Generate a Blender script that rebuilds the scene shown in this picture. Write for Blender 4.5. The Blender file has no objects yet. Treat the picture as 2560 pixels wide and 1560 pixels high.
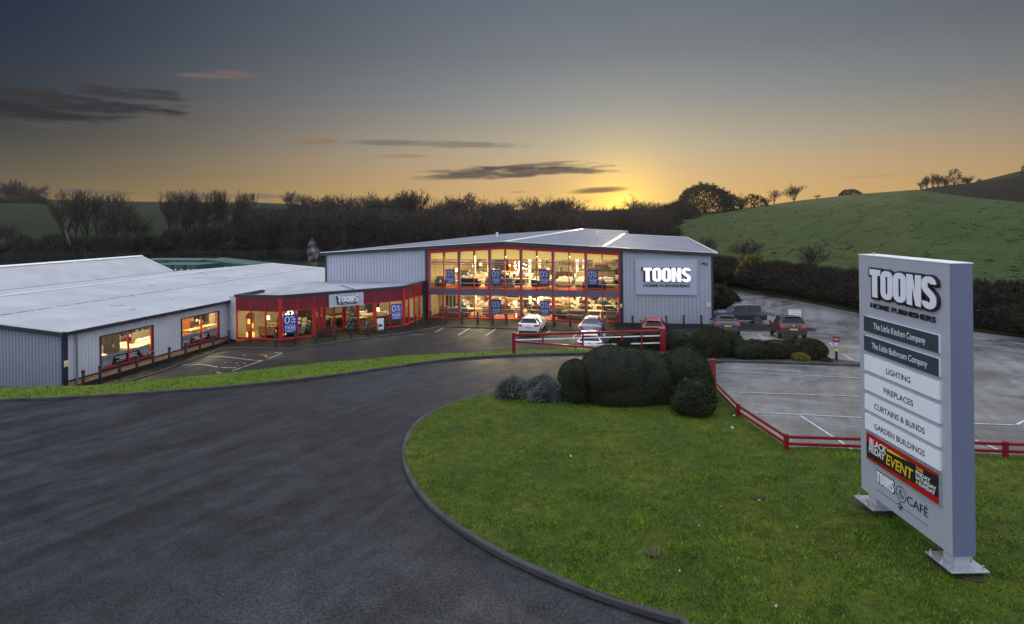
import bpy, bmesh, math, random
import numpy as np
from mathutils import Vector, Matrix, noise
from mathutils.geometry import delaunay_2d_cdt
scene = bpy.context.scene
COL = scene.collection
rnd = random.Random(7)
rng = np.random.default_rng(11)
rad = math.radians

# ------------------------------------------------------------------ camera
F, CX, CY, ROLL, CZ = 1520.0, 1280.0, 549.0, 0.0115, 9.5
cam = bpy.data.cameras.new('camera')
cam.sensor_width = 36; cam.lens = 36*F/2560
cam.shift_y = (CY-780)/2560
cam.clip_start = 0.1; cam.clip_end = 6000
camo = bpy.data.objects.new('camera', cam); COL.objects.link(camo)
camo.location = (0, 0, CZ); camo.rotation_euler = (math.pi/2, ROLL, 0)
scene.camera = camo

# ------------------------------------------------------------------ colour management / sampling
scene.view_settings.view_transform = 'Standard'
scene.view_settings.look = 'None'
scene.view_settings.exposure = 0.0
scene.view_settings.gamma = 1.0
scene.view_settings.use_curve_mapping = False
scene.render.engine = 'CYCLES'
cy = scene.cycles
cy.use_denoising = True
cy.max_bounces = 6; cy.diffuse_bounces = 3; cy.glossy_bounces = 3
cy.transmission_bounces = 4; cy.transparent_max_bounces = 8; cy.volume_bounces = 0
cy.caustics_reflective = False; cy.caustics_refractive = False
cy.sample_clamp_indirect = 4.0

def lin(c):
    c = c/255.0
    return c/12.92 if c <= .04045 else ((c+.055)/1.055)**2.4
def S(r, g, b): return (lin(r), lin(g), lin(b), 1.0)

# ------------------------------------------------------------------ sky
SUN_AZ, SUN_EL = 10.1, .9      # degrees right of straight ahead, above the horizon
world = bpy.data.worlds.new('World'); scene.world = world
world.use_nodes = True
nt = world.node_tree; N = nt.nodes; LK = nt.links
for n in list(N): N.remove(n)
def _in(sock, v):
    if isinstance(v, (int, float)): sock.default_value = v
    elif isinstance(v, tuple): sock.default_value = v
    else: LK.new(v, sock)
def M(op, a, b=None, c=None, clamp=False):
    n = N.new('ShaderNodeMath'); n.operation = op; n.use_clamp = clamp
    _in(n.inputs[0], a)
    if b is not None: _in(n.inputs[1], b)
    if c is not None: _in(n.inputs[2], c)
    return n.outputs[0]
def SM(v, a, b):      # smooth step from a to b
    n = N.new('ShaderNodeMapRange'); n.interpolation_type = 'SMOOTHSTEP'
    _in(n.inputs['Value'], v); n.inputs['From Min'].default_value = a; n.inputs['From Max'].default_value = b
    return n.outputs[0]
def MIX(f, a, b, mode='MIX'):
    n = N.new('ShaderNodeMix'); n.data_type = 'RGBA'; n.blend_type = mode
    _in(n.inputs[0], f); _in(n.inputs[6], a); _in(n.inputs[7], b)
    return n.outputs[2]
def RAMP(v, stops):
    n = N.new('ShaderNodeValToRGB'); _in(n.inputs[0], v)
    e = n.color_ramp.elements
    while len(e) < len(stops): e.new(0.5)
    for i, (p, c) in enumerate(stops): e[i].position = p; e[i].color = c
    return n.outputs[0]
tc = N.new('ShaderNodeTexCoord')
sx = N.new('ShaderNodeSeparateXYZ'); LK.new(tc.outputs['Generated'], sx.inputs[0])
dx, dy, dz = sx.outputs
az = M('MULTIPLY', M('ARCTAN2', dx, dy), 180/math.pi)
el = M('MULTIPLY', M('ARCSINE', dz), 180/math.pi)
azd = M('ABSOLUTE', M('SUBTRACT', az, SUN_AZ))
fl = SM(M('SUBTRACT', SUN_AZ, az), 2, 56)
fr = M('MULTIPLY', SM(M('SUBTRACT', az, SUN_AZ), 2, 50), .56)
ff = M('MAXIMUM', fl, fr)
t = M('DIVIDE', el, 25.0, clamp=True)
near = RAMP(t, [(0, S(216,170,98)), (.08, S(212,170,106)), (.16, S(202,168,120)), (.27, S(176,163,140)), (.42, S(141,144,142)), (.6, S(116,122,129)), (.85, S(94,105,119)), (1, S(88,99,114))])
far = RAMP(t, [(0, S(140,114,70)), (.08, S(118,100,64)), (.16, S(82,78,60)), (.27, S(52,55,54)), (.36, S(40,45,54)), (.5, S(28,41,60)), (.7, S(18,36,58)), (1, S(16,32,52))])
low = MIX(ff, near, far)
sd = Vector((math.sin(rad(SUN_AZ))*math.cos(rad(SUN_EL)), math.cos(rad(SUN_AZ))*math.cos(rad(SUN_EL)), math.sin(rad(SUN_EL))))
dt = N.new('ShaderNodeVectorMath'); dt.operation = 'DOT_PRODUCT'
LK.new(tc.outputs['Generated'], dt.inputs[0]); dt.inputs[1].default_value = sd
ang = M('MULTIPLY', M('ARCCOSINE', M('MINIMUM', dt.outputs['Value'], 1.0)), 180/math.pi)
def gauss(s): return M('EXPONENT', M('MULTIPLY', M('POWER', M('DIVIDE', ang, s), 2.0), -1.0))
def addglow(base, s, col):
    return MIX(gauss(s), base, MIX(1.0, base, col, 'ADD'))
low = addglow(low, 9.0, (.11, .08, .02, 1))
low = addglow(low, 4.2, (.48, .31, .0, 1))
low = addglow(low, 1.7, (.42, .27, .02, 1))
# clouds: long wind-drawn banks in azimuth / elevation
nz = N.new('ShaderNodeTexNoise'); nz.inputs['Scale'].default_value = 1.0; nz.inputs['Detail'].default_value = 5; nz.inputs['Roughness'].default_value = .6
cb = N.new('ShaderNodeCombineXYZ')
_in(cb.inputs[0], M('MULTIPLY', az, .30)); _in(cb.inputs[1], M('MULTIPLY', el, 1.9)); LK.new(cb.outputs[0], nz.inputs['Vector'])
nzc = M('SUBTRACT', nz.outputs['Fac'], .5)
def px2dir(px, py):
    u, v = px-CX, py-CY
    c, s = math.cos(ROLL), math.sin(ROLL)
    x, z = (u*c-v*s)/F, -(v*c+u*s)/F
    return math.degrees(math.atan2(x, 1)), math.degrees(math.atan2(z, math.hypot(x, 1)))
def cloud(base, px, py, hw, hh, tilt, col, amt, warp=1.6):
    a0, e0 = px2dir(px, py)
    ca = math.cos(rad(a0))
    kw = math.degrees(hw/F)*ca*ca; kh = math.degrees(hh/F)*ca
    da = M('SUBTRACT', az, a0)
    de = M('SUBTRACT', M('SUBTRACT', el, e0), M('MULTIPLY', da, tilt))
    r = M('ADD', M('POWER', M('DIVIDE', M('ABSOLUTE', da), kw), 2.0), M('POWER', M('DIVIDE', M('ABSOLUTE', de), kh), 2.0))
    m = SM(M('ADD', M('SUBTRACT', 1.0, r), M('MULTIPLY', nzc, warp*2.6)), -.45, 1.0)
    return MIX(M('MULTIPLY', m, amt), base, col)
low = cloud(low, 150, 262, 300, 36, .02, S(44,42,46), 1.0, 2.0)
low = cloud(low, 60, 280, 150, 22, -.02, S(36,34,37), .9, 1.6)
low = cloud(low, 330, 235, 150, 16, .03, S(50,49,53), .9, 2.0)
low = cloud(low, 425, 303, 110, 9, .05, S(96,90,86), .6, 2.2)
low = cloud(low, 110, 312, 90, 6, 0, S(84,80,78), .5, 1.8)
low = cloud(low, 585, 183, 70, 12, .0, S(124,98,92), .6, 1.8)
low = cloud(low, 505, 190, 80, 6, .02, S(124,104,100), .55, 1.6)
low = cloud(low, 790, 354, 70, 8, .05, S(140,108,84), .8, 1.6)
low = cloud(low, 960, 355, 110, 7, .03, S(116,104,98), .8, 1.4)
low = cloud(low, 1120, 361, 190, 9, -.02, S(122,106,96), .75, 1.4)
low = cloud(low, 1010, 390, 60, 5, .02, S(150,118,88), .7, 1.2)
low = cloud(low, 760, 391, 40, 4, .02, S(160,122,90), .5, 1.2)
low = cloud(low, 1280, 428, 215, 16, .035, S(66,58,56), 1.0, 1.5)
low = cloud(low, 1410, 429, 150, 7, -.01, S(104,86,70), .9, 1.3)
low = cloud(low, 1180, 440, 140, 10, .03, S(88,76,68), .85, 1.0)
low = cloud(low, 1360, 410, 90, 5, .06, S(104,88,74), .7, 1.0)
low = cloud(low, 1500, 475, 80, 8, .05, S(112,84,52), .9, .5)
low = cloud(low, 1295, 480, 22, 3, 0, S(176,132,70), .6, .6)
low = cloud(low, 240, 480, 130, 6, -.03, S(92,90,94), .7, 1.2)
low = cloud(low, 560, 490, 200, 8, 0, S(98,94,94), .6, 1.4)
low = cloud(low, 900, 503, 260, 10, 0, S(128,112,92), .5, 1.2)
low = cloud(low, 1360, 508, 60, 5, 0, S(150,128,104), .6, .8)
low = cloud(low, 1650, 512, 110, 6, .01, S(150,116,84), .6, .8)
low = cloud(low, 2200, 440, 110, 4, .02, S(170,132,92), .35, 1.4)
# clear bright sky overhead and behind the camera, a physical sky on top of it
sky = N.new('ShaderNodeTexSky'); sky.sky_type = 'NISHITA'; sky.sun_disc = False
sky.sun_elevation = rad(SUN_EL+1); sky.sun_rotation = rad(SUN_AZ); sky.altitude = 60
skyc = MIX(1.0, (.075, .075, .075, 1), sky.outputs[0], 'MULTIPLY')
up = M('MAXIMUM', SM(el, 25, 46), SM(azd, 56, 90))
highc = MIX(SM(azd, 40, 125), (1.65, 1.72, 1.92, 1), (.92, .98, 1.18, 1))
high = MIX(1.0, highc, skyc, 'ADD')
allsky = MIX(up, low, high)
allsky = MIX(SM(el, -.5, -6), allsky, (.02, .022, .02, 1))
bg = N.new('ShaderNodeBackground'); LK.new(allsky, bg.inputs[0]); bg.inputs[1].default_value = 1.0
wo = N.new('ShaderNodeOutputWorld'); LK.new(bg.outputs[0], wo.inputs[0])

# ------------------------------------------------------------------ the low sun
sl = bpy.data.lights.new('sun', 'SUN'); sl.energy = 2.2; sl.angle = rad(4.0); sl.color = (1, .78, .52)
so = bpy.data.objects.new('sun', sl); COL.objects.link(so)
so.rotation_euler = Vector((-math.sin(rad(SUN_AZ))*math.cos(rad(4.2)), -math.cos(rad(SUN_AZ))*math.cos(rad(4.2)), -math.sin(rad(4.2)))).to_track_quat('-Z', 'Y').to_euler()

# ------------------------------------------------------------------ geometry of the site
RC, RS = math.cos(ROLL), math.sin(ROLL)
def ray(px, py):
    u, v = px-CX, py-CY
    return Vector(((u*RC-v*RS)/F, 1.0, -(v*RC+u*RS)/F))
def at(px, py, Y): return Vector((0, 0, CZ)) + ray(px, py)*Y
def sstep(a, b, x):
    t = min(1, max(0, (x-a)/(b-a))); return t*t*(3-2*t)
SX = [-70, -23, -19.6, -15, -10.8, -6.7, 0, 10, 30, 70]
SY = [27.8, 28.25, 28.45, 30.9, 33.8, 35.8, 37.3, 37.9, 38.9, 38.9]
def H(x, y):
    """height of the paved site: a shelf by the camera that drops to the car park"""
    zu = 2.78 - .056*max(0, y-12)
    zl = -.4*sstep(20.5, 24, -x) + 1.0*sstep(26, 38, x) + .3*sstep(75, 110, y)*sstep(18, 30, x)
    s = float(np.interp(x, SX, SY))
    wd = 5.2 + 14*sstep(8, 15, x)
    w = 1 - sstep(s, s+wd, y)
    return zl + (zu-zl)*w
def on(px, py, dz=0.0):
    d = ray(px, py); t = 4.0
    while t < 400:
        if CZ + d.z*t < H(d.x*t, t)+dz: break
        t += .25
    a, b = t-.25, t
    for _ in range(20):
        m = (a+b)/2
        if CZ + d.z*m < H(d.x*m, m)+dz: b = m
        else: a = m
    return Vector((d.x*b, b, H(d.x*b, b)+dz))
GR = Vector((17.5, 53.2, 0)); GV = Vector((.9753, -.2211, 0)); GU = Vector((.2211, .9753, 0))
GROT = math.atan2(GV.y, GV.x)
def G(a, b, z=0): return GR + GV*a + GU*b + Vector((0, 0, z))
def GH(a, b, dz=0):
    p = G(a, b); return Vector((p.x, p.y, H(p.x, p.y)+dz))
def vplane(px, py, P, Q):
    d = ray(px, py); e = Vector((Q[0]-P[0], Q[1]-P[1])).normalized()
    det = d.x*(-e.y) + e.x*d.y
    t = (P[0]*(-e.y) + e.x*P[1])/det
    return (t*d.x-P[0])*e.x + (t*d.y-P[1])*e.y, CZ+t*d.z

# ------------------------------------------------------------------ materials
MATS = {}
def pm(name, col, rough=.5, metal=0., var=.12, vs=2.0, bump=0., bs=30., spec=.5, coat=0., emit=None, est=0., col2=None, trans=0.):
    m = bpy.data.materials.new(name); m.use_nodes = True
    n = m.node_tree.nodes; l = m.node_tree.links; b = n['Principled BSDF']
    if len(col) == 3: col = tuple(col)+(1,)
    t = n.new('ShaderNodeTexCoord'); z = n.new('ShaderNodeTexNoise'); z.inputs['Scale'].default_value = vs; z.inputs['Detail'].default_value = 5
    l.new(t.outputs['Object'], z.inputs['Vector'])
    mx = n.new('ShaderNodeMix'); mx.data_type = 'RGBA'
    c2 = col2 if col2 else tuple(c*(1+var) for c in col[:3])+(1,)
    c1 = col if col2 else tuple(c*(1-var) for c in col[:3])+(1,)
    mr = n.new('ShaderNodeMapRange'); mr.inputs['From Min'].default_value = .3; mr.inputs['From Max'].default_value = .7
    l.new(z.outputs['Fac'], mr.inputs['Value']); l.new(mr.outputs[0], mx.inputs[0])
    mx.inputs[6].default_value = c1; mx.inputs[7].default_value = c2
    l.new(mx.outputs[2], b.inputs['Base Color'])
    b.inputs['Roughness'].default_value = rough; b.inputs['Metallic'].default_value = metal
    b.inputs['Specular IOR Level'].default_value = spec; b.inputs['Coat Weight'].default_value = coat
    if emit: b.inputs['Emission Color'].default_value = emit; b.inputs['Emission Strength'].default_value = est
    if trans: b.inputs['Transmission Weight'].default_value = trans
    if bump:
        z2 = n.new('ShaderNodeTexNoise'); z2.inputs['Scale'].default_value = bs; z2.inputs['Detail'].default_value = 4
        l.new(t.outputs['Object'], z2.inputs['Vector'])
        bp = n.new('ShaderNodeBump'); bp.inputs['Strength'].default_value = bump; bp.inputs['Distance'].default_value = .02
        l.new(z2.outputs['Fac'], bp.inputs['Height']); l.new(bp.outputs[0], b.inputs['Normal'])
    MATS[name] = m
    return m
def glassmat(name, tint, refl=1.0, rough=.02):
    m = bpy.data.materials.new(name); m.use_nodes = True
    n = m.node_tree.nodes; l = m.node_tree.links
    for q in list(n): n.remove(q)
    tr = n.new('ShaderNodeBsdfTransparent'); tr.inputs[0].default_value = tint
    gl = n.new('ShaderNodeBsdfGlossy'); gl.inputs['Roughness'].default_value = rough
    fr = n.new('ShaderNodeFresnel'); fr.inputs[0].default_value = 1.45
    mu = n.new('ShaderNodeMath'); mu.operation = 'MULTIPLY'; mu.inputs[1].default_value = refl; l.new(fr.outputs[0], mu.inputs[0])
    mx = n.new('ShaderNodeMixShader'); l.new(mu.outputs[0], mx.inputs[0]); l.new(tr.outputs[0], mx.inputs[1]); l.new(gl.outputs[0], mx.inputs[2])
    o = n.new('ShaderNodeOutputMaterial'); l.new(mx.outputs[0], o.inputs[0])
    MATS[name] = m; return m

# ------------------------------------------------------------------ mesh helpers
class MB:
    def __init__(s): s.v = []; s.f = []; s.mi = []; s.cur = 0
    def poly(s, pts):
        b = len(s.v); s.v += [tuple(p) for p in pts]; s.f.append(tuple(range(b, b+len(pts)))); s.mi.append(s.cur); return s
    def box(s, x0, x1, y0, y1, z0, z1):
        c = Vector(((x0+x1)/2, (y0+y1)/2, (z0+z1)/2))
        return s.obox(c, Vector(((x1-x0)/2, 0, 0)), Vector((0, (y1-y0)/2, 0)), Vector((0, 0, (z1-z0)/2)))
    def obox(s, c, a, b, d):
        k = len(s.v)
        for sx_ in (-1, 1):
            for sy_ in (-1, 1):
                for sz_ in (-1, 1): s.v.append(tuple(c + a*sx_ + b*sy_ + d*sz_))
        for q in ((0,1,3,2), (4,6,7,5), (0,4,5,1), (2,3,7,6), (0,2,6,4), (1,5,7,3)):
            s.f.append(tuple(k+i for i in q)); s.mi.append(s.cur)
        return s
    def bar(s, p, q, w, h, up=Vector((0, 0, 1))):
        p, q = Vector(p), Vector(q); d = q-p; L = d.length
        if L < 1e-6: return s
        d /= L; sd_ = d.cross(up)
        if sd_.length < 1e-4: sd_ = d.cross(Vector((0, 1, 0)))
        sd_.normalize(); u = sd_.cross(d)
        return s.obox((p+q)/2, d*(L/2), sd_*(w/2), u*(h/2))
    def tube(s, pts, r, n=8, caps=True):
        pts = [Vector(p) for p in pts]; rr = r if isinstance(r, (list, tuple)) else [r]*len(pts)
        k = len(s.v)
        for i, p in enumerate(pts):
            d = (pts[min(i+1, len(pts)-1)] - pts[max(i-1, 0)]).normalized()
            a = d.cross(Vector((0, 0, 1)))
            if a.length < 1e-3: a = d.cross(Vector((0, 1, 0)))
            a.normalize(); b = a.cross(d)
            for j in range(n):
                th = 2*math.pi*j/n; s.v.append(tuple(p + (a*math.cos(th) + b*math.sin(th))*rr[i]))
        for i in range(len(pts)-1):
            for j in range(n):
                s.f.append((k+i*n+j, k+i*n+(j+1) % n, k+(i+1)*n+(j+1) % n, k+(i+1)*n+j)); s.mi.append(s.cur)
        if caps:
            s.f.append(tuple(k+j for j in range(n))[::-1]); s.mi.append(s.cur)
            s.f.append(tuple(k+(len(pts)-1)*n+j for j in range(n))); s.mi.append(s.cur)
        return s
    def lathe(s, prof, n=16, c=(0, 0, 0)):
        return s.tube([(c[0], c[1], c[2]+z) for r, z in prof], [max(r, .001) for r, z in prof], n)
    def prism(s, pts, off):
        """closed solid: polygon pts (3D) pushed along off"""
        off = Vector(off); a = [Vector(p) for p in pts]; n = len(a)
        s.poly(a[::-1]); s.poly([p+off for p in a])
        for i in range(n): s.poly([a[i], a[(i+1) % n], a[(i+1) % n]+off, a[i]+off])
        return s
    def ball(s, c, r, n=10, m=6):
        rx, ry, rz = r if isinstance(r, tuple) else (r, r, r); k = len(s.v)
        for i in range(m+1):
            ph = math.pi*i/m
            for j in range(n):
                th = 2*math.pi*j/n
                s.v.append((c[0]+rx*math.sin(ph)*math.cos(th), c[1]+ry*math.sin(ph)*math.sin(th), c[2]-rz*math.cos(ph)))
        for i in range(m):
            for j in range(n):
                s.f.append((k+i*n+j, k+i*n+(j+1) % n, k+(i+1)*n+(j+1) % n, k+(i+1)*n+j)); s.mi.append(s.cur)
        return s
    def mesh(s, name, mats, smooth=0, fix=True):
        me = bpy.data.meshes.new(name); me.from_pydata(s.v, [], s.f)
        for m in (mats if isinstance(mats, (list, tuple)) else [mats]): me.materials.append(m)
        me.polygons.foreach_set('material_index', s.mi)
        if fix:
            bm = bmesh.new(); bm.from_mesh(me); bmesh.ops.recalc_face_normals(bm, faces=bm.faces)
            bm.to_mesh(me); bm.free()
        if smooth:
            me.polygons.foreach_set('use_smooth', [True]*len(me.polygons))
            me.set_sharp_from_angle(angle=rad(smooth))
        me.update(); return me
def link(name, me, parent=None, kind=None):
    o = bpy.data.objects.new(name, me); COL.objects.link(o)
    if parent is not None: o.parent = parent
    if kind: o['kind'] = kind
    return o
def part(name, mb, mats, parent, smooth=0, bevel=0, fix=True):
    o = link(name, mb.mesh(name, mats, smooth, fix), parent)
    if bevel:
        b = o.modifiers.new('bevel', 'BEVEL'); b.width = bevel; b.segments = 2; b.limit_method = 'ANGLE'
    return o
def tag(o, label, cat, group=None):
    o['label'] = label; o['category'] = cat
    if group: o['group'] = group
    return o
def thing(name, label, cat, loc=(0, 0, 0), rz=0, group=None):
    o = bpy.data.objects.new(name, None); COL.objects.link(o)
    o.location = loc; o.rotation_euler = (0, 0, rz); o.empty_display_size = .2
    return tag(o, label, cat, group)
def dup(root, loc, rz, label, group=None, scale=None, mat=None):
    r = root.copy(); COL.objects.link(r); r.location = loc; r.rotation_euler = (0, 0, rz)
    r['label'] = label
    if group: r['group'] = group
    if scale: r.scale = scale if isinstance(scale, tuple) else (scale,)*3
    def rec(src, dst):
        for ch in list(src.children):
            c = ch.copy(); COL.objects.link(c); c.parent = dst
            if mat and c.type == 'MESH' and c.material_slots and c.material_slots[0].material in mat:
                c.material_slots[0].link = 'OBJECT'; c.material_slots[0].material = mat[ch.material_slots[0].material]
            rec(ch, c)
    rec(root, r); return r
def quads(name, V, mats, mi=None, tri=False, smooth=False):
    """mesh from an (n*4,3) soup of quads (or n*3 triangles)"""
    k = 3 if tri else 4
    V = np.ascontiguousarray(V, dtype=np.float32); nf = len(V)//k
    me = bpy.data.meshes.new(name); me.vertices.add(len(V)); me.vertices.foreach_set('co', V.ravel())
    me.loops.add(len(V)); me.loops.foreach_set('vertex_index', np.arange(len(V), dtype=np.int32))
    me.polygons.add(nf); me.polygons.foreach_set('loop_start', np.arange(0, len(V), k, dtype=np.int32))
    for m in (mats if isinstance(mats, (list, tuple)) else [mats]): me.materials.append(m)
    if mi is not None: me.polygons.foreach_set('material_index', np.asarray(mi, dtype=np.int32))
    me.update(calc_edges=True); me.validate(); return me
def textmesh(name, s, size, mat, parent, loc, rot, ext=.002, sx_=1.0, bold=0., align='LEFT', width=None, shear=0.):
    c = bpy.data.curves.new(name, 'FONT'); c.body = s; c.size = size; c.extrude = ext; c.align_x = align; c.offset = bold; c.resolution_u = 4; c.shear = shear
    o = bpy.data.objects.new(name+'_c', c); COL.objects.link(o)
    bpy.context.view_layer.update()
    dg = bpy.context.evaluated_depsgraph_get()
    me = bpy.data.meshes.new_from_object(o.evaluated_get(dg)); bpy.data.objects.remove(o)
    me.materials.clear(); me.materials.append(mat)
    xs = [v.co.x for v in me.vertices]
    if width: sx_ = width/(max(xs)-min(xs))
    x0 = min(xs) if align == 'LEFT' else 0
    for v in me.vertices: v.co.x = (v.co.x-x0)*sx_
    me.name = name
    t = link(name, me, parent); t.location = loc; t.rotation_euler = rot
    return t
# heavy block letters of the shop sign
def _oring(w, h, r, n=6):
    p = []
    for cx_, cy_, a0 in ((w-r, h-r, 0), (r, h-r, 90), (r, r, 180), (w-r, r, 270)):
        for i in range(n+1):
            a = rad(a0+90*i/n); p.append((cx_+r*math.cos(a), cy_+r*math.sin(a)))
    return p
def _sletter(w, h, th):
    r = (w-th)/2; cl = []
    x0, x1 = th/2, w-th/2; y1, y0 = h-th*.42, th*.42; ym = h/2
    cl.append((x1, y1-r*.95))
    ry = r*.85
    for i in range(9):
        a = rad(0+180*i/8); cl.append(((x0+x1)/2+r*math.cos(a), y1-ry+ry*math.sin(a)))
    cl += [(x0, ym+h*.16), (x0+.1*w, ym+h*.08), ((x0+x1)/2, ym), (x1-.1*w, ym-h*.08), (x1, ym-h*.16)]
    for i in range(9):
        a = rad(0-180*i/8); cl.append(((x0+x1)/2+r*math.cos(a), y0+ry+ry*math.sin(a)))
    cl.append((x0, y0+r*.95))
    L, R_ = [], []
    for i, p in enumerate(cl):
        a = cl[max(i-1, 0)]; b = cl[min(i+1, len(cl)-1)]
        dx_, dy_ = b[0]-a[0], b[1]-a[1]; l = math.hypot(dx_, dy_) or 1
        k = th/2
        L.append((p[0]-dy_/l*k, p[1]+dx_/l*k)); R_.append((p[0]+dy_/l*k, p[1]-dx_/l*k))
    return L+R_[::-1]
def block_word(name, h, width, mat, parent, loc, rot, ext, off=0., res=None):
    """the word TOONS in heavy condensed capitals: one mesh"""
    lw = [.80, .86, .86, .90, .84]; gap = .035
    H1 = 1.72
    c = bpy.data.curves.new(name, 'CURVE'); c.dimensions = '2D'; c.fill_mode = 'BOTH'; c.extrude = ext; c.offset = off
    def spl(pts):
        s = c.splines.new('POLY'); s.points.add(len(pts)-1); s.use_cyclic_u = True
        for i, p in enumerate(pts): s.points[i].co = (p[0], p[1], 0, 1)
    tot = sum(lw)+gap*4; fx = width/tot; fy = h/H1
    x = 0
    for ch, w in zip('TOONS', lw):
        sh = []
        if ch == 'T': sh = [[(0, H1), (0, H1-.36), (w/2-.2, H1-.36), (w/2-.2, 0), (w/2+.2, 0), (w/2+.2, H1-.36), (w, H1-.36), (w, H1)]]
        if ch == 'O':
            sh = [[(a, b) for a, b in _oring(w, H1, .40)], [(w/2-.075+a, .33+b) for a, b in _oring(.15, H1-.66, .07)][::-1]]
        if ch == 'N': sh = [[(0, 0), (0, H1), (.36, H1), (w-.36, .72), (w-.36, H1), (w, H1), (w, 0), (w-.34, 0), (.36, 1.0), (.36, 0)]]
        if ch == 'S': sh = [_sletter(w, H1, .35)]
        for q in sh: spl([((x+a)*fx, b*fy) for a, b in q])
        x += w+gap
    o = bpy.data.objects.new(name+'_c', c); COL.objects.link(o); bpy.context.view_layer.update()
    me = bpy.data.meshes.new_from_object(o.evaluated_get(bpy.context.evaluated_depsgraph_get())); bpy.data.objects.remove(o)
    me.materials.clear(); me.materials.append(mat); me.name = name
    t = link(name, me, parent); t.location = loc; t.rotation_euler = rot
    return t
# ------------------------------------------------------------------ shared materials
red = pm('red_paint', S(128,5,24), .35, coat=.3, var=.08)
framered = pm('frame_red', (.46,.010,.018), .4, coat=.2, var=.05)
dkred = pm('dark_red_panel', (.16,.006,.022), .42, var=.05)
silver = pm('silver_cladding', (.40,.43,.505), .45, metal=.25, var=.05, vs=.6)
shedclad = pm('pale_cladding', (.56,.59,.66), .42, metal=.15, var=.05, vs=.6)
shadeclad = pm('shaded_cladding', (.27,.305,.38), .5, metal=.1, var=.04, vs=.6)  # darker copy of the pale cladding; the gable's shading is in the colour
navy = pm('navy_trim', S(38,44,58), .4, var=.1)
roofm = pm('roof_sheet', (.47,.49,.52), .5, metal=.0, var=.07, vs=.35, col2=(.37,.385,.41,1))
roofb = pm('big_roof_sheet', (.24,.25,.29), .6, metal=.0, var=.1, vs=.3, col2=(.16,.17,.21,1), spec=.3)
ridgem = pm('ridge_metal', (.78,.76,.70), .35, metal=.2)
brick = pm('buff_brick', S(170,132,100), .85, var=.25, vs=6, bump=.3, bs=40)
black = pm('black_paint', (.012,.012,.014), .4)
white = pm('white_paint', (.78,.78,.80), .45)
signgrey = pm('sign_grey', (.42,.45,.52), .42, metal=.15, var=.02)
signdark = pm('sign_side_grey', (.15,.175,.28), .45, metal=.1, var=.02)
panelw = pm('panel_white', (.82,.84,.89), .4, var=.02)
slate = pm('panel_slate', S(52,62,72), .4, var=.05)
glass = glassmat('window_glass', (.95,.96,.95,1), .55)
steel = pm('galvanised_steel', (.50,.51,.53), .32, metal=.6, var=.2, vs=20)
soil = pm('bare_soil', (.035,.025,.016), .95, var=.5, vs=12, bump=.6, bs=30)
bluep = pm('poster_blue', (.006,.022,.33), .45, var=.03)
posterw = pm('poster_white', (.8,.83,.9), .5, var=.02)
signlit = pm('lit_letter', (.85,.85,.85), .4, emit=(1, 1, .97, 1), est=.62)
letterw = pm('white_letter', (.80,.82,.90), .4, var=.02)
timber = pm('brown_timber', S(120,66,48), .6, var=.25, vs=8)

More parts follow.
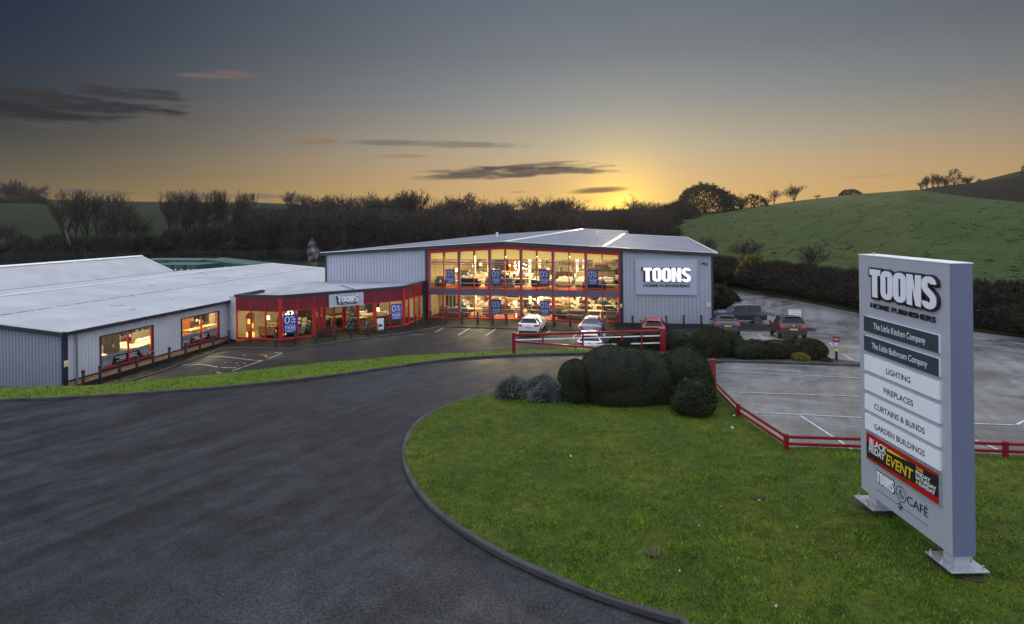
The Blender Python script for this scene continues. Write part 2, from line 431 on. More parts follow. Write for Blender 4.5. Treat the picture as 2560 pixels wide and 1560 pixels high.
# asphalt: wet, patched, with grit
def asphalt(name, base, r0, r1, patch=.35, spec=.4):
    m = bpy.data.materials.new(name); m.use_nodes = True
    n = m.node_tree.nodes; l = m.node_tree.links; b = n['Principled BSDF']
    g = n.new('ShaderNodeNewGeometry')
    def noise_(sc, d=5, r=.6, vec=None, dist=0):
        z = n.new('ShaderNodeTexNoise'); z.inputs['Scale'].default_value = sc; z.inputs['Detail'].default_value = d; z.inputs['Roughness'].default_value = r
        z.inputs['Distortion'].default_value = dist
        l.new(vec or g.outputs['Position'], z.inputs['Vector']); return z.outputs['Fac']
    def mr(v, a, b_, c, d):
        q = n.new('ShaderNodeMapRange'); l.new(v, q.inputs['Value'])
        q.inputs['From Min'].default_value = a; q.inputs['From Max'].default_value = b_; q.inputs['To Min'].default_value = c; q.inputs['To Max'].default_value = d
        return q.outputs[0]
    def mul(a, c):
        q = n.new('ShaderNodeMath'); q.operation = 'MULTIPLY'; l.new(a, q.inputs[0])
        if isinstance(c, float): q.inputs[1].default_value = c
        else: l.new(c, q.inputs[1])
        return q.outputs[0]
    rot_ = n.new('ShaderNodeVectorRotate'); rot_.rotation_type = 'Z_AXIS'; rot_.inputs['Angle'].default_value = rad(-66); l.new(g.outputs['Position'], rot_.inputs['Vector'])
    mp = n.new('ShaderNodeMapping'); l.new(rot_.outputs[0], mp.inputs[0]); mp.inputs['Scale'].default_value = (.10, 1.7, 1)
    streak = noise_(1.0, 4, .6, mp.outputs[0])
    big = noise_(.22, 6, .62, dist=.6); mid = noise_(1.6, 5, .6); grit = noise_(70, 2, .8); grit2 = noise_(22, 3, .8)
    v = mul(mul(mul(mr(big, .32, .68, 1-patch, 1+patch), mr(mid, .3, .7, .7, 1.3)), mul(mr(grit, .35, .7, .55, 1.7), mr(grit2, .35, .65, .55, 1.6))), mr(streak, .35, .65, .85, 1.15))
    vo = n.new('ShaderNodeTexVoronoi'); vo.feature = 'DISTANCE_TO_EDGE'; vo.inputs['Scale'].default_value = .16
    dv = n.new('ShaderNodeVectorMath'); dv.operation = 'ADD'
    nz_ = n.new('ShaderNodeTexNoise'); nz_.inputs['Scale'].default_value = .5; nz_.inputs['Detail'].default_value = 6; l.new(g.outputs['Position'], nz_.inputs['Vector'])
    l.new(g.outputs['Position'], dv.inputs[0]); l.new(nz_.outputs['Color'], dv.inputs[1]); l.new(dv.outputs[0], vo.inputs['Vector'])
    crack = mr(vo.outputs['Distance'], .0, .004, .78, 1.0)
    v = mul(v, crack)
    cm = n.new('ShaderNodeMix'); cm.data_type = 'RGBA'; cm.blend_type = 'MULTIPLY'; cm.inputs[0].default_value = 1
    cm.inputs[6].default_value = base; l.new(v, cm.inputs[7]); l.new(cm.outputs[2], b.inputs['Base Color'])
    wet = n.new('ShaderNodeMath'); wet.operation = 'ADD'; l.new(mr(big, .35, .66, r0, r1), wet.inputs[0]); l.new(mr(streak, .3, .7, -.08, .08), wet.inputs[1])
    l.new(wet.outputs[0], b.inputs['Roughness']); sm_ = mul(mul(mul(mr(grit2, .34, .66, .35, 1.75), mr(grit, .35, .68, .5, 1.6)), mul(mr(streak, .33, .67, .82, 1.18), mr(mid, .3, .7, .75, 1.25))), spec); l.new(mul(sm_, crack), b.inputs['Specular IOR Level'])
    bp = n.new('ShaderNodeBump'); bp.inputs['Strength'].default_value = .35; bp.inputs['Distance'].default_value = .010
    l.new(noise_(45, 3, .7), bp.inputs['Height']); l.new(bp.outputs[0], b.inputs['Normal'])
    MATS[name] = m; return m
tar = asphalt('asphalt', (.0115,.012,.0155,1), .34, .50, .35, .36)
forem = asphalt('forecourt_tarmac', (.012,.0115,.013,1), .50, .75, .4, .16)
wettar = asphalt('wet_sheen_asphalt', (.088,.090,.098,1), .14, .56, .6, 1.2)  # pale base puts the sky's sheen into the colour; gloss is the wet
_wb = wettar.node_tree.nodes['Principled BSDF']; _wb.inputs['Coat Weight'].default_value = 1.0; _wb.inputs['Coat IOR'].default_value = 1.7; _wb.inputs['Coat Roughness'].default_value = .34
pave = asphalt('pavement_tarmac', (.008,.0075,.0075,1), .55, .8, .25, .1)
kerbm = pm('kerb_concrete', (.046,.045,.047), .75, var=.45, vs=1.5, bump=.4, bs=25)
linew = pm('line_white', (.42,.43,.46), .55, var=.35, vs=5)
liney = pm('line_yellow', (.42,.28,.03), .6, var=.35, vs=5)

def grassmat(name, c1, c2, c3, s1=.35, s2=3.0, rough=.75, isl=False, lo=.35, hi=1.75):
    m = bpy.data.materials.new(name); m.use_nodes = True
    n = m.node_tree.nodes; l = m.node_tree.links; b = n['Principled BSDF']; b.inputs['Roughness'].default_value = rough; b.inputs['Specular IOR Level'].default_value = .08
    g = n.new('ShaderNodeNewGeometry')
    def nzz(s, d=5):
        z = n.new('ShaderNodeTexNoise'); z.inputs['Scale'].default_value = s; z.inputs['Detail'].default_value = d; z.inputs['Roughness'].default_value = .65; l.new(g.outputs['Position'], z.inputs['Vector'])
        q = n.new('ShaderNodeMapRange'); q.inputs['From Min'].default_value = .34; q.inputs['From Max'].default_value = .66; l.new(z.outputs['Fac'], q.inputs['Value']); return q.outputs[0]
    m1 = n.new('ShaderNodeMix'); m1.data_type = 'RGBA'; l.new(nzz(s1), m1.inputs[0]); m1.inputs[6].default_value = c1; m1.inputs[7].default_value = c2
    m2 = n.new('ShaderNodeMix'); m2.data_type = 'RGBA'; l.new(m1.outputs[2], m2.inputs[6]); m2.inputs[7].default_value = c3
    k = n.new('ShaderNodeMath'); k.operation = 'MULTIPLY'; l.new(nzz(s2), k.inputs[0]); k.inputs[1].default_value = .75; l.new(k.outputs[0], m2.inputs[0])
    res = m2.outputs[2]
    if isl:
        q = n.new('ShaderNodeMix'); q.data_type = 'RGBA'; q.blend_type = 'MULTIPLY'; q.inputs[0].default_value = 1; l.new(res, q.inputs[6])
        r_ = n.new('ShaderNodeMapRange'); r_.inputs['To Min'].default_value = lo; r_.inputs['To Max'].default_value = hi; l.new(g.outputs['Random Per Island'], r_.inputs['Value']); l.new(r_.outputs[0], q.inputs[7]); res = q.outputs[2]
    l.new(res, b.inputs['Base Color'])
    MATS[name] = m; return m
turf = grassmat('turf', (.050,.080,.010,1), (.105,.125,.016,1), (.022,.036,.008,1), .45, 2.6)
bladem = grassmat('grass_blades', (.070,.165,.010,1), (.185,.275,.018,1), (.026,.070,.008,1), .5, 5.0, .7, True)
vergeblade = grassmat('verge_blades', (.095,.16,.015,1), (.165,.215,.022,1), (.04,.08,.010,1), .45, 3.0, .7, True)
stripturf = grassmat('strip_turf', (.09,.145,.014,1), (.14,.18,.018,1), (.045,.085,.010,1))
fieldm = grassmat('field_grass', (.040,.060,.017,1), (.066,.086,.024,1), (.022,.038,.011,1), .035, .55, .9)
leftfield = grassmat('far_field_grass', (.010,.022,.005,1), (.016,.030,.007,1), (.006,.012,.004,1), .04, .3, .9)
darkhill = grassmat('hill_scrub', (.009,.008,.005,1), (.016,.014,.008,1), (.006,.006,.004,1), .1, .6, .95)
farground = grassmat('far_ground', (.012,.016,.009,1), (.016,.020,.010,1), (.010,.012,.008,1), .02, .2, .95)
yardm = asphalt('yard_tarmac', (.040,.040,.048,1), .5, .7)

# ------------------------------------------------------------------ ground sheets
def grid_mesh(name, xs, ys, fz, mat, kind='structure', smooth=True):
    nx, ny = len(xs), len(ys)
    v = [(x, y, fz(x, y)) for y in ys for x in xs]
    f = [(j*nx+i, j*nx+i+1, (j+1)*nx+i+1, (j+1)*nx+i) for j in range(ny-1) for i in range(nx-1)]
    me = bpy.data.meshes.new(name); me.from_pydata(v, [], f); me.materials.append(mat)
    if smooth: me.polygons.foreach_set('use_smooth', [True]*len(me.polygons))
    return link(name, me, None, kind)
fx_ = [-640, -500, -350, -250, -180, -130, -100, -85, -70, -58] + list(range(-50, 51, 10)) + [58, 70, 90, 130, 200, 300, 400, 480]
fy_ = [-150, -60, -20, 0] + list(range(10, 131, 10)) + [140, 160, 190, 230, 300, 400, 500, 610]
def fgz(x, y):
    if -58 < x < 50 and -5 < y < 128: return -1.6
    return -.45 + (2.5 if y < 10 else 0)
grid_mesh('ground', fx_, fy_, fgz, farground)
xs = list(np.arange(-60, 52.1, .8)); ys = list(np.arange(2, 130.1, .8))
grid_mesh('car_park', xs, ys, H, tar)
# wetter tarmac on the right hand side, laid as a sheet on the same levels
def sheet(name, pts, mat, dz, res=.8, kind='structure', parent=None, edge=.6, noisez=0.):
    """a sheet following the site levels inside the outline pts (plan)"""
    b = []
    for i, p in enumerate(pts):
        q = pts[(i+1) % len(pts)]; L = math.hypot(q[0]-p[0], q[1]-p[1]); k = max(1, int(L/edge))
        b += [Vector((p[0]+(q[0]-p[0])*j/k, p[1]+(q[1]-p[1])*j/k)) for j in range(k)]
    nb = len(b)
    poly = [(p.x, p.y) for p in b]
    x0, x1 = min(p[0] for p in poly), max(p[0] for p in poly); y0, y1 = min(p[1] for p in poly), max(p[1] for p in poly)
    gx, gy = np.meshgrid(np.arange(x0, x1, res), np.arange(y0, y1, res)); P = np.c_[gx.ravel(), gy.ravel()]
    ins = inside(P, poly); inner = [Vector((a, c)) for a, c in P[ins] if min((a-q[0])**2+(c-q[1])**2 for q in poly) > (res*.45)**2]
    vs_, es_, fs_, _, _, _ = delaunay_2d_cdt(b+inner, [(i, (i+1) % nb) for i in range(nb)], [list(range(nb))], 1, 1e-5)
    me = bpy.data.meshes.new(name)
    me.from_pydata([(v.x, v.y, H(v.x, v.y)+dz+(noisez*noise.noise(Vector((v.x*.7, v.y*.7, 0))) if noisez else 0)) for v in vs_], [], [tuple(f) for f in fs_])
    me.materials.append(mat); me.polygons.foreach_set('use_smooth', [True]*len(me.polygons))
    bm = bmesh.new(); bm.from_mesh(me); bmesh.ops.recalc_face_normals(bm, faces=bm.faces)
    if sum(f.normal.z for f in bm.faces) < 0: bmesh.ops.reverse_faces(bm, faces=bm.faces)
    bm.to_mesh(me); bm.free()
    return link(name, me, parent, kind), poly
def inside(P, poly):
    x, y = P[:, 0], P[:, 1]; r = np.zeros(len(P), bool); n = len(poly)
    for i in range(n):
        x1, y1 = poly[i]; x2, y2 = poly[(i+1) % n]
        c = ((y1 > y) != (y2 > y)) & (x < (x2-x1)*(y-y1)/((y2-y1) if y2 != y1 else 1e-9)+x1)
        r ^= c
    return r
def kerb(name, pts, w, h, mat, kind='structure', base=0.0, step=.5, seed=1):
    """stone kerb swept along plan points; h above the levels"""
    P = []
    for i in range(len(pts)-1):
        p, q = Vector(pts[i][:2]), Vector(pts[i+1][:2]); k = max(1, int((q-p).length/step))
        P += [p+(q-p)*j/k for j in range(k)]
    P.append(Vector(pts[-1][:2]))
    mb = MB(); rows = []
    for i, p in enumerate(P):
        d = (P[min(i+1, len(P)-1)]-P[max(i-1, 0)]).normalized(); nn = Vector((-d.y, d.x))
        jt = -.018 if i % 2 == 0 and step < .6 else 0
        z = H(p.x, p.y)+base+jt*0; jz = .008*noise.noise(Vector((p.x*3, p.y*3, seed)))
        rows.append([(p.x+nn.x*a, p.y+nn.y*a, z+b_) for a, b_ in ((-w/2, -.15), (-w/2, h-.02+jz), (-w/2+.02, h+jz), (w/2-.02, h+jz), (w/2, h-.02+jz), (w/2, -.15))])
    for a, b_ in zip(rows, rows[1:]):
        for j in range(5): mb.poly([a[j], a[j+1], b_[j+1], b_[j]])
    mb.poly(rows[0]); mb.poly(rows[-1])
    return link(name, mb.mesh(name, mat), None, kind)
def smoothpts(pts, it=2):
    for _ in range(it):
        q = [pts[0]]
        for a, b in zip(pts, pts[1:]): q += [a*.75+b*.25, a*.25+b*.75]
        q.append(pts[-1]); pts = q
    return pts
K = 2560/2464
def onl(L, dz=0.): return [on(x*K, y*K, dz) for x, y in L]

# island lawn: kerb outline read clockwise from behind the silver shrubs
lawn_edge = onl([(1290, 925), (1200, 945), (1120, 964), (1060, 985), (1012, 1012), (985, 1045), (972, 1080), (972, 1110), (984, 1150), (1012, 1195), (1060, 1245), (1150, 1308), (1250, 1362), (1400, 1425), (1550, 1476), (1640, 1500)], .0)
lawn_edge = smoothpts([Vector((p.x, p.y)) for p in lawn_edge], 2)
lawn_edge += [Vector((3.3, 8.6)), Vector((6.5, 7.0)), Vector((12, 5.0))]
rail_px = [(1776, 958), (1790, 985), (1846, 1046), (1966, 1130), (2151, 1135), (2514, 1150), (2760, 1160)]
rail_pts = [on(*p) for p in rail_px]
lawn_poly = [(p.x, p.y) for p in lawn_edge] + [(26, 5), (26, rail_pts[-1].y+.15)] + [(p.x+.12, p.y+.2) for p in rail_pts[::-1]] + [(9.6, 29.6), (6.5, 30.6), (3.2, 30.2)]
lawn_o, lawn_poly = sheet('lawn', lawn_poly, turf, .09, .45, noisez=.05)
kerb('lawn_kerb', lawn_edge, .13, .11, kerbm, seed=2)
# grass strip between the road and the lower car park
sk = onl([(-120, 972), (0, 966), (100, 963), (200, 958), (300, 952), (400, 945), (500, 938), (600, 929), (750, 913), (850, 900), (950, 885), (1050, 870), (1150, 861), (1250, 856), (1330, 854), (1420, 852)])
sk = smoothpts([Vector((p.x, p.y)) for p in sk], 2)
su = [Vector((x, float(np.interp(x, SX, SY))+.1)) for x in np.arange(-36, 12.1, 1.0)]
sk = [Vector((-40, sk[0].y-.3))] + sk + [Vector((12, 34.9))]
strip_poly = [(p.x, p.y) for p in sk] + [(p.x, p.y) for p in su[::-1]] + [(-40, 27.6)]
strip_o, strip_poly = sheet('grass_verge', strip_poly, stripturf, .10, .5, noisez=.06)
kerb('verge_kerb', sk, .14, .12, kerbm, seed=5)
# bank falling from the verge to the car park
bank = [(p.x, p.y+.02) for p in su] + [(p.x+.1, p.y+3.5) for p in su[::-1]]
sheet('grass_bank', bank, turf, .06, .7)
# wet tarmac with painted sheen at the right: parking bays beside the rail and the service road
wet_poly = [(8.2, 30.8), (7.6, 27.5), (7.2, 24.5), (7.0, 21.5), (7.0, 19.0), (7.4, 17.2), (26, 16.6), (45, 18), (45, 40), (38, 60), (33, 78), (28, 100), (24, 118), (20.5, 118), (18.6, 60), (17.2, 47.0), (13.2, 47.2), (12.5, 39), (11.5, 33)]
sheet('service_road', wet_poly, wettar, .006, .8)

# planted island with hedges between the roads
isl = [on(*p) for p in ((1590, 902), (1700, 905), (1800, 906), (1900, 908), (2000, 911), (2060, 913), (2180, 917))]
isl_front = [Vector((p.x, p.y)) for p in isl]
isl_poly = [(p.x, p.y) for p in isl_front] + [(isl_front[-1].x-.3, isl_front[-1].y+1.0)] + [(p.x+.3, p.y+2.6+(2.2 if p.x < 11 else 0)) for p in isl_front[-2:0:-1]] + [(isl_front[0].x, isl_front[0].y+3.6)]
sheet('planting_bed', isl_poly, soil, .10, .6)
kerb('bed_kerb', isl_front, .14, .13, kerbm, seed=8)

# dry forecourt of the lower car park
sheet('forecourt', [(p.x, p.y+3.2) for p in su if p.x < 9.6] + [(11.5, 46), (16.5, 48), (17.4, 52), (-8, 58.5), (-30, 56), (-30, 32)], forem, .005, .8)
# pavement along the shop front, with a kerb
pv = [G(-42, -26.6), G(-37.2, -26.6), G(-37.3, -15.6), G(-35.2, -15.6), G(-31.5, -15.2), G(-24.6, -6.6), G(-23.6, -4.4), G(0.6, -4.2), G(7.4, -3.6), G(7.7, -2.3), G(6.7, .2), G(0.5, .9), G(-.2, 6), G(-3, 6), G(-42, 3)]
pvp = [(p.x, p.y) for p in pv]
sheet('pavement', pvp, pave, .09, .8)
kerb('pavement_kerb', [Vector((p.x, p.y)) for p in pv[1:12]], .14, .10, kerbm, seed=9)

# ------------------------------------------------------------------ painted markings
def strip_line(mb, p, q, w, dz=.012):
    p, q = Vector(p[:2]), Vector(q[:2]); d = q-p; k = max(1, int(d.length/.7)); d.normalize(); nn = Vector((-d.y, d.x))*(w/2)
    pr = None
    for i in range(k+1):
        c = p+(q-p)*i/k
        a, b = c-nn, c+nn
        r = ((a.x, a.y, H(a.x, a.y)+dz), (b.x, b.y, H(b.x, b.y)+dz))
        if pr: mb.poly([pr[0], pr[1], r[1], r[0]])
        pr = r
def px_line(mb, a, b, w, dz=.012):
    p, q = on(*a), on(*b)
    if (p-q).length < 14 and abs(p.z-q.z) < .8: strip_line(mb, p, q, w, dz)
mw = MB()
zb = lambda x, y: (230+x/5.029, 750+y/5.029)
for a, b in (((480, 1052), (1080, 1078)), ((790, 925), (1400, 968)), ((1490, 965), (1570, 968)), ((1130, 818), (1580, 846)), ((1620, 850), (1820, 854)), ((1440, 720), (2045, 760)), ((2060, 762), (2160, 764)), ((2290, 662), (2392, 668))):
    px_line(mw, zb(*a), zb(*b), .085)
for a, b in (((1300, 1062), (1720, 905)), ((1770, 890), (1885, 850)), ((1900, 843), (2150, 762)), ((2215, 742), (2392, 668))):
    px_line(mw, zb(*a), zb(*b), .085)
z3 = lambda x, y: (1000+x/4.107, 560+y/4.107)
for a, b in (((362, 1112), (448, 1068)), ((595, 1143), (720, 1068)), ((882, 1146), (985, 1079)), ((1205, 1126), (1240, 1092)), ((1505, 1124), (1540, 1092)), ((1775, 1170), (1825, 1100)), ((2095, 1160), (2120, 1118)), ((100, 1137), (248, 1137))):
    px_line(mw, z3(*a), z3(*b), .09)
z5 = lambda x, y: (1780+x/5.78, 720+y/5.78)
for a, b in (((665, 672), (790, 752)), ((1195, 705), (1275, 752)), ((1895, 955), (2035, 1050)), ((1700, 790), (1745, 830))):
    px_line(mw, z5(*a), z5(*b), .1, .02)
px_line(mw, (1785, 928), (2150, 946), .09, .02); px_line(mw, (1830, 981), (2150, 992), .09, .02)
px_line(mw, (1884, 1032), (2151, 1045), .1, .02); px_line(mw, (2000, 1040), (2130, 1124), .1, .02)
px_line(mw, (2434, 1060), (2545, 1064), .1, .02); px_line(mw, (2540, 1064), (2575, 1045), .1, .02); px_line(mw, (2437, 1101), (2510, 1132), .1, .02)
px_line(mw, (2434, 842), (2490, 851), .09, .02); px_line(mw, (2512, 853), (2562, 862), .09, .02); px_line(mw, (2470, 830), (2520, 829), .09, .02); px_line(mw, (2434, 813), (2550, 826), .09, .02)
px_line(mw, (1884, 724), (1960, 745), .08, .02); px_line(mw, (1960, 748), (2146, 786), .08, .02)
link('road_markings', mw.mesh('road_markings', linew), None, 'structure')
my = MB()
for a, b in (((490, 1112), (600, 1064)), ((640, 1110), (775, 1072)), ((880, 1098), (965, 1080))): px_line(my, zb(*a), zb(*b), .09)
def blot(cx_, cy_, w, h):
    p = on(*zb(cx_, cy_)); q = on(*zb(cx_+w/2, cy_)); r_ = (q-p).length
    pts = []
    for i in range(9):
        a = 2*math.pi*i/9; k = r_*(.8+.5*rnd.random())
        x, y = p.x+math.cos(a)*k, p.y+math.sin(a)*k*.9; pts.append((x, y, H(x, y)+.014))
    my.poly(pts)
for x, y, w in ((1070, 1008, 55), (1130, 1010, 25), (1205, 1022, 40), (1232, 1033, 45), (1300, 1022, 30), (1490, 895, 26), (1565, 892, 24), (1595, 915, 50), (1680, 788, 30), (1750, 792, 22), (1815, 797, 35), (1920, 797, 35), (1840, 825, 26), (1915, 695, 42)): blot(x, y, w, 0)
arc = [on(*zb(2105+50*(1-math.cos(t_))-10, 700-14*math.sin(t_*1.0)+t_*4)) for t_ in np.linspace(.2, 3.4, 9)]
for a, b in zip(arc, arc[1:]): strip_line(my, a, b, .12)
link('yellow_markings', my.mesh('yellow_markings', liney), None, 'structure')

# ------------------------------------------------------------------ hills and fields beyond (lofts between two lines in the landscape)
def loft(name, lower, upper, mat, n=18, over=60, drop=14, bump=0.8, bulge=.0):
    rows = []
    m = len(lower)
    for j in range(n+1):
        s = j/n; e = s
        rows.append([Vector(lower[i]).lerp(Vector(upper[i]), s) + Vector((0, 0, bulge*math.sin(math.pi*s)*(upper[i][2]-lower[i][2]) + bump*noise.noise(Vector((i*.9, j*.8, 3)))*math.sin(math.pi*s))) for i in range(m)])
    for k in (.5, 1): rows.append([Vector(upper[i]) + (Vector(upper[i])-Vector((0, 0, upper[i][2]))).normalized()*over*k - Vector((0, 0, drop*k*k)) for i in range(m)])
    v = [tuple(p) for r in rows for p in r]; f = [(j*m+i, j*m+i+1, (j+1)*m+i+1, (j+1)*m+i) for j in range(len(rows)-1) for i in range(m-1)]
    me = bpy.data.meshes.new(name); me.from_pydata(v, [], f); me.materials.append(mat); me.polygons.foreach_set('use_smooth', [True]*len(me.polygons))
    return link(name, me, None, 'structure')
def dens(L, k=4):
    o = []
    for a, b in zip(L, L[1:]): o += [tuple(np.array(a)+(np.array(b)-np.array(a))*i/k) for i in range(k)]
    return o+[L[-1]]
def lowp(px, Y, z): p = at(px, 600, Y); return (p.x, Y, z)
low_r = [lowp(1450, 175, .5), lowp(1560, 150, .8), lowp(1690, 122, 1.0), lowp(1790, 100, 1.5), lowp(1873, 84, 1.7), lowp(2006, 71, 1.8), lowp(2147, 62, 2.0), lowp(2290, 53, 2.8), lowp(2434, 47, 2.8), lowp(2560, 43.5, 2.8), lowp(2900, 34, 2.8), lowp(3400, 27, 2.8)]
up_r = [at(1450, 578, 215), at(1560, 566, 215), at(1690, 543, 220), at(1790, 528, 225), at(1873, 519, 230), at(2006, 500, 245), at(2147, 485, 255), at(2290, 474, 260), at(2434, 494, 255), at(2560, 506, 245), at(2900, 500, 215), at(3400, 480, 180)]
loft('field', dens(low_r), dens([tuple(p) for p in up_r]), fieldm, 24, 120, 20, .7, .05)
low_h = [lowp(2240, 262, 12), lowp(2340, 256, 14), lowp(2434, 250, 14), lowp(2560, 240, 12), lowp(2900, 210, 12), lowp(3400, 176, 12)]
up_h = [at(2240, 486, 330), at(2330, 468, 330), at(2434, 456, 325), at(2560, 425, 315), at(2900, 330, 290), at(3400, 260, 260)]
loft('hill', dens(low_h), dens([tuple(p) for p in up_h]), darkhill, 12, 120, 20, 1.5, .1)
low_l = [lowp(-600, 190, 1), lowp(-100, 195, 1.5), lowp(100, 200, 1.5), lowp(330, 205, 1.5), lowp(650, 215, 1.5), lowp(760, 220, 1)]
up_l = [at(-600, 470, 420), at(-100, 494, 425), at(100, 498, 430), at(330, 504, 430), at(650, 506, 440), at(760, 512, 440)]
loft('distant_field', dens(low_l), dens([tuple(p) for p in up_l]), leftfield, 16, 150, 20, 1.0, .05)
low_c = [lowp(600, 215, .5), lowp(900, 225, .5), lowp(1200, 235, .5), lowp(1500, 235, .5), lowp(1720, 230, .5)]
up_c = [at(600, 520, 350), at(900, 524, 350), at(1200, 524, 350), at(1500, 526, 350), at(1720, 530, 340)]
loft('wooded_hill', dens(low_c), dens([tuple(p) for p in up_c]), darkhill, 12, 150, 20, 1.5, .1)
# tarmac yard behind the sheds
yd = MB(); yd.poly([tuple(at(x, 600, Y)[:2])+(-.38,) for x, Y in ((300, 84), (420, 140), (640, 128), (900, 128), (900, 100), (560, 92))])
link('yard', yd.mesh('yard', yardm), None, 'structure')
# ------------------------------------------------------------------ buildings (grid: x along the big front, y away from the camera)
def corr(mb, P, Q, zb_, zt, nrm, pitch=.33, dep=.035, frac=.72):
    """profiled sheet wall from P to Q (plan), zb_/zt functions of distance"""
    P, Q = Vector(P), Vector(Q); d = Q-P; L = d.length; d /= L; nv = Vector(nrm)
    k = max(1, round(L/pitch)); pts = []
    for i in range(k):
        a = i*L/k; p_ = L/k
        pts += [(a, 0), (a+p_*frac, 0), (a+p_*(frac+.06), -dep), (a+p_*.94, -dep)]
    pts.append((L, 0))
    for (s0, o0), (s1, o1) in zip(pts, pts[1:]):
        a = P+d*s0+nv*o0; b = P+d*s1+nv*o1
        mb.poly([(a.x, a.y, zb_(s0)), (b.x, b.y, zb_(s1)), (b.x, b.y, zt(s1)), (a.x, a.y, zt(s0))])
def rslope(mb, E0, E1, R0, R1, pitch=.5, h=.03, w=.07, thick=.08):
    E0, E1, R0, R1 = map(Vector, (E0, E1, R0, R1)); L = (E1-E0).length; k = max(1, round(L/pitch))
    for i in range(k):
        ts = [i/k, (i+1-w/pitch*2.2)/k, (i+1-w/pitch*1.6)/k, (i+1-w/pitch*.5)/k, (i+1)/k]; hs = [0, 0, h, h, 0]
        for j in range(4):
            a, b = E0.lerp(E1, ts[j]), E0.lerp(E1, ts[j+1]); c, d = R0.lerp(R1, ts[j+1]), R0.lerp(R1, ts[j])
            u0, u1 = Vector((0, 0, hs[j])), Vector((0, 0, hs[j+1]))
            mb.poly([a+u0, b+u1, c+u1, d+u0])
    dn = Vector((0, 0, -thick)); mb.poly([E0+dn, R0+dn, R1+dn, E1+dn]); mb.poly([E0, E1, E1+dn, E0+dn])

# ---- the two-storey showroom
XL, XA = -37.3, -18.66
def wtop(x): return 6.12 + (1.0*(x-XL)/(XA-XL) if x < XA else 1.0*(0-x)/(0-XA))
show = thing('furniture_showroom', 'large two-storey grey metal showroom with red-framed glazed front', 'building', GR, GROT)
DB, DW, XS = 68.0, 44.0, -9.5
w = MB()
corr(w, (XL, 0), (-26.62, 0), lambda s: .02, lambda s: wtop(XL+s), (0, -1)); corr(w, (-7.72, 0), (0, 0), lambda s: .02, lambda s: wtop(-7.72+s), (0, -1))
corr(w, (0, 0), (0, DW), lambda s: .02, lambda s: 6.12, (1, 0)); corr(w, (0, DW), (XS, DW), lambda s: 0, lambda s: wtop(-s), (0, 1))
corr(w, (XS, DW), (XS, DB), lambda s: 0, lambda s: wtop(XS), (1, 0)); corr(w, (XS, DB), (XL, DB), lambda s: 0, lambda s: wtop(XS-s*(XS-XL)/(XS-XL)), (0, 1))
corr(w, (XL, DB), (XL, 0), lambda s: 0, lambda s: 6.12, (-1, 0))
part('wall', w, silver, show)
t_ = MB()
for q_ in ((-26.62, -26.32, -.06, .12, 0, wtop(-26.5)), (-8.0, -7.72, -.06, .12, 0, wtop(-7.9)), (-.13, .05, -.06, .1, 0, 6.1), (XL-.05, XL+.12, -.06, .1, 0, 6.1), (-7.7, -.14, -.06, .0, -.1, .06)):
    t_ = MB(); t_.box(*q_); part('corner_trim', t_, navy, show)
fa = MB()
for x0, x1 in ((XL-.35, XA), (XA, .35)):
    z0, z1 = wtop(max(x0, XL)) - (.02 if x0 < XL else 0), wtop(min(x1, 0)) - (.02 if x1 > 0 else 0)
    fa.prism([(x0, -.42, z0-.02), (x1, -.42, z1-.02), (x1, -.42, z1+.26), (x0, -.42, z0+.26)], (0, .42, 0))
part('fascia', fa, navy, show)
gt = MB(); gt.box(.05, .35, 0, DW, 6.08, 6.30); gt.box(XL-.35, XL-.05, 0, DB, 6.08, 6.30); part('gutter', gt, navy, show)
rf = MB(); zr, ze = 7.44, 6.38
def rz(x): return ze+(zr-ze)*(1-abs(x-XA)/(0.35-XA))
rslope(rf, (.35, -.45, ze), (.35, DW+.2, ze), (XS, -.45, rz(XS)), (XS, DW+.2, rz(XS)), 1.0, .03)
rslope(rf, (XS, -.45, rz(XS)), (XS, DB, rz(XS)), (XA, -.45, zr), (XA, DB, zr), 1.0, .03)
rslope(rf, (XL-.35, DB, ze), (XL-.35, -.45, ze), (XA, DB, zr), (XA, -.45, zr), 1.0, .03)
roof_o = part('roof', rf, roofb, show)
rc = MB(); rc.prism([(XA-.3, -.5, zr-.0), (XA, -.5, zr+.09), (XA+.3, -.5, zr-.0)], (0, DB+.5, 0)); part('ridge_cap', rc, ridgem, roof_o)
rs = MB(); rs.bar((XS+.1, .2, rz(XS)+.05), (XS+.1, DW, rz(XS)+.05), .3, .06); part('roof_flashing', rs, navy, roof_o)
for q_ in (((.36, -.45, ze+.005), (.36, DW+.2, ze+.005), .12, .13), ((XS, DW+.21, ze+.025), (.35, DW+.21, ze+.025), .12, .05), ((XL-.38, -.47, ze+.03), (XA, -.47, zr+.04), .05, .06), ((XA, -.47, zr+.04), (.4, -.47, ze+.03), .05, .06), ((.3, DW+.2, ze+.04), (XS, DW+.2, rz(XS)+.04), .08, .07), ((XS, DB, rz(XS)+.04), (XA, DB, zr+.04), .08, .07)):
    ve = MB(); ve.bar(*q_); part('verge_trim', ve, ridgem, roof_o)
for a, b in ((-12.5, 30), (-27, 30)):
    vt = MB(); vt.lathe([(.12, 0), (.12, .5), (.2, .52), (.2, .62), (.02, .7)], 10, (a, b, rz(a))); part('roof_vent', vt, white, roof_o, 40)
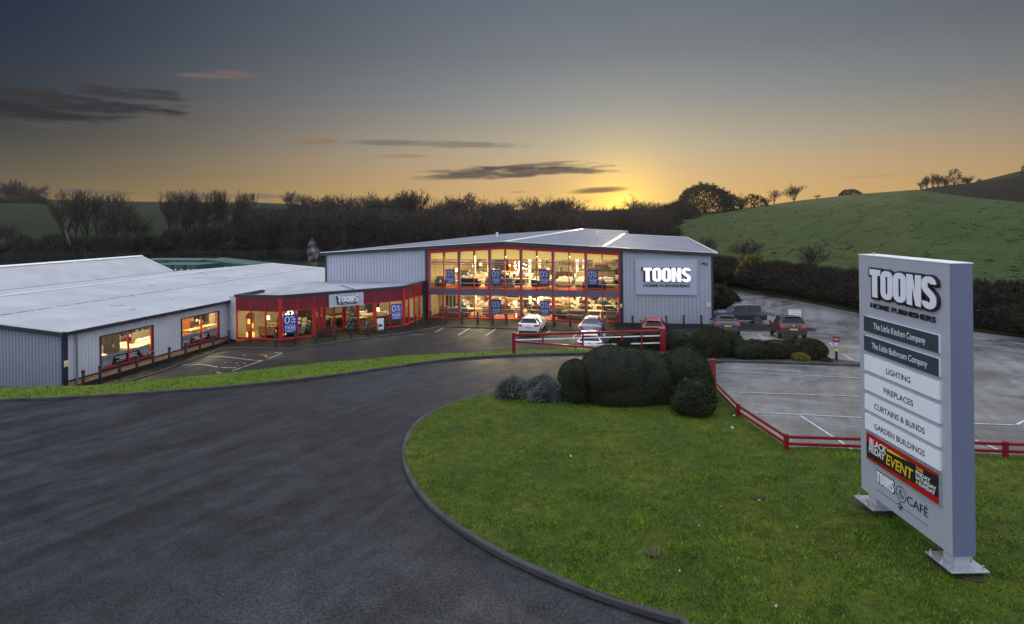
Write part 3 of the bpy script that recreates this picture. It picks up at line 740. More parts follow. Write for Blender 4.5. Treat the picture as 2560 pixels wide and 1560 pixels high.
# glazed front
GX = [-26.26 + 1.516*i for i in range(13)]
spm = pm('spandrel_blue_grey', S(86,98,118), .35, metal=.2, var=.06)
mull = pm('mullion_grey', S(120,128,142), .4, metal=.3)
blindm = pm('cream_blind_glow', S(232,208,128), .8, var=.04, emit=S(236,200,106), est=.60)  # blind emits by itself, in place of light coming through from behind
hd = MB()
for x0, x1 in ((-26.32, XA), (XA, -8.0)):
    hd.prism([(x0, -.10, wtop(x0)-.40), (x1, -.10, wtop(x1)-.40), (x1, -.10, wtop(x1)), (x0, -.10, wtop(x0))], (0, .14, 0))
part('header_band', hd, framered, show)
for i, x in enumerate(GX):
    m = MB()
    if i % 2 == 0:
        m.cur = 1; m.box(x-.05, x+.16, -.02, .16, .2, wtop(x)-.36)
        m.cur = 0; m.box(x-.085, x+.055, -.13, -.02, .0, wtop(x)-.30)
    else: m.box(x-.04, x+.04, -.11, .05, .0, wtop(x)-.30)
    part('mullion', m, [framered, mull], show)
tr = MB()
for z, h in ((5.28, .055), (2.36, .06), (2.92, .04)): tr.box(-26.3, -8.0, -.075, .03, z-h/2, z+h/2)
tr.box(-26.3, -8.0, -.075, .05, .0, .17)
part('transom', tr, framered, show)
for i in range(12):
    s_ = MB(); s_.box(GX[i]+.1, GX[i+1]-.1, .1, .2, 5.40, 5.51); part('tie_rail', s_, mull, show)
    s_ = MB(); s_.box(GX[i]+.045, GX[i+1]-.045, -.05, .05, 2.39, 2.90); part('spandrel_panel', s_, spm, show)
    for z0, z1 in ((.17, 2.33), (2.94, wtop((GX[i]+GX[i+1])/2)-.33)):
        g_ = MB(); g_.poly([(GX[i]+.04, 0, z0), (GX[i+1]-.04, 0, z0), (GX[i+1]-.04, 0, z1), (GX[i]+.04, 0, z1)]); part('window_pane', g_, glass, show)
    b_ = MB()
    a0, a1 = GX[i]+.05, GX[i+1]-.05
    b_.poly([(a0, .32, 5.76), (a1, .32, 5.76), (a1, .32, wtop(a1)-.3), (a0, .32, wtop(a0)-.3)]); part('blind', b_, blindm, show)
hr = MB()
for z in (3.45, 3.93, .62, 1.02): hr.tube([(-26.2, .22, z), (-8.05, .22, z)], .022, 6)
part('guard_rail', hr, steel, show, 40)
# interior shell and its lamps
wallin = pm('cream_wall', (.36,.29,.17), .85, var=.25, vs=1.2)
carpet = pm('rust_carpet', S(150,66,26), .95, var=.2, vs=3)
floorb = pm('beige_floor', (.42,.33,.20), .7, var=.2, vs=2)
lampm = pm('ceiling_lamp', (.9,.85,.7), .5, emit=(1, .81, .48, 1), est=38.0)
lampe = pm('entrance_lamp', (.9,.85,.7), .5, emit=(1, .82, .48, 1), est=30.0); wallpale = pm('pale_wall', (.60,.50,.32), .85, var=.12, vs=1.2)
lampw = pm('pendant_glow', (.9,.85,.7), .5, emit=(1, .74, .38, 1), est=14.0)
ID = 17.5
fl_ = MB()
for z in (.10, 2.93):
    fl_.cur = 0; fl_.box(-26.3, -7.95, 2.3, ID, z-.06, z); fl_.cur = 1; fl_.box(-26.3, -7.95, .3, 2.3, z-.06, z+.002)
    for yy in (7.2, 12.0): fl_.box(-26.3, -7.95, yy, yy+.9, z-.05, z+.012)
fl_.cur = 0; fl_.box(-26.3, -7.95, .06, ID, 2.60, 2.86)
part('floor', fl_, [floorb, carpet], show)
wi = MB(); wi.box(-26.55, -7.75, ID, ID+.15, 0, 6.1); wi.box(-26.55, -26.4, .15, ID, 0, 6.1); wi.box(-7.9, -7.75, .15, ID, 0, 6.1); wi.box(-26.5, -7.8, .5, ID, 6.0, 6.06)
part('inner_wall', wi, wallin, show)
for z in (5.93, 2.53):
    for yy in (1.3, 4.4, 7.6, 10.8, 14.6):
        for xx in (-22.5, -17.1, -11.7):
            l_ = MB(); l_.box(xx-1.9, xx+1.9, yy-.22, yy+.22, z, z+.05); part('ceiling_lamp', l_, lampm, show)
col_ = MB()
for x in (-23.0, -17.2, -12.4):
    for yy in (4.6, 10.2): col_.box(x-.12, x+.12, yy-.12, yy+.12, .1, 6.0)
part('column', col_, white, show)

# ---- entrance pavilion with red fascia
EA, EB_, EC, ED = (-38.2, -12.45), (-34.16, -12.51), (-26.94, -4.73), (-26.75, -.05)
ent = thing('entrance_pavilion', 'low angled entrance block with deep red fascia panels and bright red frames', 'entrance', GR, GROT)
class Seg:
    def __init__(s, P, Q):
        s.P = Vector(P); d = Vector(Q)-s.P; s.L = d.length; s.d = d/s.L; s.n = Vector((s.d.y, -s.d.x))
    def __call__(s, a, o, z):
        p = s.P+s.d*a+s.n*o; return Vector((p.x, p.y, z))
    def box(s, mb, a0, a1, o0, o1, z0, z1):
        c = s((a0+a1)/2, (o0+o1)/2, (z0+z1)/2)
        mb.obox(c, Vector((s.d.x, s.d.y, 0))*(a1-a0)/2, Vector((s.n.x, s.n.y, 0))*(o1-o0)/2, Vector((0, 0, (z1-z0)/2)))
sAB, sBC, sCD = Seg(EA, EB_), Seg(EB_, EC), Seg(EC, ED)
wB, wC = G(*EB_), G(*EC)
bx = lambda zx, y=820: vplane(550+zx/4.418, y, wB, wC)[0]
ZF0, ZF1 = 2.37, 3.46
def bay(seg, xs_, glassy=True, skip=()):
    for i, (a, b) in enumerate(zip(xs_, xs_[1:])):
        p = MB(); seg.box(p, a+.03, b-.03, -.06, .02, ZF0+.03, ZF1); part('fascia_panel', p, dkred, ent)
        if glassy and i not in skip:
            g_ = MB(); g_.poly([seg(a+.05, -.02, .2), seg(b-.05, -.02, .2), seg(b-.05, -.02, ZF0), seg(a+.05, -.02, ZF0)]); part('window_pane', g_, glass, ent)
fr_ = MB()
ab = [0.0, .98*1.35, .98*2.7, sAB.L]; ab = [0, 1.32, 2.68, sAB.L]
bay(sAB, ab)
for a in ab[:-1]: sAB.box(fr_, a-.03, a+.05, -.08, .06, 0, ZF1)
sAB.box(fr_, 0, sAB.L, -.07, .04, .02, .2); sAB.box(fr_, 0, sAB.L, -.07, .05, ZF0-.03, ZF0+.04)
bc = [0, bx(858), bx(1040), bx(1200), bx(1330), bx(1442), bx(1575), bx(1712), bx(1875), sBC.L]
bay(sBC, bc, True, (2, 3, 4, 5, 6))
for a in (bx(858), bx(1875)): sBC.box(fr_, a-.035, a+.035, -.08, .06, 0, ZF1)
for a in (bx(1040), bx(1712)): sBC.box(fr_, a-.14, a+.14, -.12, .08, 0, ZF0+.02); sBC.box(fr_, a-.03, a+.03, -.08, .05, ZF0, ZF1)
for a in (bx(1200), bx(1330), bx(1442), bx(1575)): sBC.box(fr_, a-.03, a+.03, -.08, .05, ZF0+.02, ZF1)
for a, b in ((0, bx(1040)), (bx(1712), sBC.L)): sBC.box(fr_, a, b, -.07, .04, .02, .2)
sBC.box(fr_, 0, sBC.L, -.07, .05, ZF0-.03, ZF0+.04)
cd = [0, 1.1, 2.3, 3.5, sCD.L]
bay(sCD, cd)
for a in cd[1:]: sCD.box(fr_, a-.04, a+.04, -.08, .06, 0, ZF1)
sCD.box(fr_, 0, sCD.L, -.07, .04, .02, .2); sCD.box(fr_, 0, sCD.L, -.07, .05, ZF0-.03, ZF0+.04)
for c, q in ((EB_, .17), (EC, .15)): fr_.tube([(c[0], c[1]+.03, 0), (c[0], c[1]+.03, ZF1)], q, 8)
part('frame', fr_, framered, ent)
# recessed doorway
rd = 1.5
dr = MB()
d0, d1, dm = bx(1205), bx(1442), bx(1325)
for a, o, w_ in ((d0, -rd, .12), (d1, -rd, .12), (bx(1120), -rd*.55, .12), (bx(1560), -rd*.6, .14)): sBC.box(dr, a-w_, a+w_, o-.1, o+.1, 0, ZF0)
sBC.box(dr, d0, d1, -rd-.05, -rd+.05, ZF0-.16, ZF0)
part('door_frame', dr, framered, ent)
for a0, a1 in ((d0+.12, dm-.02), (dm+.02, d1-.12)):
    dd = MB()
    for q in ((a0, a0+.07), (a1-.07, a1)): sBC.box(dd, q[0], q[1], -rd-.03, -rd+.03, .06, ZF0-.16)
    for q in ((.06, .2), (ZF0-.26, ZF0-.16)): sBC.box(dd, a0+.07, a1-.07, -rd-.03, -rd+.03, *q)
    do = part('door', dd, framered, ent)
    g_ = MB(); g_.poly([sBC(a0+.07, -rd, .2), sBC(a1-.07, -rd, .2), sBC(a1-.07, -rd, ZF0-.26), sBC(a0+.07, -rd, ZF0-.26)]); part('door_glass', g_, glass, do)
    h_ = MB(); h_.tube([sBC(a1-.12 if a0 < dm-.1 else a0+.12, -rd+.07, .9), sBC(a1-.12 if a0 < dm-.1 else a0+.12, -rd+.07, 1.4)], .016, 6); part('handle', h_, steel, do)
for P_, Q_ in (((bx(1060), -.1), (d0-.1, -rd)), ((d1+.1, -rd), (bx(1690), -.1))):
    g_ = MB(); g_.poly([sBC(P_[0], P_[1], .1), sBC(Q_[0], Q_[1], .1), sBC(Q_[0], Q_[1], ZF0), sBC(P_[0], P_[1], ZF0)]); part('window_pane', g_, glass, ent)
cp = MB()
for sg in (sAB, sBC, sCD): sg.box(cp, -.12, sg.L+.12, -.25, .13, ZF1, ZF1+.2)
cp.box(-38.32, -38.0, -12.4, -9, ZF1-.3, ZF1+.2); cp.tube([(EB_[0], EB_[1], ZF1-.0), (EB_[0], EB_[1], ZF1+.2)], .16, 10); cp.tube([(EC[0], EC[1], ZF1-.0), (EC[0], EC[1], ZF1+.2)], .16, 10)
cp.box(-26.80, -26.6, -.4, -.05, 0, ZF1+.1)
part('parapet_cap', cp, navy, ent, 30)
pl_ = MB()
sAB.box(pl_, 0, sAB.L, -.1, .03, -.3, .02); sBC.box(pl_, 0, bx(1040), -.1, .03, -.3, .02); sBC.box(pl_, bx(1712), sBC.L, -.1, .03, -.3, .02); sCD.box(pl_, 0, sCD.L, -.1, .03, -.3, .02)
part('plinth', pl_, brick, ent)
sd_ = MB(); corr(sd_, (-39.6, -11.6), (-38.2, -12.35), lambda s: -.1, lambda s: ZF1, (-.5, -.87), .3); part('side_cladding', sd_, shedclad, ent)
rp = MB(); rp.poly([(-38.2, -12.3, 3.42), (-34.1, -12.3, 3.42), (-27.1, -4.7, 3.42), (-26.9, -.06, 3.42), (-37.3, -.06, 3.42), (-39.5, -.06, 3.42), (-39.5, -11, 3.42)])
rp.bar((-33.9, -2.9, 3.5), (-30.2, -6.6, 3.5), .5, .05)
part('roof', rp, pm('flat_roof', (.36,.38,.42), .5, var=.2, vs=.8), ent)
fi = MB(); fi.poly([(-39.2, -11.8, .08), (-38.1, -12.35, .08), (-34.2, -12.4, .08), (-27.1, -4.7, .08), (-26.9, -.1, .08), (-39.2, -.1, .08)])
part('floor', fi, floorb, ent)
wi = MB(); wi.box(-39.4, -26.7, -.18, -.08, 0, 3.3); wi.box(-39.4, -39.25, -11.6, -.2, 0, 3.3)
wi.poly([(-39.2, -11.8, 3.3), (-38.1, -12.25, 3.3), (-34.2, -12.3, 3.3), (-27.1, -4.6, 3.3), (-26.9, -.1, 3.3), (-39.2, -.1, 3.3)])
part('inner_wall', wi, wallpale, ent)
for a, b in ((-36.4, -10.2), (-33.4, -9.2), (-31.0, -6.6), (-28.9, -3.6), (-35.5, -5.5), (-32, -3)):
    l_ = MB(); l_.box(a-.6, a+.6, b-.3, b+.3, 3.2, 3.25); part('ceiling_lamp', l_, lampe, ent)

# ---- low shed on the left, white roof
SXW, SZE, SXR, SZR, SXV, SZV = -39.65, 3.02, -53.5, 4.05, -67.0, 3.05
Y0, Y1 = -26.2, 14.4
shed = thing('retail_shed', 'long low shed with pale grey roof and two lit windows beside the parking bays', 'building', GR, GROT)
w = MB(); W1, W2 = (-23.75, -19.45), (-16.85, -12.7)
for a, b, z0, z1 in ((Y0, W1[0], .07, SZE), (W1[0], W1[1], .07, .14), (W1[0], W1[1], 2.28, SZE), (W1[1], W2[0], .07, SZE), (W2[0], W2[1], .07, .14), (W2[0], W2[1], 2.28, SZE), (W2[1], Y1, .07, SZE)):
    corr(w, (SXW, a), (SXW, b), lambda s: z0, lambda s: z1, (1, 0), .25, .04, .6)
part('wall', w, shedclad, shed)
gw = MB()
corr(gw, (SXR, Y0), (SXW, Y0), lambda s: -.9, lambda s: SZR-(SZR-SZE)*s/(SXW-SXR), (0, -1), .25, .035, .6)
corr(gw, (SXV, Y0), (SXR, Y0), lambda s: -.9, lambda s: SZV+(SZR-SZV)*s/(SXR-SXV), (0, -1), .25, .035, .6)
part('gable_wall', gw, shadeclad, shed); gw = MB()
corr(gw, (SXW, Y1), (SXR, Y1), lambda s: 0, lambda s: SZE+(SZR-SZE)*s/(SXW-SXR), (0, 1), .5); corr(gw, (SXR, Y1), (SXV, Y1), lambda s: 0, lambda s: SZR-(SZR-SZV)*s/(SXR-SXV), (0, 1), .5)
part('gable_wall', gw, shadeclad, shed)
pb = MB(); pb.box(SXW-.2, SXW-.02, Y0+.05, -11.3, -.9, .05); part('plinth', pb, brick, shed)
for q_ in ((SXW-.02, SXW+.05, Y0, -11.3, .03, .10), (SXW-.1, SXW+.05, Y0-.06, Y0+.26, -.9, SZE), (SXW-.1, SXW+.06, -11.5, -11.2, -.5, SZE+.1)):
    pt_ = MB(); pt_.box(*q_); part('corner_trim', pt_, navy, shed)
rf = MB(); o_ = .3
rslope(rf, (SXW+o_, Y0-o_, SZE+.07), (SXW+o_, Y1+.2, SZE+.07), (SXR, Y0-o_, SZR+.09), (SXR, Y1+.2, SZR+.09), 1.0, .018)
rslope(rf, (SXV, Y1+.2, SZV+.07), (SXV, Y0-o_, SZV+.07), (SXR, Y1+.2, SZR+.09), (SXR, Y0-o_, SZR+.09), 1.0, .018)
lp = rf; lp.cur = 1
rc = MB(); rc.prism([(SXR-.28, Y0-o_, SZR+.10), (SXR, Y0-o_, SZR+.16), (SXR+.28, Y0-o_, SZR+.10)], (0, Y1-Y0+.6, 0)); mid = .52
xm, zm = SXW+o_+(SXR-SXW-o_)*mid, SZE+.07+(SZR-SZE+.02)*mid
for y in np.arange(Y0, Y1, 1.4): lp.bar((xm, y, zm+.022), (xm, y+1.1+.25*rnd.random(), zm+.022), .06, .012)
for _ in range(16):
    k = rnd.random()*.95; y = Y0+1+rnd.random()*30; x = SXW+o_+(SXR-SXW-o_)*k; z = SZE+.07+(SZR-SZE+.02)*k+.02
    lp.bar((x, y, z), (x-.05, y+.3+.5*rnd.random(), z+.004), .05, .014)
ro = part('roof', rf, [roofm, pm('lap_dark', (.12,.12,.13), .7)], shed); part('ridge_cap', rc, ridgem, ro)
gu = MB(); gu.box(SXW+.02, SXW+.34, Y0-.3, -11.2, SZE-.16, SZE+.06); gu.box(SXW+.02, SXW+.34, -11.2, .0, SZE+.0, SZE+.12); part('gutter', gu, navy, shed)
vb = MB()
for x0, x1, z0, z1 in ((SXW+.34, SXR, SZE, SZR+.02), (SXR, SXV, SZR+.02, SZV)):
    vb.prism([(x0, Y0-.32, z0-.20), (x1, Y0-.32, z1-.20), (x1, Y0-.32, z1+.08), (x0, Y0-.32, z0+.08)], (0, .25, 0))
part('verge_board', vb, navy, shed)
vw = MB(); vw.bar((SXW+.3, Y1+.2, SZE+.1), (SXR, Y1+.2, SZR+.12), .12, .08); part('verge_trim', vw, ridgem, ro); vw = MB(); vw.bar((SXW+.33, Y0-.33, SZE+.12), (SXR, Y0-.33, SZR+.14), .05, .05); part('verge_trim', vw, ridgem, ro)
dp = MB(); dp.tube([(SXW+.14, -25.45, SZE-.1), (SXW+.14, -25.45, -.6)], .055, 8); part('downpipe', dp, mull, shed, 40)
for n_, (a, b) in enumerate((W1, W2)):
    f = MB(); z0, z1 = .14, 2.28
    f.cur = 1
    f.box(SXW-.05, SXW+.06, a, a+.09, z0-.06, z1+.06); f.box(SXW-.05, SXW+.06, b-.09, b, z0-.06, z1+.06); f.box(SXW-.05, SXW+.06, a, b, z1, z1+.08); f.box(SXW-.05, SXW+.07, a, b, z0-.1, z0+.05)
    f.cur = 0
    m = a+(b-a)*.515
    f.box(SXW-.06, SXW+.03, m-.05, m+.05, z0+.05, z1); f.box(SXW-.06, SXW+.03, a+.09, b-.09, z0+.05, z0+.14); f.box(SXW-.06, SXW+.03, b-.2, b-.09, z0+.14, z1)
    wo_ = part('window', f, [framered, navy], shed)
    g_ = MB()
    g_.poly([(SXW-.02, a+.09, z0+.14), (SXW-.02, m-.05, z0+.14), (SXW-.02, m-.05, z1), (SXW-.02, a+.09, z1)]); g_.poly([(SXW-.02, m+.05, z0+.14), (SXW-.02, b-.2, z0+.14), (SXW-.02, b-.2, z1), (SXW-.02, m+.05, z1)])
    part('glass', g_, glass, wo_)
r_ = MB(); x0, x1 = SXW-9, SXW-.1
for q_ in ((x0-.1, x0, -25.8, -3, -.4, 2.7), (x0, x1, -25.9, -25.8, -.4, 2.7), (x0, x1, -3, -2.9, -.4, 2.7), (x0, x1, -25.8, -3, 2.6, 2.7)):
    r_ = MB(); r_.box(*q_); part('inner_wall', r_, wallin, shed)
r_ = MB(); r_.box(x0, x1, -25.8, -3, -.4, -.3); part('floor', r_, floorb, shed)
for xx in (SXW-1.6, SXW-4.4, SXW-7.2):
    for yy in (-22.5, -17.5, -12.5, -7.5):
        l_ = MB(); l_.box(xx-.2, xx+.2, yy-1.8, yy+1.8, 2.52, 2.57); part('ceiling_lamp', l_, lampm, shed)
# ---- steep corrugated shed behind it
s2 = thing('corrugated_shed', 'taller grey corrugated shed roof behind the long pale roof', 'building', GR, GROT)
rf = MB()
rslope(rf, (SXV, -34, SZV+.12), (SXV, 12.8, SZV+.12), (-72, -34, 5.16), (-72, 12.8, 5.16), .34, .05, .06)
rslope(rf, (-77, 12.8, SZV+.1), (-77, -34, SZV+.1), (-72, 12.8, 5.16), (-72, -34, 5.16), .34, .05, .06)
ro = part('roof', rf, pm('old_corrugated', (.47,.48,.50), .55, metal=.1, var=.12, vs=.5, col2=(.38,.39,.41,1)), s2)
rc = MB(); rc.prism([(-72.3, -34, 5.14), (-72, -34, 5.3), (-71.7, -34, 5.14)], (0, 47, 0)); rc.bar((SXV, 12.85, SZV+.2), (-72, 12.85, 5.22), .1, .1); part('ridge_cap', rc, ridgem, ro)
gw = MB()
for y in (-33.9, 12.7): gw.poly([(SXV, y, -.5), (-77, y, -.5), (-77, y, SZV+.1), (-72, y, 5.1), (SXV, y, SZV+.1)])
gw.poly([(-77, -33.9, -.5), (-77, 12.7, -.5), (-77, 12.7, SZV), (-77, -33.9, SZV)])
part('wall', gw, shadeclad, s2)
# ------------------------------------------------------------------ the totem sign
P0, Q0 = Vector((8.058, 14.15)), Vector((8.092, 11.26))
TS = thing('totem_sign', 'tall grey totem sign listing departments on the lawn beside the camera', 'sign', (P0.x, P0.y, 0), math.atan2(Q0.y-P0.y, Q0.x-P0.x))
# local: x along the face from far to near edge, -y... the face looks to local -y
TB, TT, TW, TD = 3.168, 8.588, 2.89, .425
b_ = MB(); b_.box(0, TW-.004, 0, TD, TB, TT); body = part('body', b_, signgrey, TS, bevel=.006)
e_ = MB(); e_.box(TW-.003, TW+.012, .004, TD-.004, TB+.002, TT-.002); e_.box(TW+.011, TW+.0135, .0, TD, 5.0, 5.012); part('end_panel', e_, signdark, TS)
c_ = MB(); c_.box(-.012, TW+.02, -.012, TD+.012, TT, TT+.018); part('lit_top', c_, white, TS)  # white on the grey sign's top stands in for sunset light there
FR = (math.pi/2, 0, 0)   # text on the face
block_word('lettering_outline', .615, 2.10, black, TS, (.525, -.03, 7.69), FR, .029, off=.035)
block_word('lettering_shadow', .615, 2.10, black, TS, (.485, -.028, 7.665), FR, .026, off=.03)
block_word('lettering', .615, 2.10, letterw, TS, (.525, -.066, 7.69), FR, .006, off=0.0)
textmesh('lettering_strapline', 'HOME FURNISHERS', .15, black, TS, (.47, -.02, 7.437), FR, .008, bold=.003, width=2.06)
rows = [('The Little Kitchen Company', 6.875, slate, posterw, .19, .55, 1.665, .0), ('The Little Bathroom Company', 6.43, slate, posterw, .19, .48, 1.78, .0),
        ('LIGHTING', 5.985, panelw, slate, .17, .977, .785, .003), ('FIREPLACES', 5.54, panelw, slate, .17, .887, .952, .003),
        ('CURTAINS & BLINDS', 5.095, panelw, slate, .17, .546, 1.623, .003), ('GARDEN BUILDINGS', 4.65, panelw, slate, .17, .537, 1.625, .003)]
for s_, z, m, tm, sz, x, wd_, bo in rows:
    p = MB(); p.cur = 0; p.box(.25, 2.642, -.048, -.043, z, z+.34); p.cur = 1; p.box(.25, 2.642, -.043, 0, z, z+.34)
    po = part('name_panel', p, [m, panelw], TS)
    textmesh('panel_lettering', s_, sz, tm, po, (x+.07, -.049, z+.105), FR, .001, bold=bo, width=wd_)
sf = MB(); sf.box(.28, 2.635, -.045, 0, 3.965, 4.60); sp = part('screen_frame', sf, steel, TS)
yel, evr = pm('banner_yellow', (.75,.50,.02), .4), pm('banner_red', S(172,6,30), .4, var=.04)
sc = MB(); sc.cur = 0; sc.box(.31, 2.605, -.049, -.044, 3.99, 4.575)
sc.cur = 1; sc.prism([(.31, -.0515, 4.575), (.31, -.0515, 4.36), (.68, -.0515, 4.415), (1.05, -.0515, 4.485), (1.75, -.0515, 4.485), (2.605, -.0515, 4.52), (2.605, -.0515, 4.575)], (0, .003, 0))
sc.prism([(.31, -.0515, 3.99), (.31, -.0515, 4.035), (1.4, -.0515, 4.075), (2.605, -.0515, 4.12), (2.605, -.0515, 3.99)], (0, .003, 0))
sc.cur = 2; sc.prism([(1.05, -.053, 4.485), (1.05, -.053, 4.425), (1.40, -.053, 4.44), (1.75, -.053, 4.475)], (0, .002, 0))
part('screen', sc, [black, evr, yel], sp)
for s_, sz, m, x, z, wd_, sh in (('BLACK', .21, white, .42, 4.345, .62, .12), ('FRIDAY', .21, white, .40, 4.175, .58, .12), ('EVENT', .31, yel, 1.02, 4.14, .87, .15),
                                ('THIS', .085, yel, 1.97, 4.415, .22, 0), ('FRIDAY', .10, white, 1.97, 4.32, .42, 0), ('SATURDAY', .10, white, 1.97, 4.225, .58, 0), ('&', .10, yel, 1.97, 4.13, .08, 0), ('SUNDAY', .10, white, 2.06, 4.13, .46, 0)):
    textmesh('screen_lettering', s_, sz, m, sp, (x, -.054, z), FR, .001, bold=.006 if sz > .15 else .003, width=wd_, shear=sh)
block_word('cafe_word_outline', .265, .62, black, TS, (.605, -.006, 3.57), FR, .003, off=.012)
block_word('cafe_word', .25, .60, letterw, TS, (.615, -.012, 3.578), FR, .003)
textmesh('cafe_lettering', 'CAFÉ', .25, black, TS, (1.625, -.006, 3.565), FR, .002, width=.62)
ic = MB()
def ring(mb, cx_, cz_, r0, r1, y, n=28, a0=0, a1=360, sq=1.0):
    for i in range(n):
        a, b = rad(a0+(a1-a0)*i/n), rad(a0+(a1-a0)*(i+1)/n)
        mb.poly([(cx_+r0*math.cos(a), y, cz_+r0*sq*math.sin(a)), (cx_+r1*math.cos(a), y, cz_+r1*sq*math.sin(a)), (cx_+r1*math.cos(b), y, cz_+r1*sq*math.sin(b)), (cx_+r0*math.cos(b), y, cz_+r0*sq*math.sin(b))])
ring(ic, 1.43, 3.66, .150, .166, -.006)
ring(ic, 1.42, 3.655, .055, .070, -.006, 16, 180, 360, 1.2); ic.box(1.348, 1.492, -.008, -.004, 3.648, 3.662); ring(ic, 1.492, 3.625, .022, .034, -.006, 10, -90, 90)
for k in (-.03, 0, .03): ic.box(1.42+k-.006, 1.42+k+.006, -.008, -.004, 3.69, 3.735+.02*(k == 0))
ic.box(.60, 1.30, -.008, -.004, 3.395, 3.403); ic.box(1.54, 2.24, -.008, -.004, 3.395, 3.403)
part('cafe_emblem', ic, black, TS)
wf = MB(); ring(wf, 1.39, 3.40, .0, .062, -.006, 20); part('wifi_emblem', wf, black, TS)
textmesh('wifi_lettering', 'Wi', .06, letterw, TS, (1.352, -.009, 3.382), FR, .001, width=.07); textmesh('wifi_lettering', 'Fi', .07, black, TS, (1.455, -.007, 3.378), FR, .001, width=.06); textmesh('wifi_lettering', 'FREE', .03, black, TS, (1.38, -.007, 3.315), FR, .001, width=.09)
for px_, lab in ((TW-.34, ''), (.16, '')):
    q = MB(); q.box(px_, px_+.30, .07, TD-.07, 2.9, TB); po = part('post', q, steel if False else signgrey, TS)
    g0 = P0 + (Q0-P0).normalized()*(px_+.15)
    zg = 2.935
    pl_ = MB(); pl_.box(px_-.22, px_+.50, -.14, TD+.14, zg, zg+.03); bp_ = part('base_plate', pl_, steel, TS, bevel=.004)
    for ax in (px_-.15, px_+.15, px_+.43):
        for ay in (-.07, TD+.07):
            bt = MB(); bt.lathe([(.034, 0), (.034, .028), (.018, .03), (.018, .075)], 8, (ax, ay, zg+.03)); part('bolt', bt, steel, bp_, 30)
    so_ = [(px_-.5, -.42), (px_+.1, -.5), (px_+.75, -.32), (px_+.8, .5), (px_+.3, TD+.42), (px_-.4, TD+.3)]
mk = MB(); mk.tube([(.42, .1, TT+.018), (.42, .1, TT+.075)], .02, 8); part('lifting_eye', mk, steel, TS)
# worn earth where the sign is bolted down
ex = (Q0-P0).normalized(); ey = Vector((-ex.y, ex.x))
for n_, a in ((0, TW-.1), (1, .25)):
    pts = []
    for i in range(14):
        th = 2*math.pi*i/14; r = .38+.15*noise.noise(Vector((i*.8, n_*5, 0)))
        p = P0+ex*(a-.15+r*1.5*math.cos(th))+ey*(.2+r*1.0*math.sin(th)); pts.append((p.x, p.y))
    o, _ = sheet('worn_earth', pts, soil, .105, .2, edge=.15, noisez=.04)

# ------------------------------------------------------------------ signs on the buildings
def wallsign(name, label, parent_loc, rz_, w, h, dep, bm_=None):
    s = thing(name, label, 'sign', parent_loc, rz_)
    m = MB(); m.box(0, w, -dep, 0, 0, h); part('board', m, bm_ or pm('sign_board', (.40,.44,.55), .4, var=.02), s, bevel=.01)
    return s
big = wallsign('shop_sign', 'large grey wall sign with glowing white letters, right of the glazed front', G(-6.6, -.10, 2.68), GROT, 5.29, 3.14, .16)
block_word('lettering_shadow', 1.20, 4.12, black, big, (.55, -.23, 1.20), FR, .06, off=.05)
block_word('lettering', 1.24, 4.06, signlit, big, (.68, -.36, 1.18), FR, .04)
textmesh('lettering_strapline', 'HOME FURNISHERS', .33, slate, big, (.67, -.185, .71), FR, .02, bold=.006, width=3.97)
a0 = bx(1200); a1 = bx(1580); zt0 = vplane(550+1200/4.418, 560+780/4.418, wB, wC)[1]; zb0 = vplane(550+1200/4.418, 560+922/4.418, wB, wC)[1]
sw, sh_ = a1-a0, zt0-zb0
lp_ = sBC(a0, .12, zb0); wp = GR+GV*lp_.x+GU*lp_.y
small = wallsign('shop_sign', 'smaller pale wall sign on the red fascia above the entrance doors', (wp.x, wp.y, zb0), GROT+math.atan2(sBC.d.y, sBC.d.x), sw, sh_, .10, pm('pale_sign_board', (.46,.49,.58), .4, var=.02))
block_word('lettering_shadow', sh_*.50, sw*.60, black, small, (sw*.205, -.13, sh_*.31), FR, .02, off=.045)
block_word('lettering', sh_*.49, sw*.585, letterw, small, (sw*.235, -.17, sh_*.34), FR, .015)
textmesh('lettering_strapline', 'HOME FURNISHERS', .14, black, small, (sw*.23, -.105, sh_*.13), FR, .01, bold=.003, width=sw*.58)
# blue credit posters hanging in the windows
def poster(label, loc, rz_, w=.93, h=1.36, first=[None]):
    if first[0]: return dup(first[0], loc, rz_, label, None, (w/.93, 1, h/1.36))
    s = thing('credit_poster', label, 'poster', loc, rz_, 'blue credit posters in the windows'); first[0] = s
    m = MB(); m.box(0, .93, -.012, 0, 0, 1.36); part('board', m, bluep, s)
    textmesh('lettering', '0', .80, posterw, s, (.07, -.014, .70), FR, .001, bold=-.002, width=.36)
    textmesh('lettering', '%', .46, posterw, s, (.46, -.014, .93), FR, .001, bold=.0, width=.38)
    textmesh('lettering', 'APR', .20, posterw, s, (.48, -.014, .72), FR, .001, bold=.004, width=.36)
    textmesh('lettering', 'INTEREST', .15, posterw, s, (.10, -.014, .515), FR, .001, bold=-.001, width=.73)
    textmesh('lettering', 'FREE', .27, posterw, s, (.10, -.014, .29), FR, .001, bold=.004, width=.73)
    textmesh('lettering', 'CREDIT', .23, posterw, s, (.10, -.014, .075), FR, .001, bold=.001, width=.73)
    return s
poster('blue credit poster upstairs, first from the left of the upper row', G(-24.62, .12, 3.40), GROT)
poster('blue credit poster upstairs, second in the row, left of the glowing chandelier', G(-20.05, .12, 3.40), GROT)
poster('blue credit poster upstairs above the white hatchback', G(-15.42, .12, 3.42), GROT)
poster('blue credit poster upstairs, last of the row, nearest the lit wall sign', G(-10.92, .12, 3.44), GROT)
poster('blue credit poster on the ground floor, left one, beside a glowing tube lamp', G(-20.05, .12, .52), GROT)
poster('blue credit poster on the ground floor directly behind the white hatchback', G(-15.42, .12, .55), GROT)
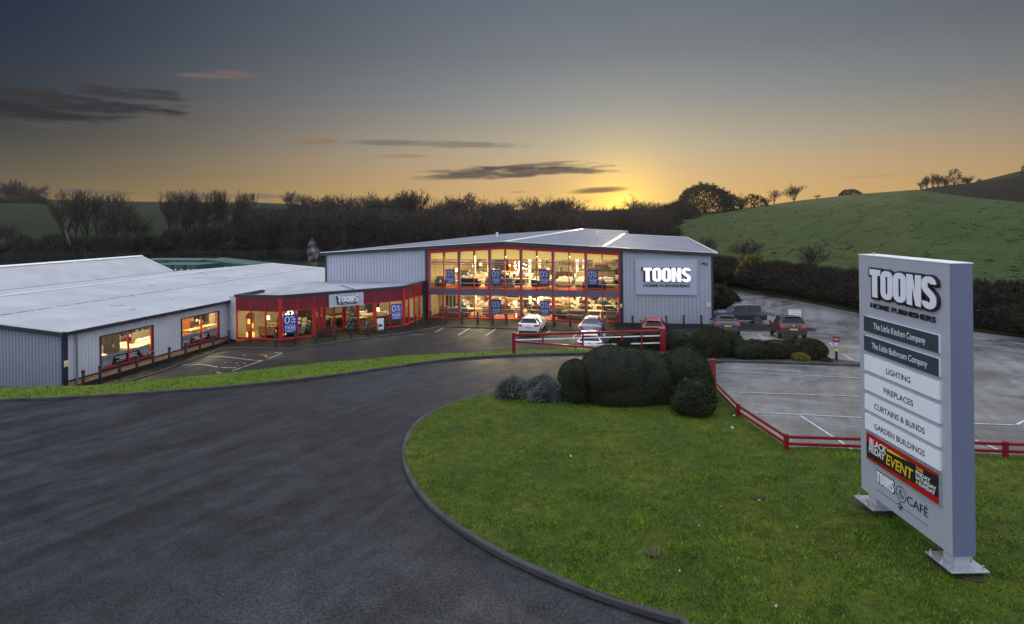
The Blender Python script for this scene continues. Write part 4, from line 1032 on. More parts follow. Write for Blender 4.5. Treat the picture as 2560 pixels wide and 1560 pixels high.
RB = GROT+math.atan2(sBC.d.y, sBC.d.x)
def onseg(a, o, z): p = sBC(a, o, 0); q = GR+GV*p.x+GU*p.y; return Vector((q.x, q.y, z))
poster('blue credit poster in the entrance block beside the tall Christmas tree', onseg(bx(702), .02, .60), RB, bx(850)-bx(702), 1.46)
poster('blue credit poster in the entrance block right of the garden bench', onseg(bx(1890), .02, .72), RB, bx(2006)-bx(1890), 1.40)
# picture banners along the bottom of the shed windows
def banner(label, y0, y1, first=[None]):
    L = y1-y0; loc = G(SXW-.06, y0, .22); rz_ = GROT+math.pi/2
    s = thing('window_banner', label, 'banner', loc, rz_, 'picture banners in the shed windows')
    m = MB(); m.box(0, L, -.01, 0, 0, .62); m2 = part('board', m, black, s)
    g_ = MB(); g_.prism([(0, -.014, .62), (L, -.014, .62), (L, -.014, .82), (0, -.014, .82)], (0, .012, 0)); part('top_band', g_, pm('banner_grey', (.30,.29,.38), .5) if 'banner_grey' not in MATS else MATS['banner_grey'], s)
    p = MB(); p.prism([(.02, -.014, .02), (.75, -.014, .02), (1.0, -.014, .6), (.02, -.014, .6)], (0, .003, 0)); p.prism([(L-.02, -.014, .12), (L-.65, -.014, .12), (L-.95, -.014, .6), (L-.02, -.014, .6)], (0, .003, 0))
    part('room_picture', p, pm('picture_tone', (.55,.58,.60), .5, var=.8, vs=5, col2=(.10,.12,.12,1)) if 'picture_tone' not in MATS else MATS['picture_tone'], s)
    x = MB()
    for z, a, b in ((.46, 1.15, 2.0), (.46, 2.2, 2.95), (.30, 1.5, 2.0), (.30, 2.2, 2.9)): x.box(a*L/4.1, b*L/4.1, -.016, -.011, z, z+.06)
    for z, a, b in ((.38, 1.4, 2.0), (.20, 1.2, 2.0), (.38, 2.2, 2.7), (.20, 2.2, 2.7)): x.box(a*L/4.1, b*L/4.1, -.016, -.011, z, z+.025)
    part('printed_lines', x, letterw, s)
banner('black picture banner in the nearer shed window by the corner downpipe', W1[0]+.12, W1[1]-.22)
banner('black picture banner in the further shed window nearer the red entrance', W2[0]+.12, W2[1]-.22)
# small safety plates, camera, direction boards
def plate(label, loc, rz_, w=.28, h=.36):
    s = thing('hazard_plate', label, 'sign', loc, rz_)
    m = MB(); m.box(-w/2, w/2, -.01, 0, 0, h); part('board', m, pm('plate_white', (.7,.7,.66), .5) if 'plate_white' not in MATS else MATS['plate_white'], s)
    y = MB(); y.prism([(-w*.32, -.013, h*.45), (w*.32, -.013, h*.45), (0, -.013, h*.9)], (0, .003, 0)); y.box(-w*.4, w*.4, -.013, -.01, h*.1, h*.35); part('warning_mark', y, pm('plate_yellow', (.75,.62,.05), .5) if 'plate_yellow' not in MATS else MATS['plate_yellow'], s)
plate('yellow warning plate on the navy corner post of the pale shed', G(SXW+.06, Y0+.12, .98), GROT+math.pi/2)
plate('yellow warning plate low on the cladding below the lit wall sign', G(-.33, -.05, 1.65), GROT)
plate('small yellow warning plate at the right edge of the ground-floor glazing', G(-7.93, -.10, 1.45), GROT, .2, .34)
cc = thing('security_camera', 'small black security camera on the wall right of the lit sign', 'camera', G(-.72, -.08, 5.45), GROT)
m = MB(); m.box(-.05, .05, -.02, 0, -.1, .12); m.bar((0, 0, 0), (-.1, -.22, .06), .04, .04); part('bracket', m, black, cc)
m = MB(); m.bar((-.22, -.3, -.02), (.04, -.16, .1), .11, .12); part('housing', m, black, cc, bevel=.01)
m = MB(); m.lathe([(.05, -.12), (.07, -.05), (.05, .04)], 10, (.22, -.12, 0)); m.bar((.22, -.12, .04), (.22, 0, .08), .03, .03); part('dome', m, black, cc, 40)
def postat(px, py, dz=.1): p = on(px, py); return Vector((p.x, p.y, H(p.x, p.y)+dz))
dp_ = on(1987, 824, .09)
db = thing('direction_sign', 'white direction board on a thin post beside the dark red car', 'sign', dp_, GROT)
m = MB(); m.tube([(0, 0, 0), (0, 0, 1.55)], .035, 8); part('post', m, mull, db, 40)
m = MB()
for i in range(3): m.box(-.46, .46, -.06, -.035, 1.03+i*.195, 1.03+i*.195+.18)
part('board', m, panelw, db)
m = MB()
for i in range(3):
    z = 1.09+i*.195
    m.prism([(-.40, -.063, z+.03), (-.32, -.063, z), (-.32, -.063, z+.06)], (0, .002, 0)); m.box(-.24, .36, -.063, -.06, z+.015, z+.045)
part('arrow_mark', m, slate, db)
p = postat(2091, 906); sp_ = thing('speed_sign', 'red board and round 10 limit sign on a black post at the bed end', 'sign', p, -.35)
m = MB(); m.box(-.06, .06, -.06, .06, 0, .66); part('post', m, black, sp_)
m = MB(); m.box(-.025, .025, -.02, .02, .66, 1.2); part('upright', m, mull, sp_)
m = MB(); m.box(-.17, .17, -.045, -.025, 1.02, 1.29); o = part('red_board', m, dkred, sp_)
textmesh('lettering', 'TOONS', .09, letterw, o, (-.12, -.047, 1.12), FR, .001, bold=.003, width=.24)
m = MB()
for y in (-.045, -.03): m.poly([(.135*math.cos(i*math.pi/12), y, .87+.135*math.sin(i*math.pi/12)) for i in range(24)])
o = part('limit_disc', m, letterw, sp_)
m = MB(); ring(m, 0, .87, .105, .135, -.048, 24); part('disc_rim', m, pm('rim_dark', (.12,.03,.08), .5), o)
textmesh('lettering', '10', .12, black, o, (-.07, -.049, .83), FR, .001, bold=.003, width=.14)
m = MB(); m.box(-.07, .07, -.068, -.06, .52, .66); part('yellow_plate', m, MATS['plate_yellow'], sp_)

# ------------------------------------------------------------------ bollards
def bollard0():
    s = thing('bollard', '', 'bollard', (0, 0, 0), 0)
    m = MB(); m.lathe([(.085, 0), (.085, .98), (.075, 1.0)], 10); part('post', m, black, s, 40)
    m = MB(); m.lathe([(.10, .94), (.105, 1.0), (.10, 1.05), (.04, 1.08), (.0, 1.085)], 10); part('cap', m, black, s, 40)
    return s
bol = bollard0(); used = [False]
def bollard(a, b, label, group):
    p = GH(a, b, .09 if H(*G(a, b)[:2]) > -.3 or b > -16 else .09)
    if not used[0]:
        used[0] = True; bol.location = p; bol['label'] = label; bol['group'] = group; return
    dup(bol, p, 0, label, group)
ORD = ['first', 'second', 'third', 'fourth', 'fifth', 'sixth', 'seventh', 'eighth', 'ninth', 'tenth', 'eleventh', 'twelfth', 'thirteenth', 'fourteenth', 'fifteenth']
for i, b in enumerate([-25.9, -24.75, -23.35, -22.0, -20.65, -19.2, -17.65, -16.2, -14.75, -12.95]):
    bollard(-38.55, b, f'black bollard along the brick shed plinth, {ORD[i]} from the near corner', 'bollards along the shed')
for i, (a, b) in enumerate([(-35.43, -14.67), (-32.99, -14.9), (-31.95, -13.91), (-30.8, -12.9), (-29.97, -11.45), (-29.0, -10.54), (-28.11, -9.43), (-27.24, -8.07), (-26.22, -7.07), (-25.5, -5.5), (-25.3, -4.2)]):
    bollard(a, b, f'black bollard in front of the red entrance block, {ORD[i]} from the left', 'bollards before the entrance')
for i, a in enumerate([-25.1, -23.6, -22.1, -20.6, -19.2, -17.9, -16.4, -15.0, -13.6, -12.2, -10.75, -9.4, -8.1]):
    bollard(a, -2.8, f'black bollard before the tall glazed front, {ORD[i]} from the left', 'bollards before the glazing')
for i, a in enumerate([-6.84, -4.05, -2.62, -1.2]):
    bollard(a, -2.7, f'black bollard before the cladding below the lit sign, {ORD[i]} from the left', 'bollards below the wall sign')

# ------------------------------------------------------------------ cars
tyrem = pm('tyre_rubber', (.012,.012,.013), .8); rimm = pm('alloy_rim', (.45,.46,.48), .3, metal=.8)
cglass = pm('car_glass', (.008,.010,.013), .08, spec=.35); trimb = pm('car_black_trim', (.015,.015,.017), .5)
tail = pm('tail_lamp', S(165,10,22), .2, coat=.6, emit=(1, .02, .03, 1), est=.04); yplate = pm('number_plate_yellow', (.72,.46,.02), .4); chrome = pm('chrome', (.6,.6,.62), .15, metal=1.)
def carpaint(n, c, met=.2): return pm(n, c, .34, metal=met, coat=.6, var=.03)
def car(name, label, cat, loc, hd, paint, kind, L=4.3, Wd=1.78, Hh=1.43, wb=2.65, wr=.32):
    root = thing(name, label, cat, loc, hd-math.pi/2 + math.pi/2)
    hw = Wd/2; h = Hh; gl_ = []
    if kind == 'sedan':
        st = [(0, .42, .72, .78, hw*.88, .60), (.05, .30, .92, .98, hw*.95, .66), (.18, .25, 1.0, 1.06, hw*.97, .68), (.75, .24, 1.0, 1.08, hw, .66), (1.45, .24, .99, h-.05, hw, .53), (1.9, .24, .98, h, hw, .54), (2.5, .24, .97, h-.01, hw, .55), (2.95, .24, .96, h-.09, hw, .57), (3.65, .24, .92, .98, hw, .72), (4.35, .25, .78, .85, hw*.97, .75), (L-.06, .3, .62, .68, hw*.86, .6), (L, .38, .55, .6, hw*.78, .55)]
        fl = 'bbbrggg' + 'wbbbb'
    elif kind == 'suv':
        st = [(0, .50, .80, .86, hw*.9, .62), (.06, .36, .98, 1.06, hw*.96, .66), (.16, .32, 1.06, 1.12, hw*.98, .68), (.50, .30, 1.06, h-.08, hw, .60), (.9, .30, 1.05, h-.01, hw, .62), (1.7, .30, 1.04, h, hw, .63), (2.35, .30, 1.03, h-.03, hw, .63), (2.75, .30, 1.02, h-.13, hw, .65), (3.42, .30, 1.0, 1.07, hw, .74), (4.1, .31, .94, 1.01, hw*.98, .74), (L-.08, .36, .78, .82, hw*.9, .62), (L, .42, .66, .7, hw*.82, .55)]
        fl = 'bbrggggwbbb'
    elif kind == 'mpv':
        st = [(0, .46, .80, .86, hw*.92, .66), (.05, .30, .95, 1.02, hw*.97, .70), (.12, .26, 1.02, 1.08, hw*.98, .71), (.34, .25, 1.02, h-.07, hw, .60), (.75, .25, 1.01, h-.01, hw, .62), (1.6, .25, .99, h, hw, .63), (2.3, .25, .97, h-.04, hw, .63), (2.7, .25, .96, h-.14, hw, .64), (3.55, .25, .93, 1.0, hw, .74), (4.0, .27, .82, .88, hw*.96, .7), (L-.05, .33, .68, .72, hw*.86, .6), (L, .40, .6, .64, hw*.8, .55)]
        fl = 'bbrggggwbbb'
    else:
        st = [(0, .44, .76, .82, hw*.9, .62), (.05, .29, .92, .98, hw*.96, .68), (.15, .25, .98, 1.04, hw*.98, .70), (.52, .24, .97, h-.08, hw, .55), (.95, .24, .96, h-.01, hw, .57), (1.7, .24, .95, h, hw, .58), (2.3, .24, .94, h-.03, hw, .58), (2.65, .24, .93, h-.12, hw, .60), (3.35, .24, .90, .97, hw, .74), (3.95, .26, .78, .84, hw*.96, .72), (L-.06, .32, .62, .67, hw*.86, .6), (L, .38, .55, .6, hw*.78, .55)]
        fl = 'bbrggggwbbb'
    rings_ = []
    for x, zb_, zs, zt, w_, rw in st:
        half = [(0, zb_), (w_*.86, zb_), (w_*.985, zb_+.16), (w_, (zb_+.16+zs)/2), (w_*.965, zs), (rw, zt-.05 if zt-zs > .2 else zt-.025), (rw*.6, zt-.005), (0, zt)]
        rings_.append([Vector((x-L/2, y, z)) for y, z in half] + [Vector((x-L/2, -y, z)) for y, z in half[-2:0:-1]])
    body, gls, gfront = MB(), MB(), MB(); gsides = {4: MB(), 9: MB()}
    for i in range(len(st)-1):
        A, B = rings_[i], rings_[i+1]; f = fl[i] if i < len(fl) else 'b'; n = len(A)
        for j in range(n):
            q = [A[j], A[(j+1) % n], B[(j+1) % n], B[j]]
            side = j in (4, 9); top = j in (5, 6, 7, 8)
            if f == 'g' and side: gsides[j].poly(q)
            elif f == 'r' and top: gls.poly(q)
            elif f == 'w' and top: gfront.poly(q)
            else: body.poly(q)
    body.poly(rings_[0]); body.poly(rings_[-1])
    part('body', body, paint, root, 35)
    part('rear_window', gls, cglass, root, 30); [part('side_window', g_, cglass, root, 30) for g_ in gsides.values()]; part('windscreen', gfront, cglass, root, 30)
    gi = [i for i, c in enumerate(fl) if c == 'g']
    for i in gi[1:]:
        x, zb_, zs, zt, w_, rw = st[i]
        for s in (1, -1): pl = MB(); pl.bar((x-L/2, s*(w_*.965+.004), zs), (x-L/2, s*(rw+.004), zt-.05), .02, .07, Vector((1, 0, 0))); part('window_pillar', pl, trimb, root)
    xr = L/2; axr, axf = -L/2+(L-wb)*.47, -L/2+(L-wb)*.47+wb
    wt = 0
    for ax in (axr, axf):
        for s in (1, -1):
            a = MB(); a.poly([(ax+(wr+.05)*math.cos(t_), s*(hw+.003), max(wr+(wr+.05)*math.sin(t_), .16)) for t_ in np.linspace(-.4, math.pi+.4, 16)]); part('wheel_arch', a, trimb, root)
            wobj = bpy.data.objects.new('wheel', None); COL.objects.link(wobj); wobj.parent = root; wobj.location = (ax, s*(hw-.09), wr)
            ty = MB(); ty.tube([(0, -s*.10, 0), (0, s*.085, 0), (0, s*.105, 0)], [wr, wr, wr-.03], 20); part('tyre', ty, tyrem, wobj, 40)
            rm = MB(); rr = wr*.70
            for k in range(5):
                t_ = 2*math.pi*k/5
                for dt_ in (-.16, .16): rm.bar((.04*math.cos(t_), s*.112, .04*math.sin(t_)), (rr*math.cos(t_+dt_), s*.112, rr*math.sin(t_+dt_)), .03, .012, Vector((0, 1, 0)))
            for k in range(20):
                t0, t1 = 2*math.pi*k/20, 2*math.pi*(k+1)/20
                rm.poly([(rr*math.cos(t0), s*.116, rr*math.sin(t0)), (rr*math.cos(t1), s*.116, rr*math.sin(t1)), ((rr+.03)*math.cos(t1), s*.116, (rr+.03)*math.sin(t1)), ((rr+.03)*math.cos(t0), s*.116, (rr+.03)*math.sin(t0))])
            part('rim', rm, rimm, wobj)
    zs = st[2][2]
    for s in (1, -1):
        t_ = MB(); t_.prism([(-L/2+.015, s*hw*.50, zs-.20), (-L/2+.015, s*hw*.93, zs-.21), (-L/2+.06, s*hw*.955, zs-.02), (-L/2+.03, s*hw*.60, zs-.04)], (-.03, 0, 0)); t_.prism([(-L/2+.04, s*(hw*.965), zs-.19), (-L/2+.30, s*(hw*.985), zs-.12), (-L/2+.26, s*(hw*.975), zs-.03), (-L/2+.06, s*(hw*.955), zs-.03)], (0, s*.012, 0)); part('tail_lamp', t_, tail, root)
        hl = MB(); hl.prism([(L/2-.10, s*hw*.55, .62), (L/2-.22, s*hw*.88, .64), (L/2-.36, s*hw*.9, .74), (L/2-.16, s*hw*.55, .72)], (.03, 0, .01)); part('headlight', hl, chrome, root)
        mr_ = MB(); xm_ = st[[i for i, c in enumerate(fl) if c == 'w'][0]][0]-L/2+.1; mr_.box(xm_-.08, xm_+.08, s*(hw+.02) if s > 0 else s*(hw+.20), s*(hw+.20) if s > 0 else s*(hw+.02), st[6][2]-.02, st[6][2]+.14); part('mirror', mr_, paint if kind != 'sedan' else trimb, root, bevel=.03)
    bu = MB(); bu.box(-L/2-.015, -L/2+.2, -hw*.82, hw*.82, st[1][1]-.02, st[1][1]+.16 if kind not in ('mpv', 'suv') else st[1][1]+.30); part('bumper', bu, trimb, root, bevel=.03)
    np_ = MB(); zp = zs-.32 if kind in ('hatch', 'sedan') else zs-.40; np_.box(-L/2-.03, -L/2+.02, -.26, .26, zp, zp+.11); part('number_plate', np_, yplate, root)
    em = MB(); em.tube([(-L/2-.005, 0, zs-.08), (-L/2+.06, 0, zs-.08)], .045, 10); part('badge', em, chrome, root)
    for s in (1, -1):
        for i in gi[1:3]: hd_ = MB(); hd_.box(st[i][0]-L/2-.05, st[i][0]-L/2+.12, s*hw*.965 if s > 0 else s*(hw+.015), s*(hw+.015) if s > 0 else s*hw*.965, st[i][2]-.12, st[i][2]-.09); part('door_handle', hd_, paint, root)
    if kind in ('suv', 'mpv'):
        for s in (1, -1): rr_ = MB(); rr_.tube([(.9-L/2, s*.60, h+.01), (1.6-L/2, s*.62, h+.04), (2.6-L/2, s*.60, h-.03)], .015, 6); part('roof_rail', rr_, chrome if kind == 'suv' else trimb, root, 40)
    wi_ = MB(); wi_.box(st[3][0]-L/2-.12, st[3][0]-L/2+.1, -.5, .5, h-.075, h-.045); part('spoiler', wi_, paint, root) if kind != 'sedan' else None
    return root
HU = math.atan2(GU.y, GU.x)
def place(a, b, hd, L):   # a,b = grid position of the rear bumper, nose along hd
    p = G(a, b); c = p+Vector((math.cos(hd), math.sin(hd), 0))*L/2
    q = p+Vector((math.cos(hd), math.sin(hd), 0))*L
    z0, z1 = H(p.x, p.y), H(q.x, q.y)
    return Vector((c.x, c.y, (z0+z1)/2+.005))
def pitch_to(o, L):
    d = Vector((math.cos(o.rotation_euler.z), math.sin(o.rotation_euler.z))); p = Vector(o.location[:2])
    a, b = p-d*L*.31, p+d*L*.31; za, zb_ = H(a.x, a.y), H(b.x, b.y)
    o.rotation_euler.y = -math.atan2(zb_-za, L*.62); o.location.z = (za+zb_)/2+.005
c1 = car('hatchback_car', 'white hatchback parked nose-in before the tall glazed front', 'car', place(-15.05, -7.3, HU, 4.32), HU, carpaint('paint_white', (.72,.74,.80), .0), 'hatch')
c2 = car('saloon_car', 'blue-grey saloon parked nose-in beside the white hatchback', 'car', place(-10.05, -7.6, HU, 4.69), HU, carpaint('paint_blue_grey', (.16,.20,.34), .4), 'sedan', 4.69, 1.81, 1.44, 2.84)
c3 = car('hatchback_car', 'bright red hatchback seen above the clipped hedge before the grey cladding', 'car', place(-5.1, -7.3, HU, 4.36), HU, carpaint('paint_red', S(165,8,36), .0), 'hatch', 4.36, 1.82, 1.47)
c4 = car('hatchback_car', 'dark grey hatchback half hidden by the round hedge, next to the SUV', 'car', place(.35, -7.6, HU, 4.2), HU, carpaint('paint_dark_grey', (.045,.05,.065), .4), 'hatch', 4.2, 1.78, 1.46)
wcp = Vector((5.25, 41.9)); whd = HU+.1
c5 = car('hatchback_car', 'white hatchback half hidden behind the red swing gate', 'car', (wcp.x+math.cos(whd)*2.1, wcp.y+math.sin(whd)*2.1, 0), whd, MATS['paint_white'], 'hatch', 4.2, 1.76, 1.43)
c6 = car('people_carrier', 'dark red people carrier parked by the hedge and direction board', 'car', (18.9+.93, 42.0+4.0/2, 0), HU, carpaint('paint_dark_red', (.055,.004,.009), .0), 'mpv', 4.26, 1.81, 1.60, 2.68)
c7 = car('suv_car', 'slate blue SUV side-on at the corner of the showroom', 'car', (*G(2.45, 2.3)[:2], 0), HU+math.pi/2, carpaint('paint_slate', (.035,.045,.075), .3), 'suv', 4.49, 1.84, 1.64, 2.68, .36)
for o, L in ((c1, 4.3), (c2, 4.69), (c3, 4.36), (c4, 4.2), (c5, 4.2), (c6, 4.26), (c7, 4.49)): pitch_to(o, L)

# ------------------------------------------------------------------ knee rail round the lawn, swing gate
kr = thing('knee_rail', 'low red two-bar knee rail along the right edge of the lawn', 'railing', rail_pts[2], 0)
def loc(o, p): return Vector(p)-o.location
RP = [Vector((p.x, p.y, H(p.x, p.y)+.08)) for p in rail_pts]
posts = [RP[0], RP[1].lerp(RP[2], .98), RP[3].lerp(RP[2], .99), RP[4].lerp(RP[5], 0.0), RP[5].lerp(RP[6], .0)]
allp = [RP[1], RP[2], RP[3], RP[5], RP[6]]
for i, p in enumerate([RP[2], RP[3], RP[5]]):
    m = MB(); q = loc(kr, p); m.box(q.x-.06, q.x+.06, q.y-.06, q.y+.06, q.z-.15, q.z+.46); part('post', m, red, kr, bevel=.01)
for z in (.17, .38):
    for a, b in zip(allp, allp[1:]):
        m = MB(); m.bar(loc(kr, a)+Vector((0, 0, z)), loc(kr, b)+Vector((0, 0, z)), .07, .085); part('rail', m, red, kr, bevel=.008)
ep = on(1783, 972); tp = thing('end_post', 'tall red end post of the knee rail beside the clipped bush', 'post', (ep.x, ep.y, ep.z), 0)
m = MB(); m.box(-.1, .1, -.1, .1, 0, 1.28); part('post', m, red, tp, bevel=.01)
m = MB(); m.box(-.11, .11, -.11, .11, 1.28, 1.31); part('cap', m, red, tp)
g0, g1 = on(1283, 884), on(1656, 886); g0.y = g1.y = (g0.y+g1.y)/2; g0.x = at(1283, 884, g0.y).x; g1.x = at(1656, 884, g1.y).x
gate = thing('swing_gate', 'red and white swing gate barrier across the car park entry', 'gate', (g0.x, g0.y, g0.z), 0)
gp = lambda px, py: Vector((at(px, py, g0.y).x-g0.x, 0, at(px, py, g0.y).z-g0.z))
m = MB(); a = gp(1656, 822); m.box(a.x-.16, a.x+.16, -.16, .16, -.15, a.z); m.box(a.x-.18, a.x+.18, -.18, .18, a.z, a.z+.03); part('hanging_post', m, red, gate, bevel=.01)
m = MB(); a = gp(1284, 832); m.box(a.x-.10, a.x+.10, -.09, .09, -.15, a.z); m.box(a.x-.12, a.x+.12, -.11, .11, a.z, a.z+.03); part('closing_post', m, red, gate, bevel=.01)
m = MB(); m.bar(gp(1286, 837), gp(1654, 827), .12, .13); part('top_rail', m, red, gate, bevel=.01)
m = MB(); m.bar(gp(1286, 853), gp(1480, 869), .12, .11); m.bar(gp(1480, 869), gp(1654, 882), .12, .11); part('lower_rail', m, red, gate, bevel=.01)
for px_, a, b in ((1357, 835, 859), (1457, 832, 867), (1555, 829, 872), (1604, 828, 877)):
    m = MB(); m.bar(gp(px_, a), gp(px_, b), .10, .10, Vector((0, 1, 0))); part('upright', m, red, gate)
for px_, a, b in ((1320, 836, 850), (1407, 834, 846), (1506, 831, 843), (1630, 828, 858)):
    m = MB(); m.bar(gp(px_, a), gp(px_, b), .035, .035, Vector((0, 1, 0))); part('hanger', m, red, gate)
for a, b in (((1286, 850), (1654, 839)), ((1457, 863), (1654, 857))):
    m = MB(); m.bar(gp(*a), gp(*b), .08, .06); part('white_rail', m, white, gate)
for px, py, lab in ((1815, 711, 'short red bollard post where the service road forks'), (1790, 690, 'red post beside the far corner of the showroom')):
    p = at(px, py, 82 if px > 1800 else 92); p.z = H(p.x, p.y)
    t_ = thing('red_post', lab, 'post', p, 0); m = MB(); m.lathe([(.13, 0), (.13, .95), (.10, 1.0)], 10); part('post', m, red, t_, 40); m = MB(); m.lathe([(.15, 1.0), (.15, 1.06), (.02, 1.1)], 10); part('cap', m, red, t_, 40)
fkp = at(1815, 713, 81); fk = [(fkp.x-.6, 81), (fkp.x+6, 84), (fkp.x+4.5, 92), (fkp.x-3.5, 99), (fkp.x-4.5, 98)]
sheet('fork_island', fk, soil, .1, 1.2); kerb('fork_kerb', [Vector(fk[4]), Vector(fk[0]), Vector(fk[1])], .16, .13, kerbm)
# drain cover on the road
dg_ = on(1404, 889); t_ = thing('drain_grate', 'black iron drain grate in the road by the verge kerb', 'drain', (dg_.x, dg_.y, dg_.z+.012), .1)
m = MB(); m.box(-.36, .36, -.24, -.19, 0, .02); m.box(-.36, .36, .19, .24, 0, .02); m.box(-.36, -.31, -.19, .19, 0, .02); m.box(.31, .36, -.19, .19, 0, .02); part('frame', m, black, t_)
m = MB()
for i in range(8): m.box(-.28+i*.075, -.25+i*.075, -.19, .19, 0, .016)
part('grating', m, black, t_)
# things outside the entrance
bn = thing('garden_bench', 'brown slatted garden bench outside the entrance with a price card', 'bench', onseg(bx(1600), .75, .09), RB)
m = MB()
for i in range(4): m.box(-.75, .75, -.42+i*.13, -.32+i*.13, .42, .45)
part('seat', m, timber, bn)
m = MB(); m.box(-.75, .75, .12, .16, .86, .93); m.box(-.75, .75, .12, .16, .5, .55)
for i in range(13): m.box(-.70+i*.115, -.65+i*.115, .125, .15, .55, .86)
part('backrest', m, timber, bn)
for sx_ in (-1, 1):
    m = MB(); m.box(sx_*.72-.03, sx_*.72+.03, -.42, -.36, 0, .66); part('leg', m, timber, bn); m = MB(); m.box(sx_*.72-.03, sx_*.72+.03, .10, .16, 0, .9); part('leg', m, timber, bn); m = MB(); m.box(sx_*.72-.035, sx_*.72+.035, -.45, .14, .62, .66); part('armrest', m, timber, bn)
m = MB(); m.box(-.1, .1, .09, .11, .56, .82); part('price_card', m, white, bn)
ab_ = thing('pavement_board', 'white pavement advertising board right of the garden bench', 'sign', onseg(bx(1722), 1.0, .09), RB)
m = MB(); m.box(-.30, .30, -.05, .0, .12, 1.05); part('board', m, posterw, ab_); m = MB(); m.box(-.34, .34, -.2, .2, 0, .10); part('base', m, pm('board_green', (.03,.18,.05), .5), ab_); m = MB(); m.ball((0, -.055, .45), (.18, .006, .12)); part('printed_picture', m, slate, ab_)
# dark rustic ornament of twisted branches by the doorway
od = thing('rustic_ornament', 'dark rustic bundle of twisted branches standing by the entrance doors', 'garden ornament', onseg(bx(1135), .4, .09), RB)
m = MB()
for i in range(26):
    a = rnd.random()*6.28; r = .2+.5*rnd.random(); z = .1+.6*rnd.random()
    pts = [(r*math.cos(a+k*.5)*1.3, r*.6*math.sin(a+k*.5), z+.25*math.sin(k*.9+i)) for k in range(5)]; m.tube(pts, .022, 5)
for sx_ in (-.5, .5, -.2, .3): m.tube([(sx_, 0, 0), (sx_*.8, .05, .5)], .03, 5)
part('branches', m, pm('dark_twig', (.06,.025,.015), .8, var=.4), od)
